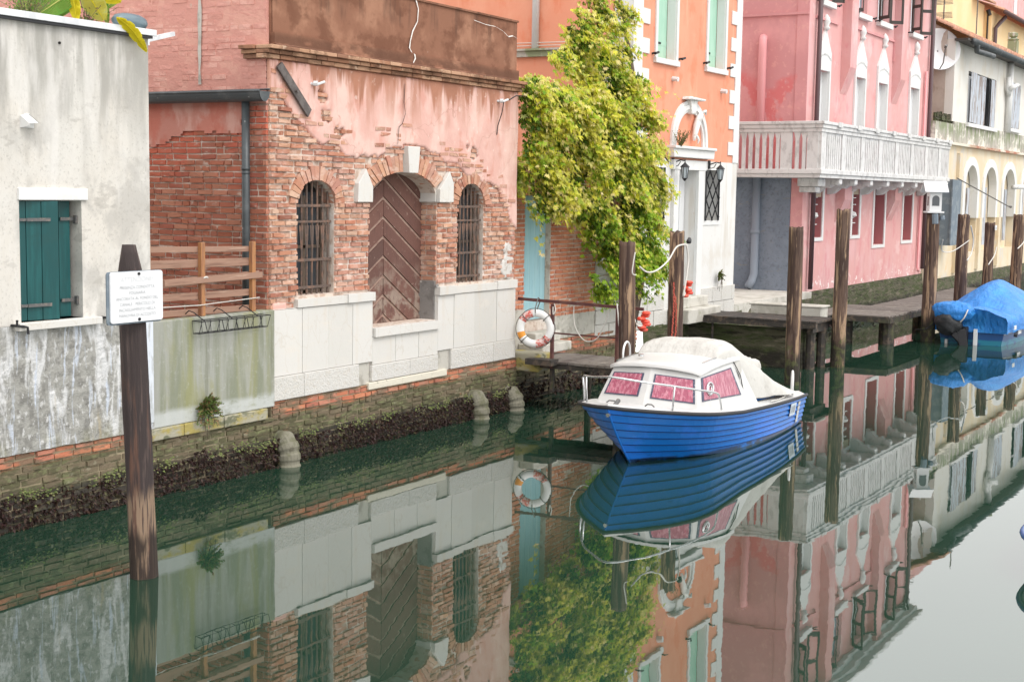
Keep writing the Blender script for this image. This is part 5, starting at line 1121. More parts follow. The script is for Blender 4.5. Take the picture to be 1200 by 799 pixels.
# roof with tiles and gutter
mb=MB(); x=52.0-.25
sl=.55
while x<CX1:
    for r_ in range(3):
        y0=CY_-.5+r_*.55; z0=9.34+(y0-(CY_-.5))*sl; y1=y0+.62; z1=z0+.62*sl-.03
        pts0=[(x+.12+.12*math.cos(PI*t/5),y0,z0+.10*math.sin(PI*t/5)+.03) for t in range(6)]; pts1=[(x+.12+.10*math.cos(PI*t/5),y1,z1+.09*math.sin(PI*t/5)) for t in range(6)]
        mb.add(pts0+pts1,[(i,i+1,i+7,i+6) for i in range(5)]+[(0,5,4,3,2,1)])
    x+=.25
mb.add([(51.8,CY_-.5,9.33),(CX1,CY_-.5,9.33),(CX1,CY_+1.15,10.22),(51.8,CY_+1.15,10.22),(CX1,15.5,9.3),(51.8,15.5,9.3)],[(0,1,2,3),(3,2,4,5)]); mb.build('tile_roof',M['terracotta'],ch)
mb=MB(); mb.box(51.8,CX1,CY_-.48,CY_+.0,9.22,9.30); mb.build('eaves',M['dark_shutter'],ch)
mb=MB(); mb.tube([(52.3,CY_-.55,9.22),(CX1,CY_-.55,9.30)],.12,n=10); mb.tube([(52.9,CY_-.55,9.18),(53.1,CY_-.5,8.95),(53.9,CY_-.75,8.88),(54.3,CY_-.85,8.85)],.10,n=8); mb.build('gutter',M['gutter'],ch,smooth=True)
mb=MB(); mb.tube([(60.9,CY_-.15,9.2),(60.9,CY_-.15,6.4)],.12,n=10); mb.tube([(60.4,CY_-.3,8.15),(61.6,CY_-.3,8.35)],.10,n=8); mb.tube([(60.5,CY_-.15,8.6),(60.5,CY_-.15,8.1),(60.8,CY_-.15,7.9)],.09,n=8); mb.build('flue_pipe',M['white_trim'],ch,smooth=True)
mb=MB(); mb.tube([(62.3,CY_-.2,4.15),(63.3,CY_-.5,4.18)],.10,n=10); mb.tube([(65.3,CY_-.2,4.2),(66.3,CY_-.5,4.22)],.10,n=10); mb.build('vent_pipe',M['marble'],ch,smooth=True)
d=MB(); prof=[(.02,.20),(.35,.14),(.62,.05),(.74,-.02),(.76,-.02),(.74,.0),(.62,.08),(.35,.17),(.02,.23)]
vs=[]; n=28; dirv=Vector((-.80,-.52,.18)).normalized(); sx=dirv.cross(Vector((0,0,1))).normalized(); sy=sx.cross(dirv); cc=Vector((51.75,12.95,8.93))
for (r_,h) in prof:
    for k in range(n): a=2*PI*k/n; vs.append(cc+sx*(r_*math.cos(a))+sy*(r_*math.sin(a))-dirv*h)
fs=[(i*n+k,i*n+(k+1)%n,(i+1)*n+(k+1)%n,(i+1)*n+k) for i in range(len(prof)-1) for k in range(n)]
d.add(vs,fs); so_=d.build('satellite_dish',M['dish_white'],ch,smooth=True)
mb=MB(); mb.tube([cc-sy*.72-dirv*.02,cc-sy*.6+dirv*.35,cc-sy*.1+dirv*.62],.022,n=6); mb.tube([cc-sy*.1+dirv*.58,cc-sy*.06+dirv*.70],.05,n=8); mb.tube([cc-dirv*.2,(52.0,13.1,8.6)],.03,n=6); mb.build('dish_arm',M['hinge'],so_)
mb=MB(); mb.grid(90,6,lambda u,v:(49.7+u*30,CY_-.22+.18*v-.10*fbm(u*26,v*2,0,1.2)*(1-v*.7),-.4+v*1.2)); mb.build('mossy_footing',M['mossy_wall'],ch,smooth=True)
mb=MB(); mb.box(50.3,51.6,CY_-.55,CY_-.50,2.0,4.3); mb.box(50.35,51.55,CY_-.50,CY_-.10,4.2,4.3); mb.box(50.35,50.42,CY_-.5,CY_-.12,2.0,4.2)
tag(mb.build('grey_screen_board',M['slate_blue']),'slate grey board panel on the wall under the right end of the pink balcony','panel')
mb=MB(); mb.tube([(50.6,CY_-.6,4.35),(52.9,CY_-2.0,3.35)],.02,n=6); mb.lathe([(.02,0),(.06,.03),(.05,.08)],(52.9,CY_-2.0,3.33),n=8); tag(mb.build('slanted_pole',M['hinge']),'thin grey pole slanting out over the water from the grey board panel','pole')
# ---- ochre house behind, antennas
oc=thing('ochre_house','ochre yellow house rising behind the tiled roof at the top right','house',(66,17,.8))
mb=MB(); mb.box(50,79.5,17.6,28,.8,14.0); mb.box(79.5,110,17.2,28,.8,13.7);mb.build('wall',M['ochre_wall'],oc)
mb=MB()
for (x0,x1,z,yy) in ((76.5,79.5,14.02,17.3),(79.5,110,13.72,16.9)):
    x=x0
    while x<x1:
        mb.add([(x+.16+.16*math.cos(PI*t/5),yy-.3,z+.12*math.sin(PI*t/5)) for t in range(6)]+[(x+.16+.16*math.cos(PI*t/5),yy+3,z+1.2+.12*math.sin(PI*t/5)) for t in range(6)],[(i,i+1,i+7,i+6) for i in range(5)]+[(0,5,4,3,2,1)]); x+=.34
    mb.add([(x0,yy-.3,z-.01),(x1,yy-.3,z-.01),(x1,yy+3,z+1.19),(x0,yy+3,z+1.19)],[(0,1,2,3)])
mb.build('tile_roof',M['terracotta'],oc)
mb=MB(); mb.tube([(79.5,16.5,13.6),(110,16.5,13.65)],.12,n=8); mb.tube([(81.0,16.8,13.5),(80.3,16.95,13.1),(79.9,17.05,12.8),(79.9,17.05,9.0)],.11,n=8); mb.build('gutter',M['brown_pipe'],oc,smooth=True)
mb=MB(); mb.box(84.3,85.6,17.15,17.19,10.9,12.8); wn=mb.build('window',M['slate_blue'],oc); mb=MB(); mb.box(83.9,84.29,17.1,17.19,10.8,13.0); mb.box(84.29,85.9,17.1,17.19,12.8,13.0); mb.build('window_frame',M['white_trim'],wn)
q_=ray_at(1158,12,17.4); p_=ray_at(1157,48,17.4); mb=MB(); mb.tube([(q_.x,17.4,q_.z),(q_.x,17.4,p_.z)],.045,n=6); mb.tube([(q_.x,17.4,q_.z),(q_.x,17.3,q_.z-.3)],.12,n=6); mb.tube([(q_.x,17.4,q_.z-.7),(q_.x+1.0,17.3,q_.z-.65)],.03,n=6);mb.build('wall_antenna',M['black_iron'],oc)
mb=MB(); q_=ray_at(1187,58,13.4); mb.box(q_.x-.22,q_.x+.22,13.2,13.6,9.4,q_.z+.35); mb.lathe([(.2,0),(.26,.08),(.1,.14),(.2,.22),(.2,.34),(.05,.4)],(q_.x,13.4,q_.z+.35),n=8); tag(mb.build('chimney',M['band_grey']),'slender grey chimney standing on the tiled roof, right of the arcaded house\'s flue','chimney')
def antenna(x,y,z,h,lab,el=5):
    mb=MB(); mb.tube([(x,y,z),(x,y,z+h)],.03,n=5)
    for zz in ((z+h*.72,z+h*.98) if el else ()):
        mb.tube([(x-.9,y-.2,zz),(x+.9,y+.2,zz)],.02,n=4)
        for k in range(el): t=-.85+1.7*k/max(1,el-1); mb.tube([(x+t-.03,y+t*.22-.35,zz),(x+t+.03,y+t*.22+.35,zz)],.014,n=4)
    tag(mb.build('tv_antenna',M['hinge']),lab,'antenna','television antennas on the roofs')
antenna(ray_at(1090,60,15).x,15,9.6,2.7,'tv antenna with cross arms beside the pink house roof, nearest the pink house')
antenna(ray_at(1104,60,15).x,15,9.6,2.2,'short tv antenna between two taller ones above the tiled roof')
antenna(ray_at(1143,60,15).x,15,9.6,4.0,'tall bare mast above the tiled roof, the rightmost one mirrored in the canal',0)

pk=thing('far_pink_house','pale pink house with white window, only its upper wall showing at the top right corner','house',(100,28,.8))
mb=MB(); mb.box(80,200,28.5,38,.8,27); mb.build('wall',M['pink_wall'],pk)
mb=MB(); q_=ray_at(1190,5,28.45); mb.box(q_.x-.6,q_.x+.6,28.42,28.49,q_.z-1.2,q_.z+1.2); mb.build('window',M['white_paint'],pk)
# ================================================================ mooring posts
def post(x,y,h,r,lab,mt='pile',lean=(0,0),top='flat',group='wooden mooring posts along the canal',seed=0):
    mb=MB(); n=40; rings=50; vs=[]; z0=-.8
    for i in range(rings+1):
        t=i/rings; z=z0+(h-z0)*t
        for k in range(n):
            a=2*PI*k/n; rr=r*(1.06-.10*t)*(1+.085*fbm(math.cos(a)*1.6+seed*5,math.sin(a)*1.6,z*.7,1,3)+.065*nz(math.cos(a)*6,math.sin(a)*6,z*.5+seed,1)-.10*max(0,nz(math.cos(a)*3+seed,math.sin(a)*3,z*.25,1)-.25))
            if top=='flat' and t==1: zz=z+.05*nz(a,seed,0,2.5)
            else: zz=z
            if top=='point' and z>h-.28: rr*=1-.48*(z-(h-.28))/.28
            vs.append((x+lean[0]*z+rr*math.cos(a),y+lean[1]*z+rr*math.sin(a),zz))
    fs=[(i*n+k,i*n+(k+1)%n,(i+1)*n+(k+1)%n,(i+1)*n+k) for i in range(rings) for k in range(n)]
    c=len(vs); vs.append((x+lean[0]*h,y+lean[1]*h,h-(.03 if top=='flat' else 0))); fs+=[(rings*n+k,rings*n+(k+1)%n,c) for k in range(n)]
    mb.add(vs,fs); o=mb.build('mooring_post',M[mt],smooth=True)
    return tag(o,lab,'mooring post',group)
post(9.39,9.5,3.11,.122,'dark pointed mooring post carrying the white notice, nearest the camera','pile_black',lean=(-.045,0),top='point',seed=1)
post(19.68,9.5,2.9,.128,'weathered mooring post at the end of the small jetty by the life ring',lean=(-.035,0),seed=2)
post(21.5,9.5,3.02,.125,'reddish brown mooring post hung with a rusty chain, behind the white cabin boat',lean=(-.02,0),seed=3)
post(26.15,9.08,3.05,.14,'brown mooring post before the blue grey wall, at the stern of the white boat',lean=(-.02,0),seed=4)
post(29.45,9.22,3.37,.148,'tallest mooring post, split and pale at its foot, in front of the pink house corner',lean=(-.0,0),seed=5)
post(36.35,9.05,3.27,.165,'thick mooring post carrying the white bird house',seed=6)
post(40.2,9.18,3.2,.165,'mooring post with a slack rope, next right of the bird house post',seed=7)
post(43.95,9.25,2.93,.155,'shorter mooring post with a small white number plate',seed=8,lean=(.02,0))
post(47.3,9.07,3.15,.17,'mooring post behind the blue covered boat at the right edge',seed=9)

# ---- notice on the near post
sg=thing('notice_sign','white enamel notice with faded Italian lettering fixed to the dark pointed post','sign',(9.3,9.3,2.4))
sc=Vector((9.175,9.338,2.652)); sr=Vector((.998,0,-.0)).normalized(); su=Vector((0,0,1)); sn=Vector((0,-1,0))
def rrect(w,h,r,n=5):
    p=[]
    for cx,cy,a0 in ((w/2-r,h/2-r,0),(-w/2+r,h/2-r,90),(-w/2+r,-h/2+r,180),(w/2-r,-h/2+r,270)):
        for k in range(n+1): a=R(a0+90*k/n); p.append((cx+r*math.cos(a),cy+r*math.sin(a)))
    return p
SW,SH=.635,.452
def spt(u,v,o): return sc+sr*u+su*v+sn*o
mb=MB(); pl=rrect(SW,SH,.025); n=len(pl); mb.add([spt(u,v,.012) for u,v in pl]+[spt(u,v,-.004) for u,v in pl],[tuple(range(n)),tuple(range(2*n-1,n-1,-1))]+[(i,(i+1)%n,(i+1)%n+n,i+n) for i in range(n)]); mb.build('plate',M['sign_white'],sg)
mb=MB(); pl=rrect(SW+.03,SH+.02,.03); mb.add([spt(u-.012,v-.006,-.006) for u,v in pl]+[spt(u-.012,v-.006,-.02) for u,v in pl],[tuple(range(n)),tuple(range(2*n-1,n-1,-1))]+[(i,(i+1)%n,(i+1)%n+n,i+n) for i in range(n)]); mb.build('backing_plate',M['slate_blue'],sg)
for v in (.205,-.205):
    mb=MB(); mb.tube([spt(.02,v,.01),spt(.02,v,.022)],.014,n=10); mb.build('screw',M['black_iron'],sg)
def text_mesh(name,s,size,origin,ax,ay,mt,parent,align='CENTER',ext=.0,label=None):
    cu=bpy.data.curves.new(name,'FONT'); cu.body=s; cu.size=size; cu.align_x=align; cu.align_y='CENTER'; cu.extrude=ext; cu.resolution_u=3
    o=bpy.data.objects.new(name,cu); C.objects.link(o); dg=bpy.context.evaluated_depsgraph_get(); me=bpy.data.meshes.new_from_object(o.evaluated_get(dg)); bpy.data.objects.remove(o)
    ax=Vector(ax).normalized(); ay=Vector(ay).normalized(); az=ax.cross(ay); off=Vector(parent['_w']) if parent else Vector((0,0,0))
    for v in me.vertices: v.co=Vector(origin)+ax*v.co.x+ay*v.co.y+az*v.co.z-off
    me.materials.clear(); me.materials.append(mt); me.name=name; o=bpy.data.objects.new(name,me); C.objects.link(o)
    if parent: o.parent=parent; o['_w']=tuple(off)
    return o
lines=[('ATTENZIONE!',.062,.155,'sign_faint'),('PRESENZA CONDOTTA',.040,.085,'sign_grey'),('FOGNARIA',.040,.035,'sign_grey'),('ANCORATA AL FONDO DEL',.040,-.015,'sign_grey'),('CANALE - PERICOLO DI',.040,-.065,'sign_grey'),('INCAGLIAMENTO NELLA',.040,-.115,'sign_grey'),('MANOVRA DI ACCOSTO',.040,-.165,'sign_grey')]
for s,z,v,mt in lines: text_mesh('lettering',s,z,spt(0.0,v,.0145),sr,su,M[mt],sg)

# ---- bird house on its post
bhs=thing('bird_house','white wooden bird house with pitched roof on top of the thick post','bird house',(36.35,9.05,3.28))
bx,by=36.35,9.05
ca,sa=math.cos(R(-62)),math.sin(R(-62))
def brot(p): x,y=p[0]-bx,p[1]-by; return (bx+x*ca-y*sa, by+x*sa+y*ca, p[2])
def addrot(m,f):
    t=MB(); f(t); t.v=[brot(p) for p in t.v]; m.add(t.v,t.f)
mb=MB(); addrot(mb,lambda t:(t.box(bx-.21,bx+.21,by-.22,by+.22,3.27,3.31),t.box(bx-.15,bx+.15,by-.17,by+.17,3.311,3.80))); mb.build('body',M['white_paint'],bhs,bevel=.004)
mb=MB(); addrot(mb,lambda t:(t.prism([(by-.25,3.78),(by,4.04),(by,4.075),(by-.28,3.80)],'x',bx-.29,bx+.29),t.prism([(by+.25,3.78),(by,4.04),(by,4.075),(by+.28,3.80)],'x',bx-.29,bx+.29),t.tube([(bx,by,4.04),(bx,by,4.18)],.012,n=6),t.prism([(by-.17,3.801),(by+.17,3.801),(by,4.03)],'x',bx-.148,bx+.148))); mb.build('roof',M['white_paint'],bhs)
mb=MB(); addrot(mb,lambda t:(t.prism([(q[0],q[1]) for q in arch_poly(bx-.09,bx+.09,3.45,3.62,.09,8)],'y',by-.176,by-.1705),t.prism([(by-.06,3.45),(by+.06,3.45),(by+.06,3.68),(by-.06,3.68)],'x',bx-.156,bx-.1505))); mb.build('window',M['glass_dark'],bhs)
mb=MB(); mb.tube([(bx-.25,by-.1,3.25),(bx-.26,by-.12,3.0)],.08,n=8); mb.tube([(bx+.02,by-.2,3.2),(bx+.02,by-.22,3.1)],.07,n=8); tag(mb.build('mooring_ring_bundle',M['slate_blue']),'dark bundle hanging just under the white bird house','bundle')
mb=MB(); mb.box(43.86,44.1,9.07,9.085,2.72,2.86); o=mb.build('number_plate',M['white_paint']); tag(o,'small white plate near the top of the shorter mooring post','plate')
mb=MB(); mb.box(43.91,43.95,9.066,9.0695,2.755,2.785); mb.box(43.96,43.99,9.066,9.0695,2.76,2.775); mb.box(44.0,44.04,9.066,9.0695,2.755,2.785); mk_=mb.build('faded_marks',M['slate_blue']); mk_.parent=o

# ================================================================ jetties
def boards(t,x0,x1,y0,y1,z,along='x',w=.14,th=.045):
    """planks laid side by side; 'along' is the direction the planks point"""
    if along=='y':
        x=x0
        while x<x1-.02: t.box(x+.004,min(x+w,x1)-.004,y0+random.uniform(-.02,.02),y1+random.uniform(-.02,.02),z-th+random.uniform(-.003,.003),z+random.uniform(-.003,.003)); x+=w
    else:
        y=y0
        while y<y1-.02: t.box(x0+random.uniform(-.02,.02),x1+random.uniform(-.02,.02),y+.004,min(y+w,y1)-.004,z-th+random.uniform(-.003,.003),z+random.uniform(-.003,.003)); y+=w
j1=thing('small_jetty','small plank jetty with iron railing below the blue door','jetty',(20.9,10.8,0))
mb=MB(); boards(mb,20.52,21.75,9.62,11.85,.83,'x'); mb.build('planks',M['deck'],j1,bevel=.004)
mb=MB(); mb.box(20.54,20.64,9.62,12.1,.70,.782); mb.box(21.6,21.7,9.62,12.1,.70,.782); mb.box(20.3,20.56,11.2,11.7,.77,.87)
for (x,y) in ((21.65,9.8),(21.65,11.2)): mb.tube([(x,y,.70),(x,y,-.6)],.06,n=8)
for y in (11.33,10.12): mb.box(20.55,20.62,y-.03,y+.03,.30,.70)
mb.build('beams',M['deck_dark'],j1)
rl=thing('jetty_railing','brown iron railing along the small jetty, life ring hung on it','railing',(20.3,10.9,.85))
for y in (11.33,10.12):
    mb=MB(); mb.box(20.535,20.585,y-.026,y+.026,.70,1.79); mb.build('post',M['iron_brown'],rl)
mb=MB(); mb.beam((20.56,12.0,1.84),(20.56,9.66,1.79),.04,.05); mb.beam((20.56,11.33,1.30),(20.56,10.12,1.29),.015,.025); mb.build('rail',M['iron_brown'],rl)
# life ring
lr=thing('life_ring','white life ring with faded red and orange patches hanging on the iron rail','life ring',(20.18,11.62,1.35))
rc=Vector((20.46,11.60,1.365)); 
ringn=Vector((-.95,-.30,.06)).normalized(); ru=Vector((0,0,1)).cross(ringn).normalized(); rv=ringn.cross(ru)
def ringseg(a0,a1,mt,nm,rr,n=40,closed=False):
    mb=MB(); pts=[rc+ru*.258*math.cos(a0+(a1-a0)*k/n)+rv*.258*math.sin(a0+(a1-a0)*k/n) for k in range(n+(0 if closed else 1))]
    # elliptical tube
    vs=[]; m_=14
    for k,p in enumerate(pts):
        a=a0+(a1-a0)*k/n; e=ru*math.cos(a)+rv*math.sin(a)
        for j in range(m_): b_=2*PI*j/m_; vs.append(p+e*(rr*math.cos(b_))+ringn*(rr*.72*math.sin(b_)))
    K=len(pts); fs=[]
    for k in range(K if closed else K-1):
        for j in range(m_): fs.append((k*m_+j,k*m_+(j+1)%m_,((k+1)%K)*m_+(j+1)%m_,((k+1)%K)*m_+j))
    mb.add(vs,fs); return mb.build(nm,M[mt],lr,smooth=True)
ringseg(0,2*PI,'ring_white','ring',.064,48,True)
for (a,b,mt) in ((100,150,'ring_red'),(275,328,'ring_red'),(194,216,'ring_orange')): ringseg(R(a),R(b),mt,'patch',.0655,10)
mb=MB(); 
for a in (45,135,225,315):
    e=ru*math.cos(R(a))+rv*math.sin(R(a)); q=rc+e*.258; t_=ringn.cross(e); mb.tube([q+(e*math.cos(2*PI*k/12)*.074+ringn*math.sin(2*PI*k/12)*.056) for k in range(12)],.008,n=4,closed=True)
for a in range(45,405,90):
    p=[rc+(ru*math.cos(R(a+90*k/8))+rv*math.sin(R(a+90*k/8)))*(.328+.012*math.sin(PI*k/8)) for k in range(9)]; mb.tube(p,.006,n=4)
mb.tube([rc+rv*.22+ringn*.03,rc+rv*.34+ringn*.06,(20.54,11.60,1.88),(20.58,11.58,1.84),rc+rv*.30-ringn*.07],.010,n=5); mb.build('grab_line',M['hinge'],lr)
# ropes
def rope(pts,r,name,lab,cat='rope',mt='rope',sag=True,parent=None,n=14,group=None):
    mb=MB(); out=[]
    P=[Vector(p) for p in pts]
    for i in range(len(P)-1):
        for k in range(n):
            t=k/n; q0=P[max(i-1,0)];q1=P[i];q2=P[i+1];q3=P[min(i+2,len(P)-1)]
            out.append(.5*((2*q1)+(q2-q0)*t+(2*q0-5*q1+4*q2-q3)*t*t+(3*q1-q0-3*q2+q3)*t**3))
    out.append(P[-1]); mb.tube(out,r,n=6)
    o=mb.build(name,M[mt],parent,smooth=True)
    return tag(o,lab,cat,group) if not parent else o
rope([(20.550,11.3,1.80),(20.510,11.25,1.70),(20.490,11.28,1.62),(20.530,11.31,1.74)],.009,'rope_tail','short rope tail knotted over the iron rail above the inner railing post')
rope([(20.590,10.95,1.80),(20.550,10.9,1.45),(20.550,10.72,1.22),(20.550,10.5,1.25),(20.550,10.35,1.5),(20.580,10.27,1.78)],.009,'slack_rope','thin rope hanging in a slack loop between the two railing posts')
rope([(20.520,10.12,1.86),(20.480,10.08,1.72),(20.480,10.05,1.5),(20.480,9.98,1.33),(20.480,9.90,1.36),(20.480,9.95,1.6),(20.510,10.05,1.84)],.012,'rope_loop','white rope loop hanging on the outer railing post')
rope([(20.510,9.95,1.80),(20.360,9.75,1.70),(19.65,9.33,1.62),(19.9,9.32,1.60)],.012,'float_rope','rope tying the red floats to the weathered post')
rope([(19.5,9.33,2.75),(19.46,9.35,2.45),(19.55,9.33,2.40)],.010,'rope_end','short grey rope end near the top of the post at the small jetty')
rope([(19.72,9.35,2.52),(19.95,9.33,2.43),(20.35,9.35,2.44),(20.8,9.36,2.58),(21.15,9.38,2.78),(21.4,9.36,2.82),(21.52,9.35,2.80)],.014,'mooring_line','pale line sagging between the two weathered posts behind the white boat')
rope([(21.5,9.355,2.82),(21.56,9.34,2.6),(21.5,9.33,2.35),(21.42,9.33,2.1),(21.4,9.34,1.98),(21.45,9.33,2.02)],.016,'knotted_line','thick pale line looped down the reddish post to a knot')
rope([(21.58,9.36,2.86),(21.72,9.4,2.9),(21.76,9.42,2.84)],.035,'black_strap','black strap end sticking out by the top of the reddish post',mt='rubber')
rope([(40.2,8.97,2.9),(40.5,8.95,2.5),(40.35,8.95,2.15),(39.95,8.97,1.95)],.02,'post_rope','pale rope slung round the post next right of the bird house')
rope([(44.1,9.05,2.2),(43.8,9.05,1.95),(43.3,9.1,1.7)],.018,'post_rope','pale rope slung round the shorter post with the white plate')
rope([(47.5,8.88,2.6),(47.2,8.86,2.3),(46.5,8.9,2.1)],.02,'post_rope','pale rope slung round the post at the right edge')
rope([(36.5,8.82,2.6),(37.0,8.95,2.3),(38.4,9.0,2.25),(40.1,8.97,2.5)],.012,'post_rope','thin rope from the bird house post towards the next post on the right')
# floats and chain
def floats(c,n,lab,dirv=(0,0,-1),r=.055):
    mb=MB(); random.seed(n)
    for k in range(n):
        q=(c[0]+.05*math.sin(k*2.2),c[1]-.03*math.cos(k*1.7),c[2]-k*.044); mb.lathe([(.012,-.03),(.7*r,-.028),(r,-.01),(r,.01),(.7*r,.028),(.012,.03)],q,n=12)
    tag(mb.build('red_floats',M['float_red'],smooth=True),lab,'floats')
floats((19.83,9.30,1.80),7,'string of red floats hanging on the weathered post beside the small jetty',r=.07)
floats((21.74,9.42,2.18),6,'string of red floats hanging on the right of the reddish post behind the boat',r=.065)
mb=MB(); pts=[(21.18,9.42,2.18),(21.16,9.40,1.8),(21.13,9.40,1.45),(21.10,9.40,1.25),(21.20,9.40,1.20),(21.26,9.40,1.35),(21.27,9.40,1.7),(21.24,9.42,2.0)]
for i in range(len(pts)-1):
    a=Vector(pts[i]);b_=Vector(pts[i+1]); n=max(2,int((b_-a).length/.05))
    for k in range(n):
        c=a.lerp(b_,k/n); mb.tube([c+Vector((.016*math.cos(t*PI/3)+(.01 if k%2 else 0),.010*(k%2)*math.sin(t*PI/3),.03*math.sin(t*PI/3))) for t in range(6)],.009,n=4,closed=True)
tag(mb.build('rusty_chain',M['rust_chain']),'rust red chain hanging in a loop left of the reddish mooring post','chain')
mb=MB(); mb.tube([(22.0,9.45,.9),(22.02,9.45,-.4)],.05,n=8); mb.build('x',M['deck_dark']) if False else None

j2=thing('middle_jetty','dark timber jetty running out from the orange house to the brown post','jetty',(28.9,11,0))
mb=MB(); boards(mb,28.3,29.6,9.35,12.35,1.05,'x',w=.16); mb.build('planks',M['deck_dark'],j2,bevel=.004)
mb=MB(); mb.box(28.28,28.40,9.35,12.35,.90,1.0); mb.box(29.45,29.6,9.35,12.35,.90,1.0); mb.box(28.42,29.44,9.45,9.58,.80,.995)
for (x,y) in ((29.3,9.55),(28.75,9.6)): mb.tube([(x,y,.9),(x,y,-.6)],.10,n=9)
mb.tube([(28.42,11.7,.9),(28.42,11.7,-.5)],.03,n=8)
mq=MB(); mq.grid(20,10,lambda u,v:(28.62+.05*fbm(u*3,v*2,1,1),9.75+u*2.6,-.4+v*1.25)); mq.grid(8,10,lambda u,v:(28.62+u*.9,9.75+.05*fbm(u*3,v*2,1,1),-.4+v*1.25)); mq.build('mossy_pier',M['mossy_wall'],j2,smooth=True)
mb.build('beams',M['deck_dark'],j2)
mb=MB(); mb.box(29.62,30.15,9.7,11.3,.95,1.23); mb.box(29.60,30.2,9.66,11.34,1.231,1.27); tag(mb.build('stone_block',M['quay_stone'],bevel=.02),'long pale stone block along the far side of the middle jetty','block')
j3=thing('long_jetty','long grey timber jetty in front of the pink and yellow houses','jetty',(38,10.3,0))
mb=MB(); boards(mb,34.35,47.5,9.5,10.9,.74,'y',w=.18); boards(mb,33.9,35.6,10.92,12.4,.74,'x',w=.18); boards(mb,35.6,37.6,10.9,11.5,.74,'y',w=.18); mb.build('planks',M['deck'],j3,bevel=.004)
mb=MB(); mb.box(34.35,47.5,9.48,9.60,.56,.69); mb.box(34.35,47.5,10.7,10.84,.56,.69); mb.box(34.28,34.34,9.5,12.4,.58,.72); mb.box(33.95,34.1,10.9,12.4,.58,.69)
for x in (34.95,38.5,42,46):
    for y in (9.70,10.76): mb.tube([(x,y,.56),(x,y,-.6)],.17,n=9)
mb.build('beams',M['deck_dark'],j3)

# ================================================================ white and blue cabin boat (bow towards the camera)
b1=thing('cabin_boat','blue clinker boat with white cabin, pink curtains and white canvas hood','boat',(19.3,8.2,0))
def hull(mb, x0,x1,yc,beam,zg, zk=-.22, rake=.95, full=1.5, flip=1, nst=36, strakes=7, tb=.83, t0m=.85, cl=.03, bow0=.0, seam_shade=None):
    """clinker hull, bow at x0 (flip=1: bow at the smaller x)"""
    def B(x): 
        u=(x-x0)*flip; u=max(0,min(1,u/full)); L_=abs(x1-x0); v=max(0,((x-x0)*flip-.55*L_)/(.45*L_))
        return beam*(1-(1-u)**2.3)*(1-(1-tb)*v*v)
    def ZG(x):
        u=(x-x0)*flip/abs(x1-x0); return zg[0]+(zg[1]-zg[0])*min(1,u/.42)**.8 + (zg[2]-zg[1])*max(0,(u-.42)/.58)
    def pt(s,t,side,off=0):
        xs=x0+flip*rake*(1-t)**1.25; x=xs+(x1-xs)*s; xg=x0+(x1-x0)*s
        t0=t0m*(1-(1-s)**4); 
        w=B(xg)*(t0*(t/.25 if t<.25 else 1)**.6 + (1-t0)*t**1.1)
        if t>=.25: w=B(xg)*(t0+(1-t0)*((t-0)/1)**1.15)
        else: w=B(xg)*(t0+(1-t0)*.25**1.15)*(t/.25)**.7
        w+=off*(1 if s>.01 else .3)
        return (x,yc+side*w,zk+(ZG(xg)-zk)*t)
    for side in (-1,1):
        ts=[0,.25]+[.25+.75*(k+1)/strakes for k in range(strakes)]
        for k in range(len(ts)-1):
            a,b=ts[k],ts[k+1]; vs=[]; o=cl if k>0 else 0
            for i in range(nst+1):
                s=i/nst; vs+=[pt(s,a,side,0),pt(s,a,side,o),pt(s,(a+b)/2,side,o*.5),pt(s,b,side,0)]
            fs=[]
            for i in range(nst):
                q=4*i
                for j in range(3): fs.append((q+j,q+4+j,q+5+j,q+1+j) if side<0 else (q+j,q+1+j,q+5+j,q+4+j))
            mb.add(vs,fs)
            if k>1 and seam_shade is not None:  # thin dark strip paints the shade line at each strake's lower edge
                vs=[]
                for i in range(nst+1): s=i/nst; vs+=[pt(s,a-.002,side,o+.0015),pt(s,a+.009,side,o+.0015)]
                seam_shade.add(vs,[(2*i,2*i+2,2*i+3,2*i+1) for i in range(nst)])
    tr=[pt(1,t/10,-1) for t in range(11)]+[pt(1,t/10,1) for t in range(10,-1,-1)]
    mb.add(tr,[tuple(range(len(tr)))])
    return B,ZG,pt
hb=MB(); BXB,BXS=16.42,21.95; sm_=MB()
B,ZG,hpt=hull(hb,BXB,BXS,8.2,1.0,(.86,.60,.46),seam_shade=sm_); hu=hb.build('hull',M['hull_blue'],b1,smooth=False); sm_.build('lap_seam_shade_lines',M['lap_seam_shade'],hu)
mb=MB(); st=[hpt(0,t/10,1) for t in range(11)]; mb.tube([(p[0]+.004,8.2,p[2]) for p in st],.016,n=6); mb.build('stem',M['hull_blue'],hu,smooth=True)
mb=MB(); mb.prism([(17.05,-.02),(17.6,.05),(18.6,.03),(18.6,-.5),(17.35,-.5)],'y',8.12,8.28); mb.build('keel',M['antifoul'],hu)
mb=MB(); N_=48
def gun(s,side,ins=0,dz=0):
    p=hpt(s,1,side); x=BXB+(BXS-BXB)*s; w=max(0,abs(p[1]-8.2)-ins); return (p[0]+(ins*.6 if s<.03 else 0),8.2+side*w,p[2]+dz)
path=[gun(1-k/N_,-1,-.012,-.015) for k in range(N_)]+[gun(k/N_,1,-.012,-.015) for k in range(0,N_+1)]
mb.tube(path,.026,n=8); mb.build('rubbing_strake',M['rubber'],b1,smooth=True)
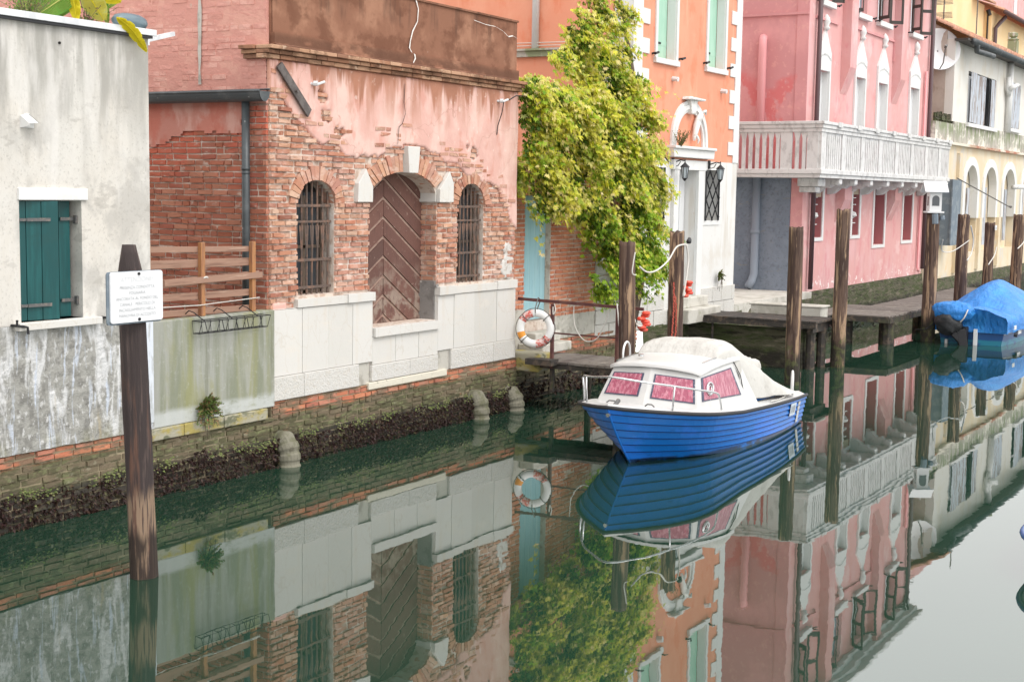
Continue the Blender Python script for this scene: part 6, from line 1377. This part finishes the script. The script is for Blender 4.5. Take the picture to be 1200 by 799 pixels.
# deck: side decks and foredeck, cambered, with an upturned white gunwale lip
mb=MB(); vs=[]; fs=[]; nd=48; md=14
for i in range(nd+1):
    s=i/nd
    for j in range(md+1):
        v=-1+2*j/md; g=gun(s,1 if v>0 else -1,.015,0); hw=abs(g[1]-8.2); zz=g[2]+.005+.02*(1-v*v)
        if abs(v)>.999: zz=g[2]-.01
        vs.append((g[0],8.2+v*hw,zz+(.028 if abs(v)>.8 and abs(v)<.999 else .0)))
for i in range(nd):
    for j in range(md):
        if i>nd*.52 and 2<=j<md-2: continue
        a=i*(md+1)+j; fs.append((a,a+md+1,a+md+2,a+1))
mb.add(vs,fs); mb.build('deck',M['gelcoat'],b1,smooth=True)
mb=MB(); mb.box(19.2,21.9,7.6,8.8,.05,.10); mb.build('cockpit_floor',M['deck'],b1)
# cabin
cz=.62
def cab(x,hw,z,yo=0): return [(x,8.2-hw,z),(x,8.2+hw,z)]
P={'fbL':(17.62,8.98,.72),'fbR':(17.62,7.40,.70),'ftL':(17.86,8.84,1.20),'ftR':(17.86,7.53,1.19),'rbL':(19.75,9.02,.56),'rbR':(19.75,7.34,.56),'rtL':(19.25,8.84,1.28),'rtR':(19.25,7.51,1.28),'fm':(17.50,8.2,.74),'ftm':(17.76,8.2,1.24),'rtm':(19.25,8.18,1.36)}
P={k:Vector(v) for k,v in P.items()}
mb=MB(); names=list(P); idx={k:i for i,k in enumerate(names)}
mb.add([P[k] for k in names],[tuple(idx[k] for k in f) for f in (('fbR','fm','ftm','ftR'),('fm','fbL','ftL','ftm'),('fbR','ftR','rtR','rbR'),('fbL','rbL','rtL','ftL'),('rbR','rtR','rtm','rtL','rbL'))])
# cambered roof with rounded edge
def lerp(a,b,t): return a+(b-a)*t
vs=[];nn=10;mm=14
for i in range(nn+1):
    u=i/nn
    for j in range(mm+1):
        v=j/mm; a=lerp(P['ftR'],P['rtR'],u); b_=lerp(P['ftL'],P['rtL'],u); q=lerp(a,b_,v); q=Vector(q); q.z+=.075*(1-(2*v-1)**2)**.7+.02+ .03*math.sin(PI*u); 
        q.x-= .10*(1-(2*v-1)**2)*(1-u)+.03*(1-u); q.y+=.035*(2*v-1)
        vs.append(q)
fs=[(i*(mm+1)+j,(i+1)*(mm+1)+j,(i+1)*(mm+1)+j+1,i*(mm+1)+j+1) for i in range(nn) for j in range(mm)]
b0=len(vs)
edge=[i*(mm+1) for i in range(nn,-1,-1)]+[j for j in range(1,mm+1)]+[i*(mm+1)+mm for i in range(1,nn+1)]
for e in edge: vs.append(vs[e]-Vector((0,0,.045)))
for k in range(len(edge)-1): fs.append((edge[k],edge[k+1],b0+k+1,b0+k))
cb=mb.build('cabin',M['gelcoat'],b1,bevel=.03)
mb=MB(); mb.add(vs,fs); mb.build('cabin_roof',M['gelcoat'],b1,smooth=True)
def wpanel(quad,parent,off,shrink=0.0,mt='curtain_pink',nm='window',dep=.012):
    q=[Vector(v) for v in quad]; c=sum(q,Vector())/4; n_=(q[1]-q[0]).cross(q[3]-q[0]).normalized()
    if n_.dot(c-Vector((0,0,3.6)))>0: n_=-n_
    q=[c+(v-c)*(1-shrink)+n_*off for v in q]; mb=MB(); mb.add(q+[v-n_*dep for v in q],[(0,1,2,3),(7,6,5,4),(0,4,5,1),(1,5,6,2),(2,6,7,3),(3,7,4,0)]); return mb.build(nm,M[mt],parent)
def onquad(a,b,c,d,u0,u1,v0,v1): # a bottom-left b bottom-right c top-right d top-left
    f=lambda u,v: lerp(lerp(a,b,u),lerp(d,c,u),v); return [f(u0,v0),f(u1,v0),f(u1,v1),f(u0,v1)]
faces=[(P['fbL'],P['fm'],P['ftm'],P['ftL'],.10,.86,.22,.84),(P['fm'],P['fbR'],P['ftR'],P['ftm'],.10,.92,.20,.84),(P['fbR'],P['rbR'],P['rtR'],P['ftR'],.04,.74,.26,.88)]
for i,f in enumerate(faces):
    q=onquad(*f); fr=wpanel(q,b1,.012,0,'window_frame','window_frame'); wpanel(q,fr,.016,.09,'curtain_pink','curtain_window'); 
    if i==2:
        c=lerp(q[0],q[3],.5)+(q[1]-q[0])*.17; nn_=(q[1]-q[0]).cross(q[3]-q[0]).normalized(); nn_=nn_ if nn_.y<0 else -nn_
        ex=(q[1]-q[0]).normalized(); ez=(q[3]-q[0]).normalized(); mb=MB(); mb.tube([c+nn_*.03+ex*.10*math.cos(2*PI*k/16)+ez*.085*math.sin(2*PI*k/16) for k in range(16)],.018,n=6,closed=True); mb.tube([c+nn_*.028+ex*.05*math.cos(2*PI*k/16)+ez*.045*math.sin(2*PI*k/16) for k in range(16)],.010,n=5,closed=True); mb.build('round_vent',M['chrome'],fr,smooth=True)
mb=MB(); mb.tube([(18.05,8.5,1.35),(18.05,8.5,1.38)],.04,n=10); mb.beam((18.2,7.62,1.30),(18.95,7.60,1.36),.03,.02); mb.tube([(18.85,7.6,1.36),(18.85,7.6,1.44)],.012,n=5); mb.tube([(19.0,7.58,1.36),(19.02,7.58,1.46)],.012,n=5); mb.beam((18.1,8.9,1.25),(19.0,8.92,1.3),.03,.03); mb.build('roof_handrail',M['chrome'],b1)
# canvas hood: arch over the cabin's aft edge, falling to the stern
mb=MB(); secs=[]; ns=26; na=22
arcs=[(18.62,.62,1.30,.10),(18.68,.64,1.40,.10),(18.80,.66,1.50,.08),(19.15,.68,1.545,.07),(19.45,.70,1.52,.06),(19.75,.73,1.38,.05),(20.15,.77,1.14,.05),(20.7,.82,.84,.04),(21.3,.85,.62,.02)]
def asec(u):
    f=u*(len(arcs)-1); i=min(int(f),len(arcs)-2); t=f-i; a,b_=arcs[i],arcs[i+1]; return [a[k]+(b_[k]-a[k])*t for k in range(4)]
vs=[]
for i in range(ns+1):
    x,hw,zt,_=asec(i/ns)
    xx=min(1,(x-19.15)/.4); zbse=(1.30 if x<19.15 else 1.30-.74*min(1,(x-19.15)/.35)) ; zbse=max(zbse,ZG(x)+.085)
    zbse=min(zbse,zt-.02)
    for j in range(na+1):
        a=PI*j/na; c_=math.cos(a); s_=math.sin(a); yy=hw*(1 if c_>0 else -1)*abs(c_)**.55; hh=s_**.48
        xo=-.12*(1-hh)*(1 if x>18.9 else 0)+.0
        wr=.018*fbm(x*1.6,yy*4.5,3,1.3,3)
        vs.append((x+xo-(.10*(1-abs(c_)) if i<3 else 0),8.2+yy*(1+.10*(1-hh) if x>19.2 else 1.0),zbse+(zt-zbse)*hh+wr))
fs=[(i*(na+1)+j,(i+1)*(na+1)+j,(i+1)*(na+1)+j+1,i*(na+1)+j+1) for i in range(ns) for j in range(na)]
fs.append(tuple(range(na,-1,-1)))
mb.add(vs,fs); cv=mb.build('canvas_hood',M['canvas'],b1,smooth=True)
# dark piping where hood meets the roof
mb=MB(); mb.tube([Vector(vs[j])+Vector((-.015,0,-.0)) for j in range(na+1)],.012,n=5)
col=[vs[i*(na+1)+na] for i in range(0,ns+1)]; mb.tube([Vector(p)+Vector((0,-.02,0)) for p in col[2:-3]],.008,n=4); mb.build('piping',M['rubber'],cv,smooth=True)
mb=MB(); 
def blob(t,c,r,am=.25,n=14,m_=10,f=2.2):
    vs=[]
    for i in range(m_+1):
        ph=PI*i/m_
        for k in range(n):
            th=2*PI*k/n; d_=Vector((math.sin(ph)*math.cos(th),math.sin(ph)*math.sin(th),math.cos(ph))); q=1+am*fbm(d_.x*f+c[0],d_.y*f,d_.z*f,1,3); vs.append((c[0]+r[0]*d_.x*q,c[1]+r[1]*d_.y*q,c[2]+r[2]*d_.z*q))
    t.add(vs,[(i*n+k,i*n+(k+1)%n,(i+1)*n+(k+1)%n,(i+1)*n+k) for i in range(m_) for k in range(n)])
blob(mb,(21.15,8.25,.78),(.32,.42,.30),.22,30,20,3.0); blob(mb,(21.45,8.2,.62),(.24,.3,.22),.25,22,16,3.5); mb.build('folded_canvas',M['canvas'],b1,smooth=True)
# rails
q_=ray_at(843,322,12.33); fern('wall_tuft','small green tuft growing from the white base of the orange house',(q_.x,12.33,q_.z),40,.16,'fern_leaf')
mb=MB()
def G(s,side,dz,ins=.07): 
    p=gun(s,side,ins,0); return Vector((p[0],p[1],p[2]+dz))
top=[G(.30,-1,.03),G(.285,-1,.20),G(.26,-1,.27),G(.18,-1,.31),G(.10,-1,.35,.05),G(.05,-1,.37,.0),Vector((16.50,8.2,1.24)),G(.05,1,.38,.0),G(.10,1,.38,.03),G(.17,1,.34,.04),G(.185,1,.20,.05),G(.19,1,.03,.05)]
out=[]; 
for i in range(len(top)-1):
    q0=top[max(i-1,0)];q1=top[i];q2=top[i+1];q3=top[min(i+2,len(top)-1)]
    for k in range(6): t=k/6; out.append(.5*((2*q1)+(q2-q0)*t+(2*q0-5*q1+4*q2-q3)*t*t+(3*q1-q0-3*q2+q3)*t**3))
out.append(top[-1]); mb.tube(out,.0145,n=8)
for s,side,h in ((.115,-1,.34),(.105,1,.37)): 
    a=G(s,side,.02); mb.tube([a,G(s,side,h,.05)],.013,n=6)
mb.tube([G(.165,1,.02,.06),G(.15,1,.35,.04)],.013,n=6)
mb.build('bow_rail',M['chrome'],b1,smooth=True)
def loop(t,c,w,h,ax=(1,0,0)):
    ax=Vector(ax); c=Vector(c); pts=[c-ax*w/2]+[c+Vector((0,0,h-w/2))-ax*(w/2*math.cos(PI*k/8))+Vector((0,0,w/2*math.sin(PI*k/8))) for k in range(9)]+[c+ax*w/2]; t.tube(pts,.016,n=7)
for c,w,h,a in (((21.4,7.42,.46),.24,.42,(.9,.4,0)),((21.3,8.95,.52),.24,.42,(.9,-.3,0)),((18.65,9.02,1.05),.34,.42,(.9,.1,0)),):
    mb=MB(); loop(mb,c,w,h,a); mb.build('grab_rail',M['white_tube'],b1,smooth=True)
mb=MB(); mb.tube([(16.62,8.2,.84),(16.75,8.2,.90)],.03,n=8); mb.build('bow_fitting',M['hinge'],b1)
for ys in ((8.42,8.46,8.54,8.58),(8.0,7.96,7.9,7.86)):
    mb=MB(); mb.tube([(17.15,ys[0],.79),(17.15,ys[1],.82),(17.15,ys[2],.82),(17.15,ys[3],.79)],.010,n=5); mb.build('deck_cleat',M['hinge'],b1)
mb=MB(); mb.tube([(16.47,8.2,.74),(16.43,8.2,.74)],.028,n=10); mb.build('stem_fitting',M['chrome'],b1)
q=hpt(.90,.70,-1); q2=hpt(.82,.70,-1)
lv=MB(); 
pa=Vector(hpt(.80,.62,-1,.034)); pb_=Vector(hpt(.86,.62,-1,.034)); pc=Vector(hpt(.86,.90,-1,.034)); pd=Vector(hpt(.80,.90,-1,.034))
for v in (pa,pb_,pc,pd): v.y-=.004
lv.add([pa,pb_,pc,pd],[(0,1,2,3)]); np_=lv.build('number_plate',mat('pale_blue_plate',(.62,.70,.78),.5),hu)
mb=MB()
for k in range(4):
    e=(pb_-pa)*(.16+.2*k); f_=(pb_-pa)*(.07 if k!=2 else .12); g_=pd-pa; o_=Vector((0,-.004,0)); mb.add([pa+e+g_*.2+o_,pa+e+f_+g_*.2+o_,pa+e+f_+g_*.8+o_,pa+e+g_*.8+o_],[(0,1,2,3)])
mb.build('faded_marks',M['sign_grey'],np_)
lv=MB(); pa=Vector(hpt(.895,.40,-1,.03)); pb_=Vector(hpt(.92,.40,-1,.03)); pc=Vector(hpt(.92,.9,-1,.02)); pd=Vector(hpt(.895,.9,-1,.02))
lv.add([v+Vector((0,-.004,0)) for v in (pa,pb_,pc,pd)],[(0,1,2,3)]); lv.build('pale_stripe',M['gelcoat'],hu)
mb=MB(); mb.box(21.9,22.02,7.5,8.9,.10,.22); mb.tube([(21.97,8.2,.5),(22.1,8.2,.45),(22.12,8.2,-.3)],.05,n=8); mb.build('stern_fitting',M['white_tube'],b1)
rope([(21.6,7.5,.50),(21.45,7.6,.52),(21.0,7.36,.56),(20.5,7.30,.55),(20.0,7.26,.58)],.010,'deck_cord','',parent=b1)

# ================================================================ blue covered motor boat
b2=thing('covered_boat','navy motor boat under a bright blue tarpaulin with its outboard tilted at the stern','boat',(39,7.95,0))
hb=MB(); B2,ZG2,hp2=hull(hb,42.6,36.25,7.95,1.0,(.80,.62,.50),flip=-1,rake=.8,strakes=3,cl=.006,zk=-.2); h2=hb.build('hull',M['hull_navy'],b2)
mb=MB()
for dz,r_ in ((-.02,.03),(-.20,.014)): mb.tube([(hp2(1-k/30,1,-1,.012)[0],hp2(1-k/30,1+dz*1.4 if dz<-.1 else 1,-1,.012)[1],hp2(1-k/30,1,-1)[2]+dz) for k in range(31)],r_,n=6)
mb.build('white_stripe',M['white_paint'],h2)
mb=MB(); prof=[(36.18,.60,.30),(36.3,.62,.42),(36.8,.66,.78),(37.6,.70,1.15),(38.4,.74,1.42),(39.2,.76,1.50),(40.4,.80,1.25),(41.6,.84,1.0),(42.4,.88,.9)]
vs=[]; na=26; NS=60
for i in range(NS+1):
    f=i/NS*(len(prof)-1); k=min(int(f),len(prof)-2); t=f-k; x=prof[k][0]+(prof[k+1][0]-prof[k][0])*t; zt=prof[k][2]+(prof[k+1][2]-prof[k][2])*t; zt=max(zt,.92-.0*(x-36)) if x<36.9 else zt
    hw=max(.12,B2(x))*1.05+.02; zg=ZG2(x)
    for j in range(na+1):
        v=-1+2*j/na; av=abs(v)
        if av>.8: zz=zg+.20-(av-.8)/.2*.38+.03*nz(x*3,v,0,1.5); yy=(1 if v>0 else -1)*hw*(1+.02*nz(x*4,0,v,1))
        else: zz=zg+.20+(zt-zg-.20)*(1-(av/.8)**1.5); yy=v/.8*hw*.99
        zz+=.035*fbm(x*1.1,v*2.2,4,1.2,3)
        vs.append((x,7.95+yy,zz))
fs=[(i*(na+1)+j,(i+1)*(na+1)+j,(i+1)*(na+1)+j+1,i*(na+1)+j+1) for i in range(NS) for j in range(na)]+[tuple(range(na,-1,-1))]
mb.add(vs,fs); mb.build('tarpaulin',M['tarp_blue'],b2,smooth=True)
mb=MB(); blob(mb,(36.0,8.35,.83),(.42,.50,.26),.2,26,18,2.2); mb.build('motor_tarpaulin',M['tarp_blue'],b2,smooth=True)
ob=MB(); blob(ob,(35.85,8.42,.55),(.30,.34,.30),.22,22,14,2.4); o_=ob.build('outboard_motor',M['black_plastic'],b2,smooth=True)
mb=MB(); mb.box(35.95,36.2,8.0,8.2,.0,.45); mb.beam((35.9,8.15,.4),(35.95,8.05,-.1),.16,.22); mb.beam((35.8,8.30,.3),(35.9,8.12,.1),.12,.14); mb.build('outboard_leg',M['black_iron'],o_,bevel=.02)
mb=MB(); mb.box(36.1,36.22,7.78,7.86,-.1,.40); mb.box(36.14,36.23,8.5,8.57,-.1,.1); mb.build('stern_bracket',M['white_paint'],b2)
mb=MB(); p0=hp2(.80,.74,-1,.03); mb.box(37.25,37.62,p0[1]-.014,p0[1]-.002,.24,.42); mb.build('number_plate',M['white_paint'],h2)
mb=MB(); mb.box(36.35,36.6,6.93,6.945,.42,.52); mb.build('tarpaulin_label',M['white_paint'],b2)
mb=MB(); mb.tube([(36.6,6.98,.28),(36.6,6.90,.27)],.05,n=10); mb.build('hull_fitting',M['rubber'],h2)
rope([(36.1,8.0,.98),(35.75,7.95,.90),(35.65,8.0,.72),(35.7,8.1,.6)],.016,'tarp_cord','',parent=b2)
rope([(36.2,8.8,.55),(35.9,9.0,.35),(36.1,9.3,.3),(36.4,9.2,.28)],.014,'stern_rope','dark rope from the covered boat round the foot of the bird house post',mt='black_iron')

# bow tip of one more boat entering at the right edge
b3=thing('white_dinghy','white dinghy bow with navy fender strip, just entering at the right edge','boat',(14.6,2.0,0))
hb=MB(); hull(hb,13.62,17.2,1.98,.62,(.38,.34,.32),rake=.35,strakes=3,cl=.004,full=1.2,zk=-.12); h3=hb.build('hull',M['gelcoat'],b3)
B3,ZG3,hp3=hull(MB(),13.62,17.2,1.98,.62,(.38,.34,.32),rake=.35,strakes=3,cl=.004,full=1.2,zk=-.12)
mb=MB(); pp=[hp3(1-k/24,1,-1,.012) for k in range(24)]+[hp3(k/24,1,1,.012) for k in range(25)]; mb.tube([(p[0],p[1],p[2]-.015) for p in pp],.03,n=8); mb.build('fender_strip',M['hull_navy'],b3,smooth=True)
mb=MB(); mb.prism([(13.95,1.85),(14.6,1.52),(17.1,1.50),(17.1,2.46),(14.6,2.44),(13.95,2.11)],'z',.03,.06); mb.build('floor',M['deck'],b3)
for x in (14.9,16.3):
    mb=MB(); mb.box(x,x+.26,1.44,2.52,.22,.25); mb.build('thwart',M['fence_wood'],b3,bevel=.006)
mb=MB(); mb.prism([(13.75,1.93),(14.25,1.62),(14.25,2.34),(13.75,2.03)],'z',.31,.335); mb.build('bow_deck',M['gelcoat'],b3)

# ================================================================ wisteria
vt=thing('wisteria_vine','huge yellow green wisteria climbing over the brick garden wall and the orange house','vine',(24.5,11.9,.9))
random.seed(21)
mb=MB()
def trunk(pts,r0,r1): 
    P_=[Vector(p) for p in pts]; n=len(P_); mb.tube(P_,[r0+(r1-r0)*i/(n-1) for i in range(n)],n=8)
trunk([(25.2,12.15,.95),(25.15,12.0,1.6),(25.3,12.05,2.4),(25.0,12.0,3.2),(24.9,12.05,4.2),(25.2,12.1,5.4),(24.9,12.2,6.6),(24.6,12.3,7.6)],.10,.04)
trunk([(25.3,12.1,1.0),(25.45,12.0,1.9),(25.9,12.1,2.8),(26.2,12.15,3.6)],.06,.02); trunk([(25.0,12.0,3.2),(24.2,11.9,3.7),(23.0,12.0,4.1),(21.8,12.1,4.4)],.06,.025); trunk([(24.9,12.05,4.2),(23.8,12.0,4.9),(22.5,12.1,5.3)],.05,.02); trunk([(25.0,12.05,4.3),(26.2,12.1,4.6),(27.0,12.2,4.3)],.04,.015)
trunk([(25.15,12.0,1.6),(25.0,11.85,2.2),(24.6,11.8,2.8),(24.3,11.85,3.3)],.05,.02)
mb.build('trunk',M['bark'],vt,smooth=True)
# clumps: (px,py,radius px, y depth centre, thickness m, density, green)
cl=[(698,8,30,12.25,.5,1.0,0),(680,28,22,12.2,.4,.8,0),(718,14,20,12.3,.4,.8,0),(702,52,38,12.1,.6,1.2,0),(702,92,42,12.0,.7,1.2,0),(738,90,18,12.1,.5,.7,0),(738,125,28,12.0,.6,1,0),(680,62,30,12.1,.5,.8,0),
 (625,85,26,12.1,.5,.8,0),(612,120,22,12.0,.5,.9,0),(640,112,28,12.0,.5,1,0),(660,70,16,12.1,.3,.45,0),(622,150,34,11.9,.6,1.1,0),(660,150,42,11.8,.8,1.2,0),(700,150,48,11.8,.8,1.2,0),(740,160,38,11.85,.7,1.1,0),(628,185,30,11.9,.6,1.1,0),(665,195,44,11.75,.8,1.2,0),(710,200,50,11.7,.9,1.3,0),(750,200,32,11.8,.7,1,0),(757,232,20,11.9,.5,.6,0),
 (650,222,28,11.8,.5,.9,0),(640,235,18,11.8,.4,.6,0),(688,232,30,11.75,.6,.9,0),(725,245,40,11.75,.8,1.1,0),(755,215,26,11.8,.5,.6,0),
 (700,262,24,11.75,.5,.8,1),(735,278,40,11.7,.7,1.15,1),(768,280,18,11.85,.5,.8,1),(720,305,34,11.7,.6,1.0,1),(750,300,30,11.8,.6,.9,1),(712,322,26,11.7,.5,.6,1),(745,325,20,11.75,.4,.5,1),(704,326,12,11.7,.3,.35,1),
 (765,175,12,12.0,.3,.25,0),(622,245,10,11.9,.25,.35,0),(630,275,6,12.1,.2,.12,0),(672,120,34,12.0,.6,1,0),(650,104,22,12.05,.5,.8,0),(690,125,36,12.0,.6,.9,0),(614,105,18,12.0,.4,.9,0),(610,165,18,11.95,.4,.9,0),(722,60,20,12.2,.4,.7,0),(735,195,40,11.8,.6,.8,0),(752,250,26,11.8,.5,.8,0),(630,215,20,11.95,.5,.6,0)]
leaf=MB(); leafg=MB(); leafi=MB()

def rosette(t,base,out,n,ll):
    """a fan of pinnate leaves that opens towards 'out' and hangs a little; one connected island"""
    out=Vector(out).normalized(); b0=Vector(base); vs=[tuple(b0)]; fs=[]
    s=out.cross(Vector((0,0,1))); s=s.normalized() if s.length>.1 else Vector((1,0,0)); u=s.cross(out)
    a0=random.uniform(-.5,.5)
    for k in range(n):
        a=a0+PI*(-.62+1.24*k/(n-1))-PI/2; l=ll*random.uniform(.75,1.2)*(1 if abs(k-(n-1)/2)<n*.3 else .8)
        d=(s*math.cos(a)+u*math.sin(a)*.9+out*random.uniform(.15,.65)).normalized(); w_=d.cross(out); w_=w_.normalized() if w_.length>.05 else s
        w_=(w_+out*random.uniform(-.3,.3)).normalized()*l*.21; tip=b0+d*l+Vector((0,0,-l*.22)); m1=b0+d*l*.50
        k0=len(vs); vs+=[tuple(m1+w_),tuple(tip),tuple(m1-w_)]; fs+=[(0,k0,k0+1,k0+2)]
    t.add(vs,fs)
def spray_mesh(mb,base,d,L_,nl,ll):
    d=Vector(d).normalized(); p=Vector(base)
    for i in range(4):
        rosette(mb,p+Vector((random.uniform(-.05,.05),random.uniform(-.04,.04),random.uniform(-.05,.05))),(d.x*.5+random.uniform(-.6,.6),-.8+random.uniform(-.5,.3),.25+random.uniform(-.4,.5)),random.choice((5,6,7)),ll*random.uniform(.6,1.0))
        d=(d+Vector((0,0,-.35))).normalized(); p=p+d*L_/3.4
cnt=0
for (px,py,rp_,yc,th,dn,gr) in cl:
    c=ray_at(px,py,yc); mpp=(c-Vector((0,0,CAM_H))).length/FPX; r=rp_*mpp*.93; c=c-CR*.09; n=int(230*dn*(rp_/30)**2)
    subs=[]
    for k in range(max(3,int(rp_/5))):
        o=Vector((random.gauss(0,1),random.gauss(0,.8)-.5,random.gauss(0,1))).normalized()*random.uniform(.45,1.0); subs.append(o)
    for k in range(n):
        so_=random.choice(subs); o=so_+Vector((random.gauss(0,1),random.gauss(0,1),random.gauss(0,1)))*(.15 if rp_>25 else .22)
        o.z=so_.z+abs(o.z-so_.z)*random.choice((1,-1))*.8
        pos=c+CR*(o.x*r)+Vector((0,0,o.z*r))+Vector((0,o.y*th*.5-.12*abs(o.y),0))
        lim=12.26 if pos.x<25.5 and pos.z<3.95 else 12.38
        if pos.x<20.5 and pos.y>12.0 and pos.z<6.4: continue
        if pos.y>lim and not (pos.x<25.5 and pos.z>4.05): pos.y=lim-random.uniform(.02,.15)
        if pos.x<20.6: 
            pos.x=20.58+random.random()*.25
        dd=Vector((o.x*.9+random.uniform(-.5,.5),-.7+random.uniform(-.6,.4),o.z*.35-.25+random.uniform(-.4,.3)))
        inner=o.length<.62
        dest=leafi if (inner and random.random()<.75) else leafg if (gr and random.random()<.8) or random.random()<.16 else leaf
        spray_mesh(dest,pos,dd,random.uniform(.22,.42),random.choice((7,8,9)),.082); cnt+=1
# trailing runners
for (p,q) in (((750,92),(796,116)),((755,120),(790,138)),((648,95),(661,92)),((640,66),(668,52)),((760,235),(775,262)),((628,235),(632,290)),((725,320),(722,345)),((650,235),(690,250))):
    a=ray_at(*p,12.2); b_=ray_at(*q,12.25)
    for k in range(9):
        t=(k+random.random())/9; rosette(leaf,a.lerp(b_,t)+Vector((0,random.uniform(-.1,0),random.uniform(-.05,.05))),(random.uniform(-.8,.3),-.7,random.uniform(-.2,.5)),5,.085*(1.15-.6*t))
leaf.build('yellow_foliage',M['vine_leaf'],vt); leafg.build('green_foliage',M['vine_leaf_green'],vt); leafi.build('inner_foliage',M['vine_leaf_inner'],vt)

# ================================================================ seaweed and moss along the water line
random.seed(5)
sw=MB()
def tuft(t,x,y,z,s,n=5):
    for k in range(n):
        d=Vector((random.uniform(-1,1),random.uniform(-1,-.05),random.uniform(-.9,.35))).normalized(); u=d.cross(Vector((random.uniform(-1,1),random.uniform(-1,1),random.uniform(-1,1)))).normalized(); l=s*random.uniform(.5,1.3)
        p=Vector((x,y,z)); q=p+d*l*.5+u*l*.25; t.add([p,q,p+d*l+u*l*.12*random.uniform(-1,1)+Vector((0,0,-.3*l)),p+d*l*.45-u*l*.25],[(0,1,2,3)])
def weedrun(x0,x1,y,ztop,dens=120,s=.055):
    n=int((x1-x0)*dens)
    for i in range(n):
        x=random.uniform(x0,x1); zt=ztop+.09*fbm(x*1.7,0,0,1,4); z=-.05+(zt+.05)*random.random()**.9; yy=y-.015-.05*max(0,1-z/zt)*random.random()-.02*max(0,fbm(x*3,z*3,0,1,2))
        tuft(sw,x,yy,z,s*random.uniform(.5,1.5),4)
weedrun(5,20.5,11.90,.36,420,.036); weedrun(20.5,27,12.2,.34,70,.07); weedrun(27,37,12.2,.36,25,.09); weedrun(37,60,12.4,.3,10,.12)
struct(sw.build('seaweed',M['seaweed']),'stuff','dark maroon seaweed clinging to the walls along the water line')
ms=MB()
for i in range(620):
    x=random.uniform(6,20.4); c=.37+.06*fbm(x*1.7,0,0,1,3)
    if fbm(x*2.2,7,0,1,3)<-.05: continue
    for k in range(3):
        z=c+random.uniform(-.05,.07)-.09*random.random()**3; xx=x+random.uniform(-.05,.05); d=random.uniform(.008,.022); y=11.885-random.uniform(0,.03); ms.add([(xx-d,y,z),(xx,y-.02,z-d*.6),(xx+d,y,z),(xx,y-.008,z+d*.7)],[(0,1,2,3)])
struct(ms.build('moss',M['moss']),'stuff','small green moss tufts above the seaweed line')
for o in bpy.data.objects:
    if '_w' in o: del o['_w']
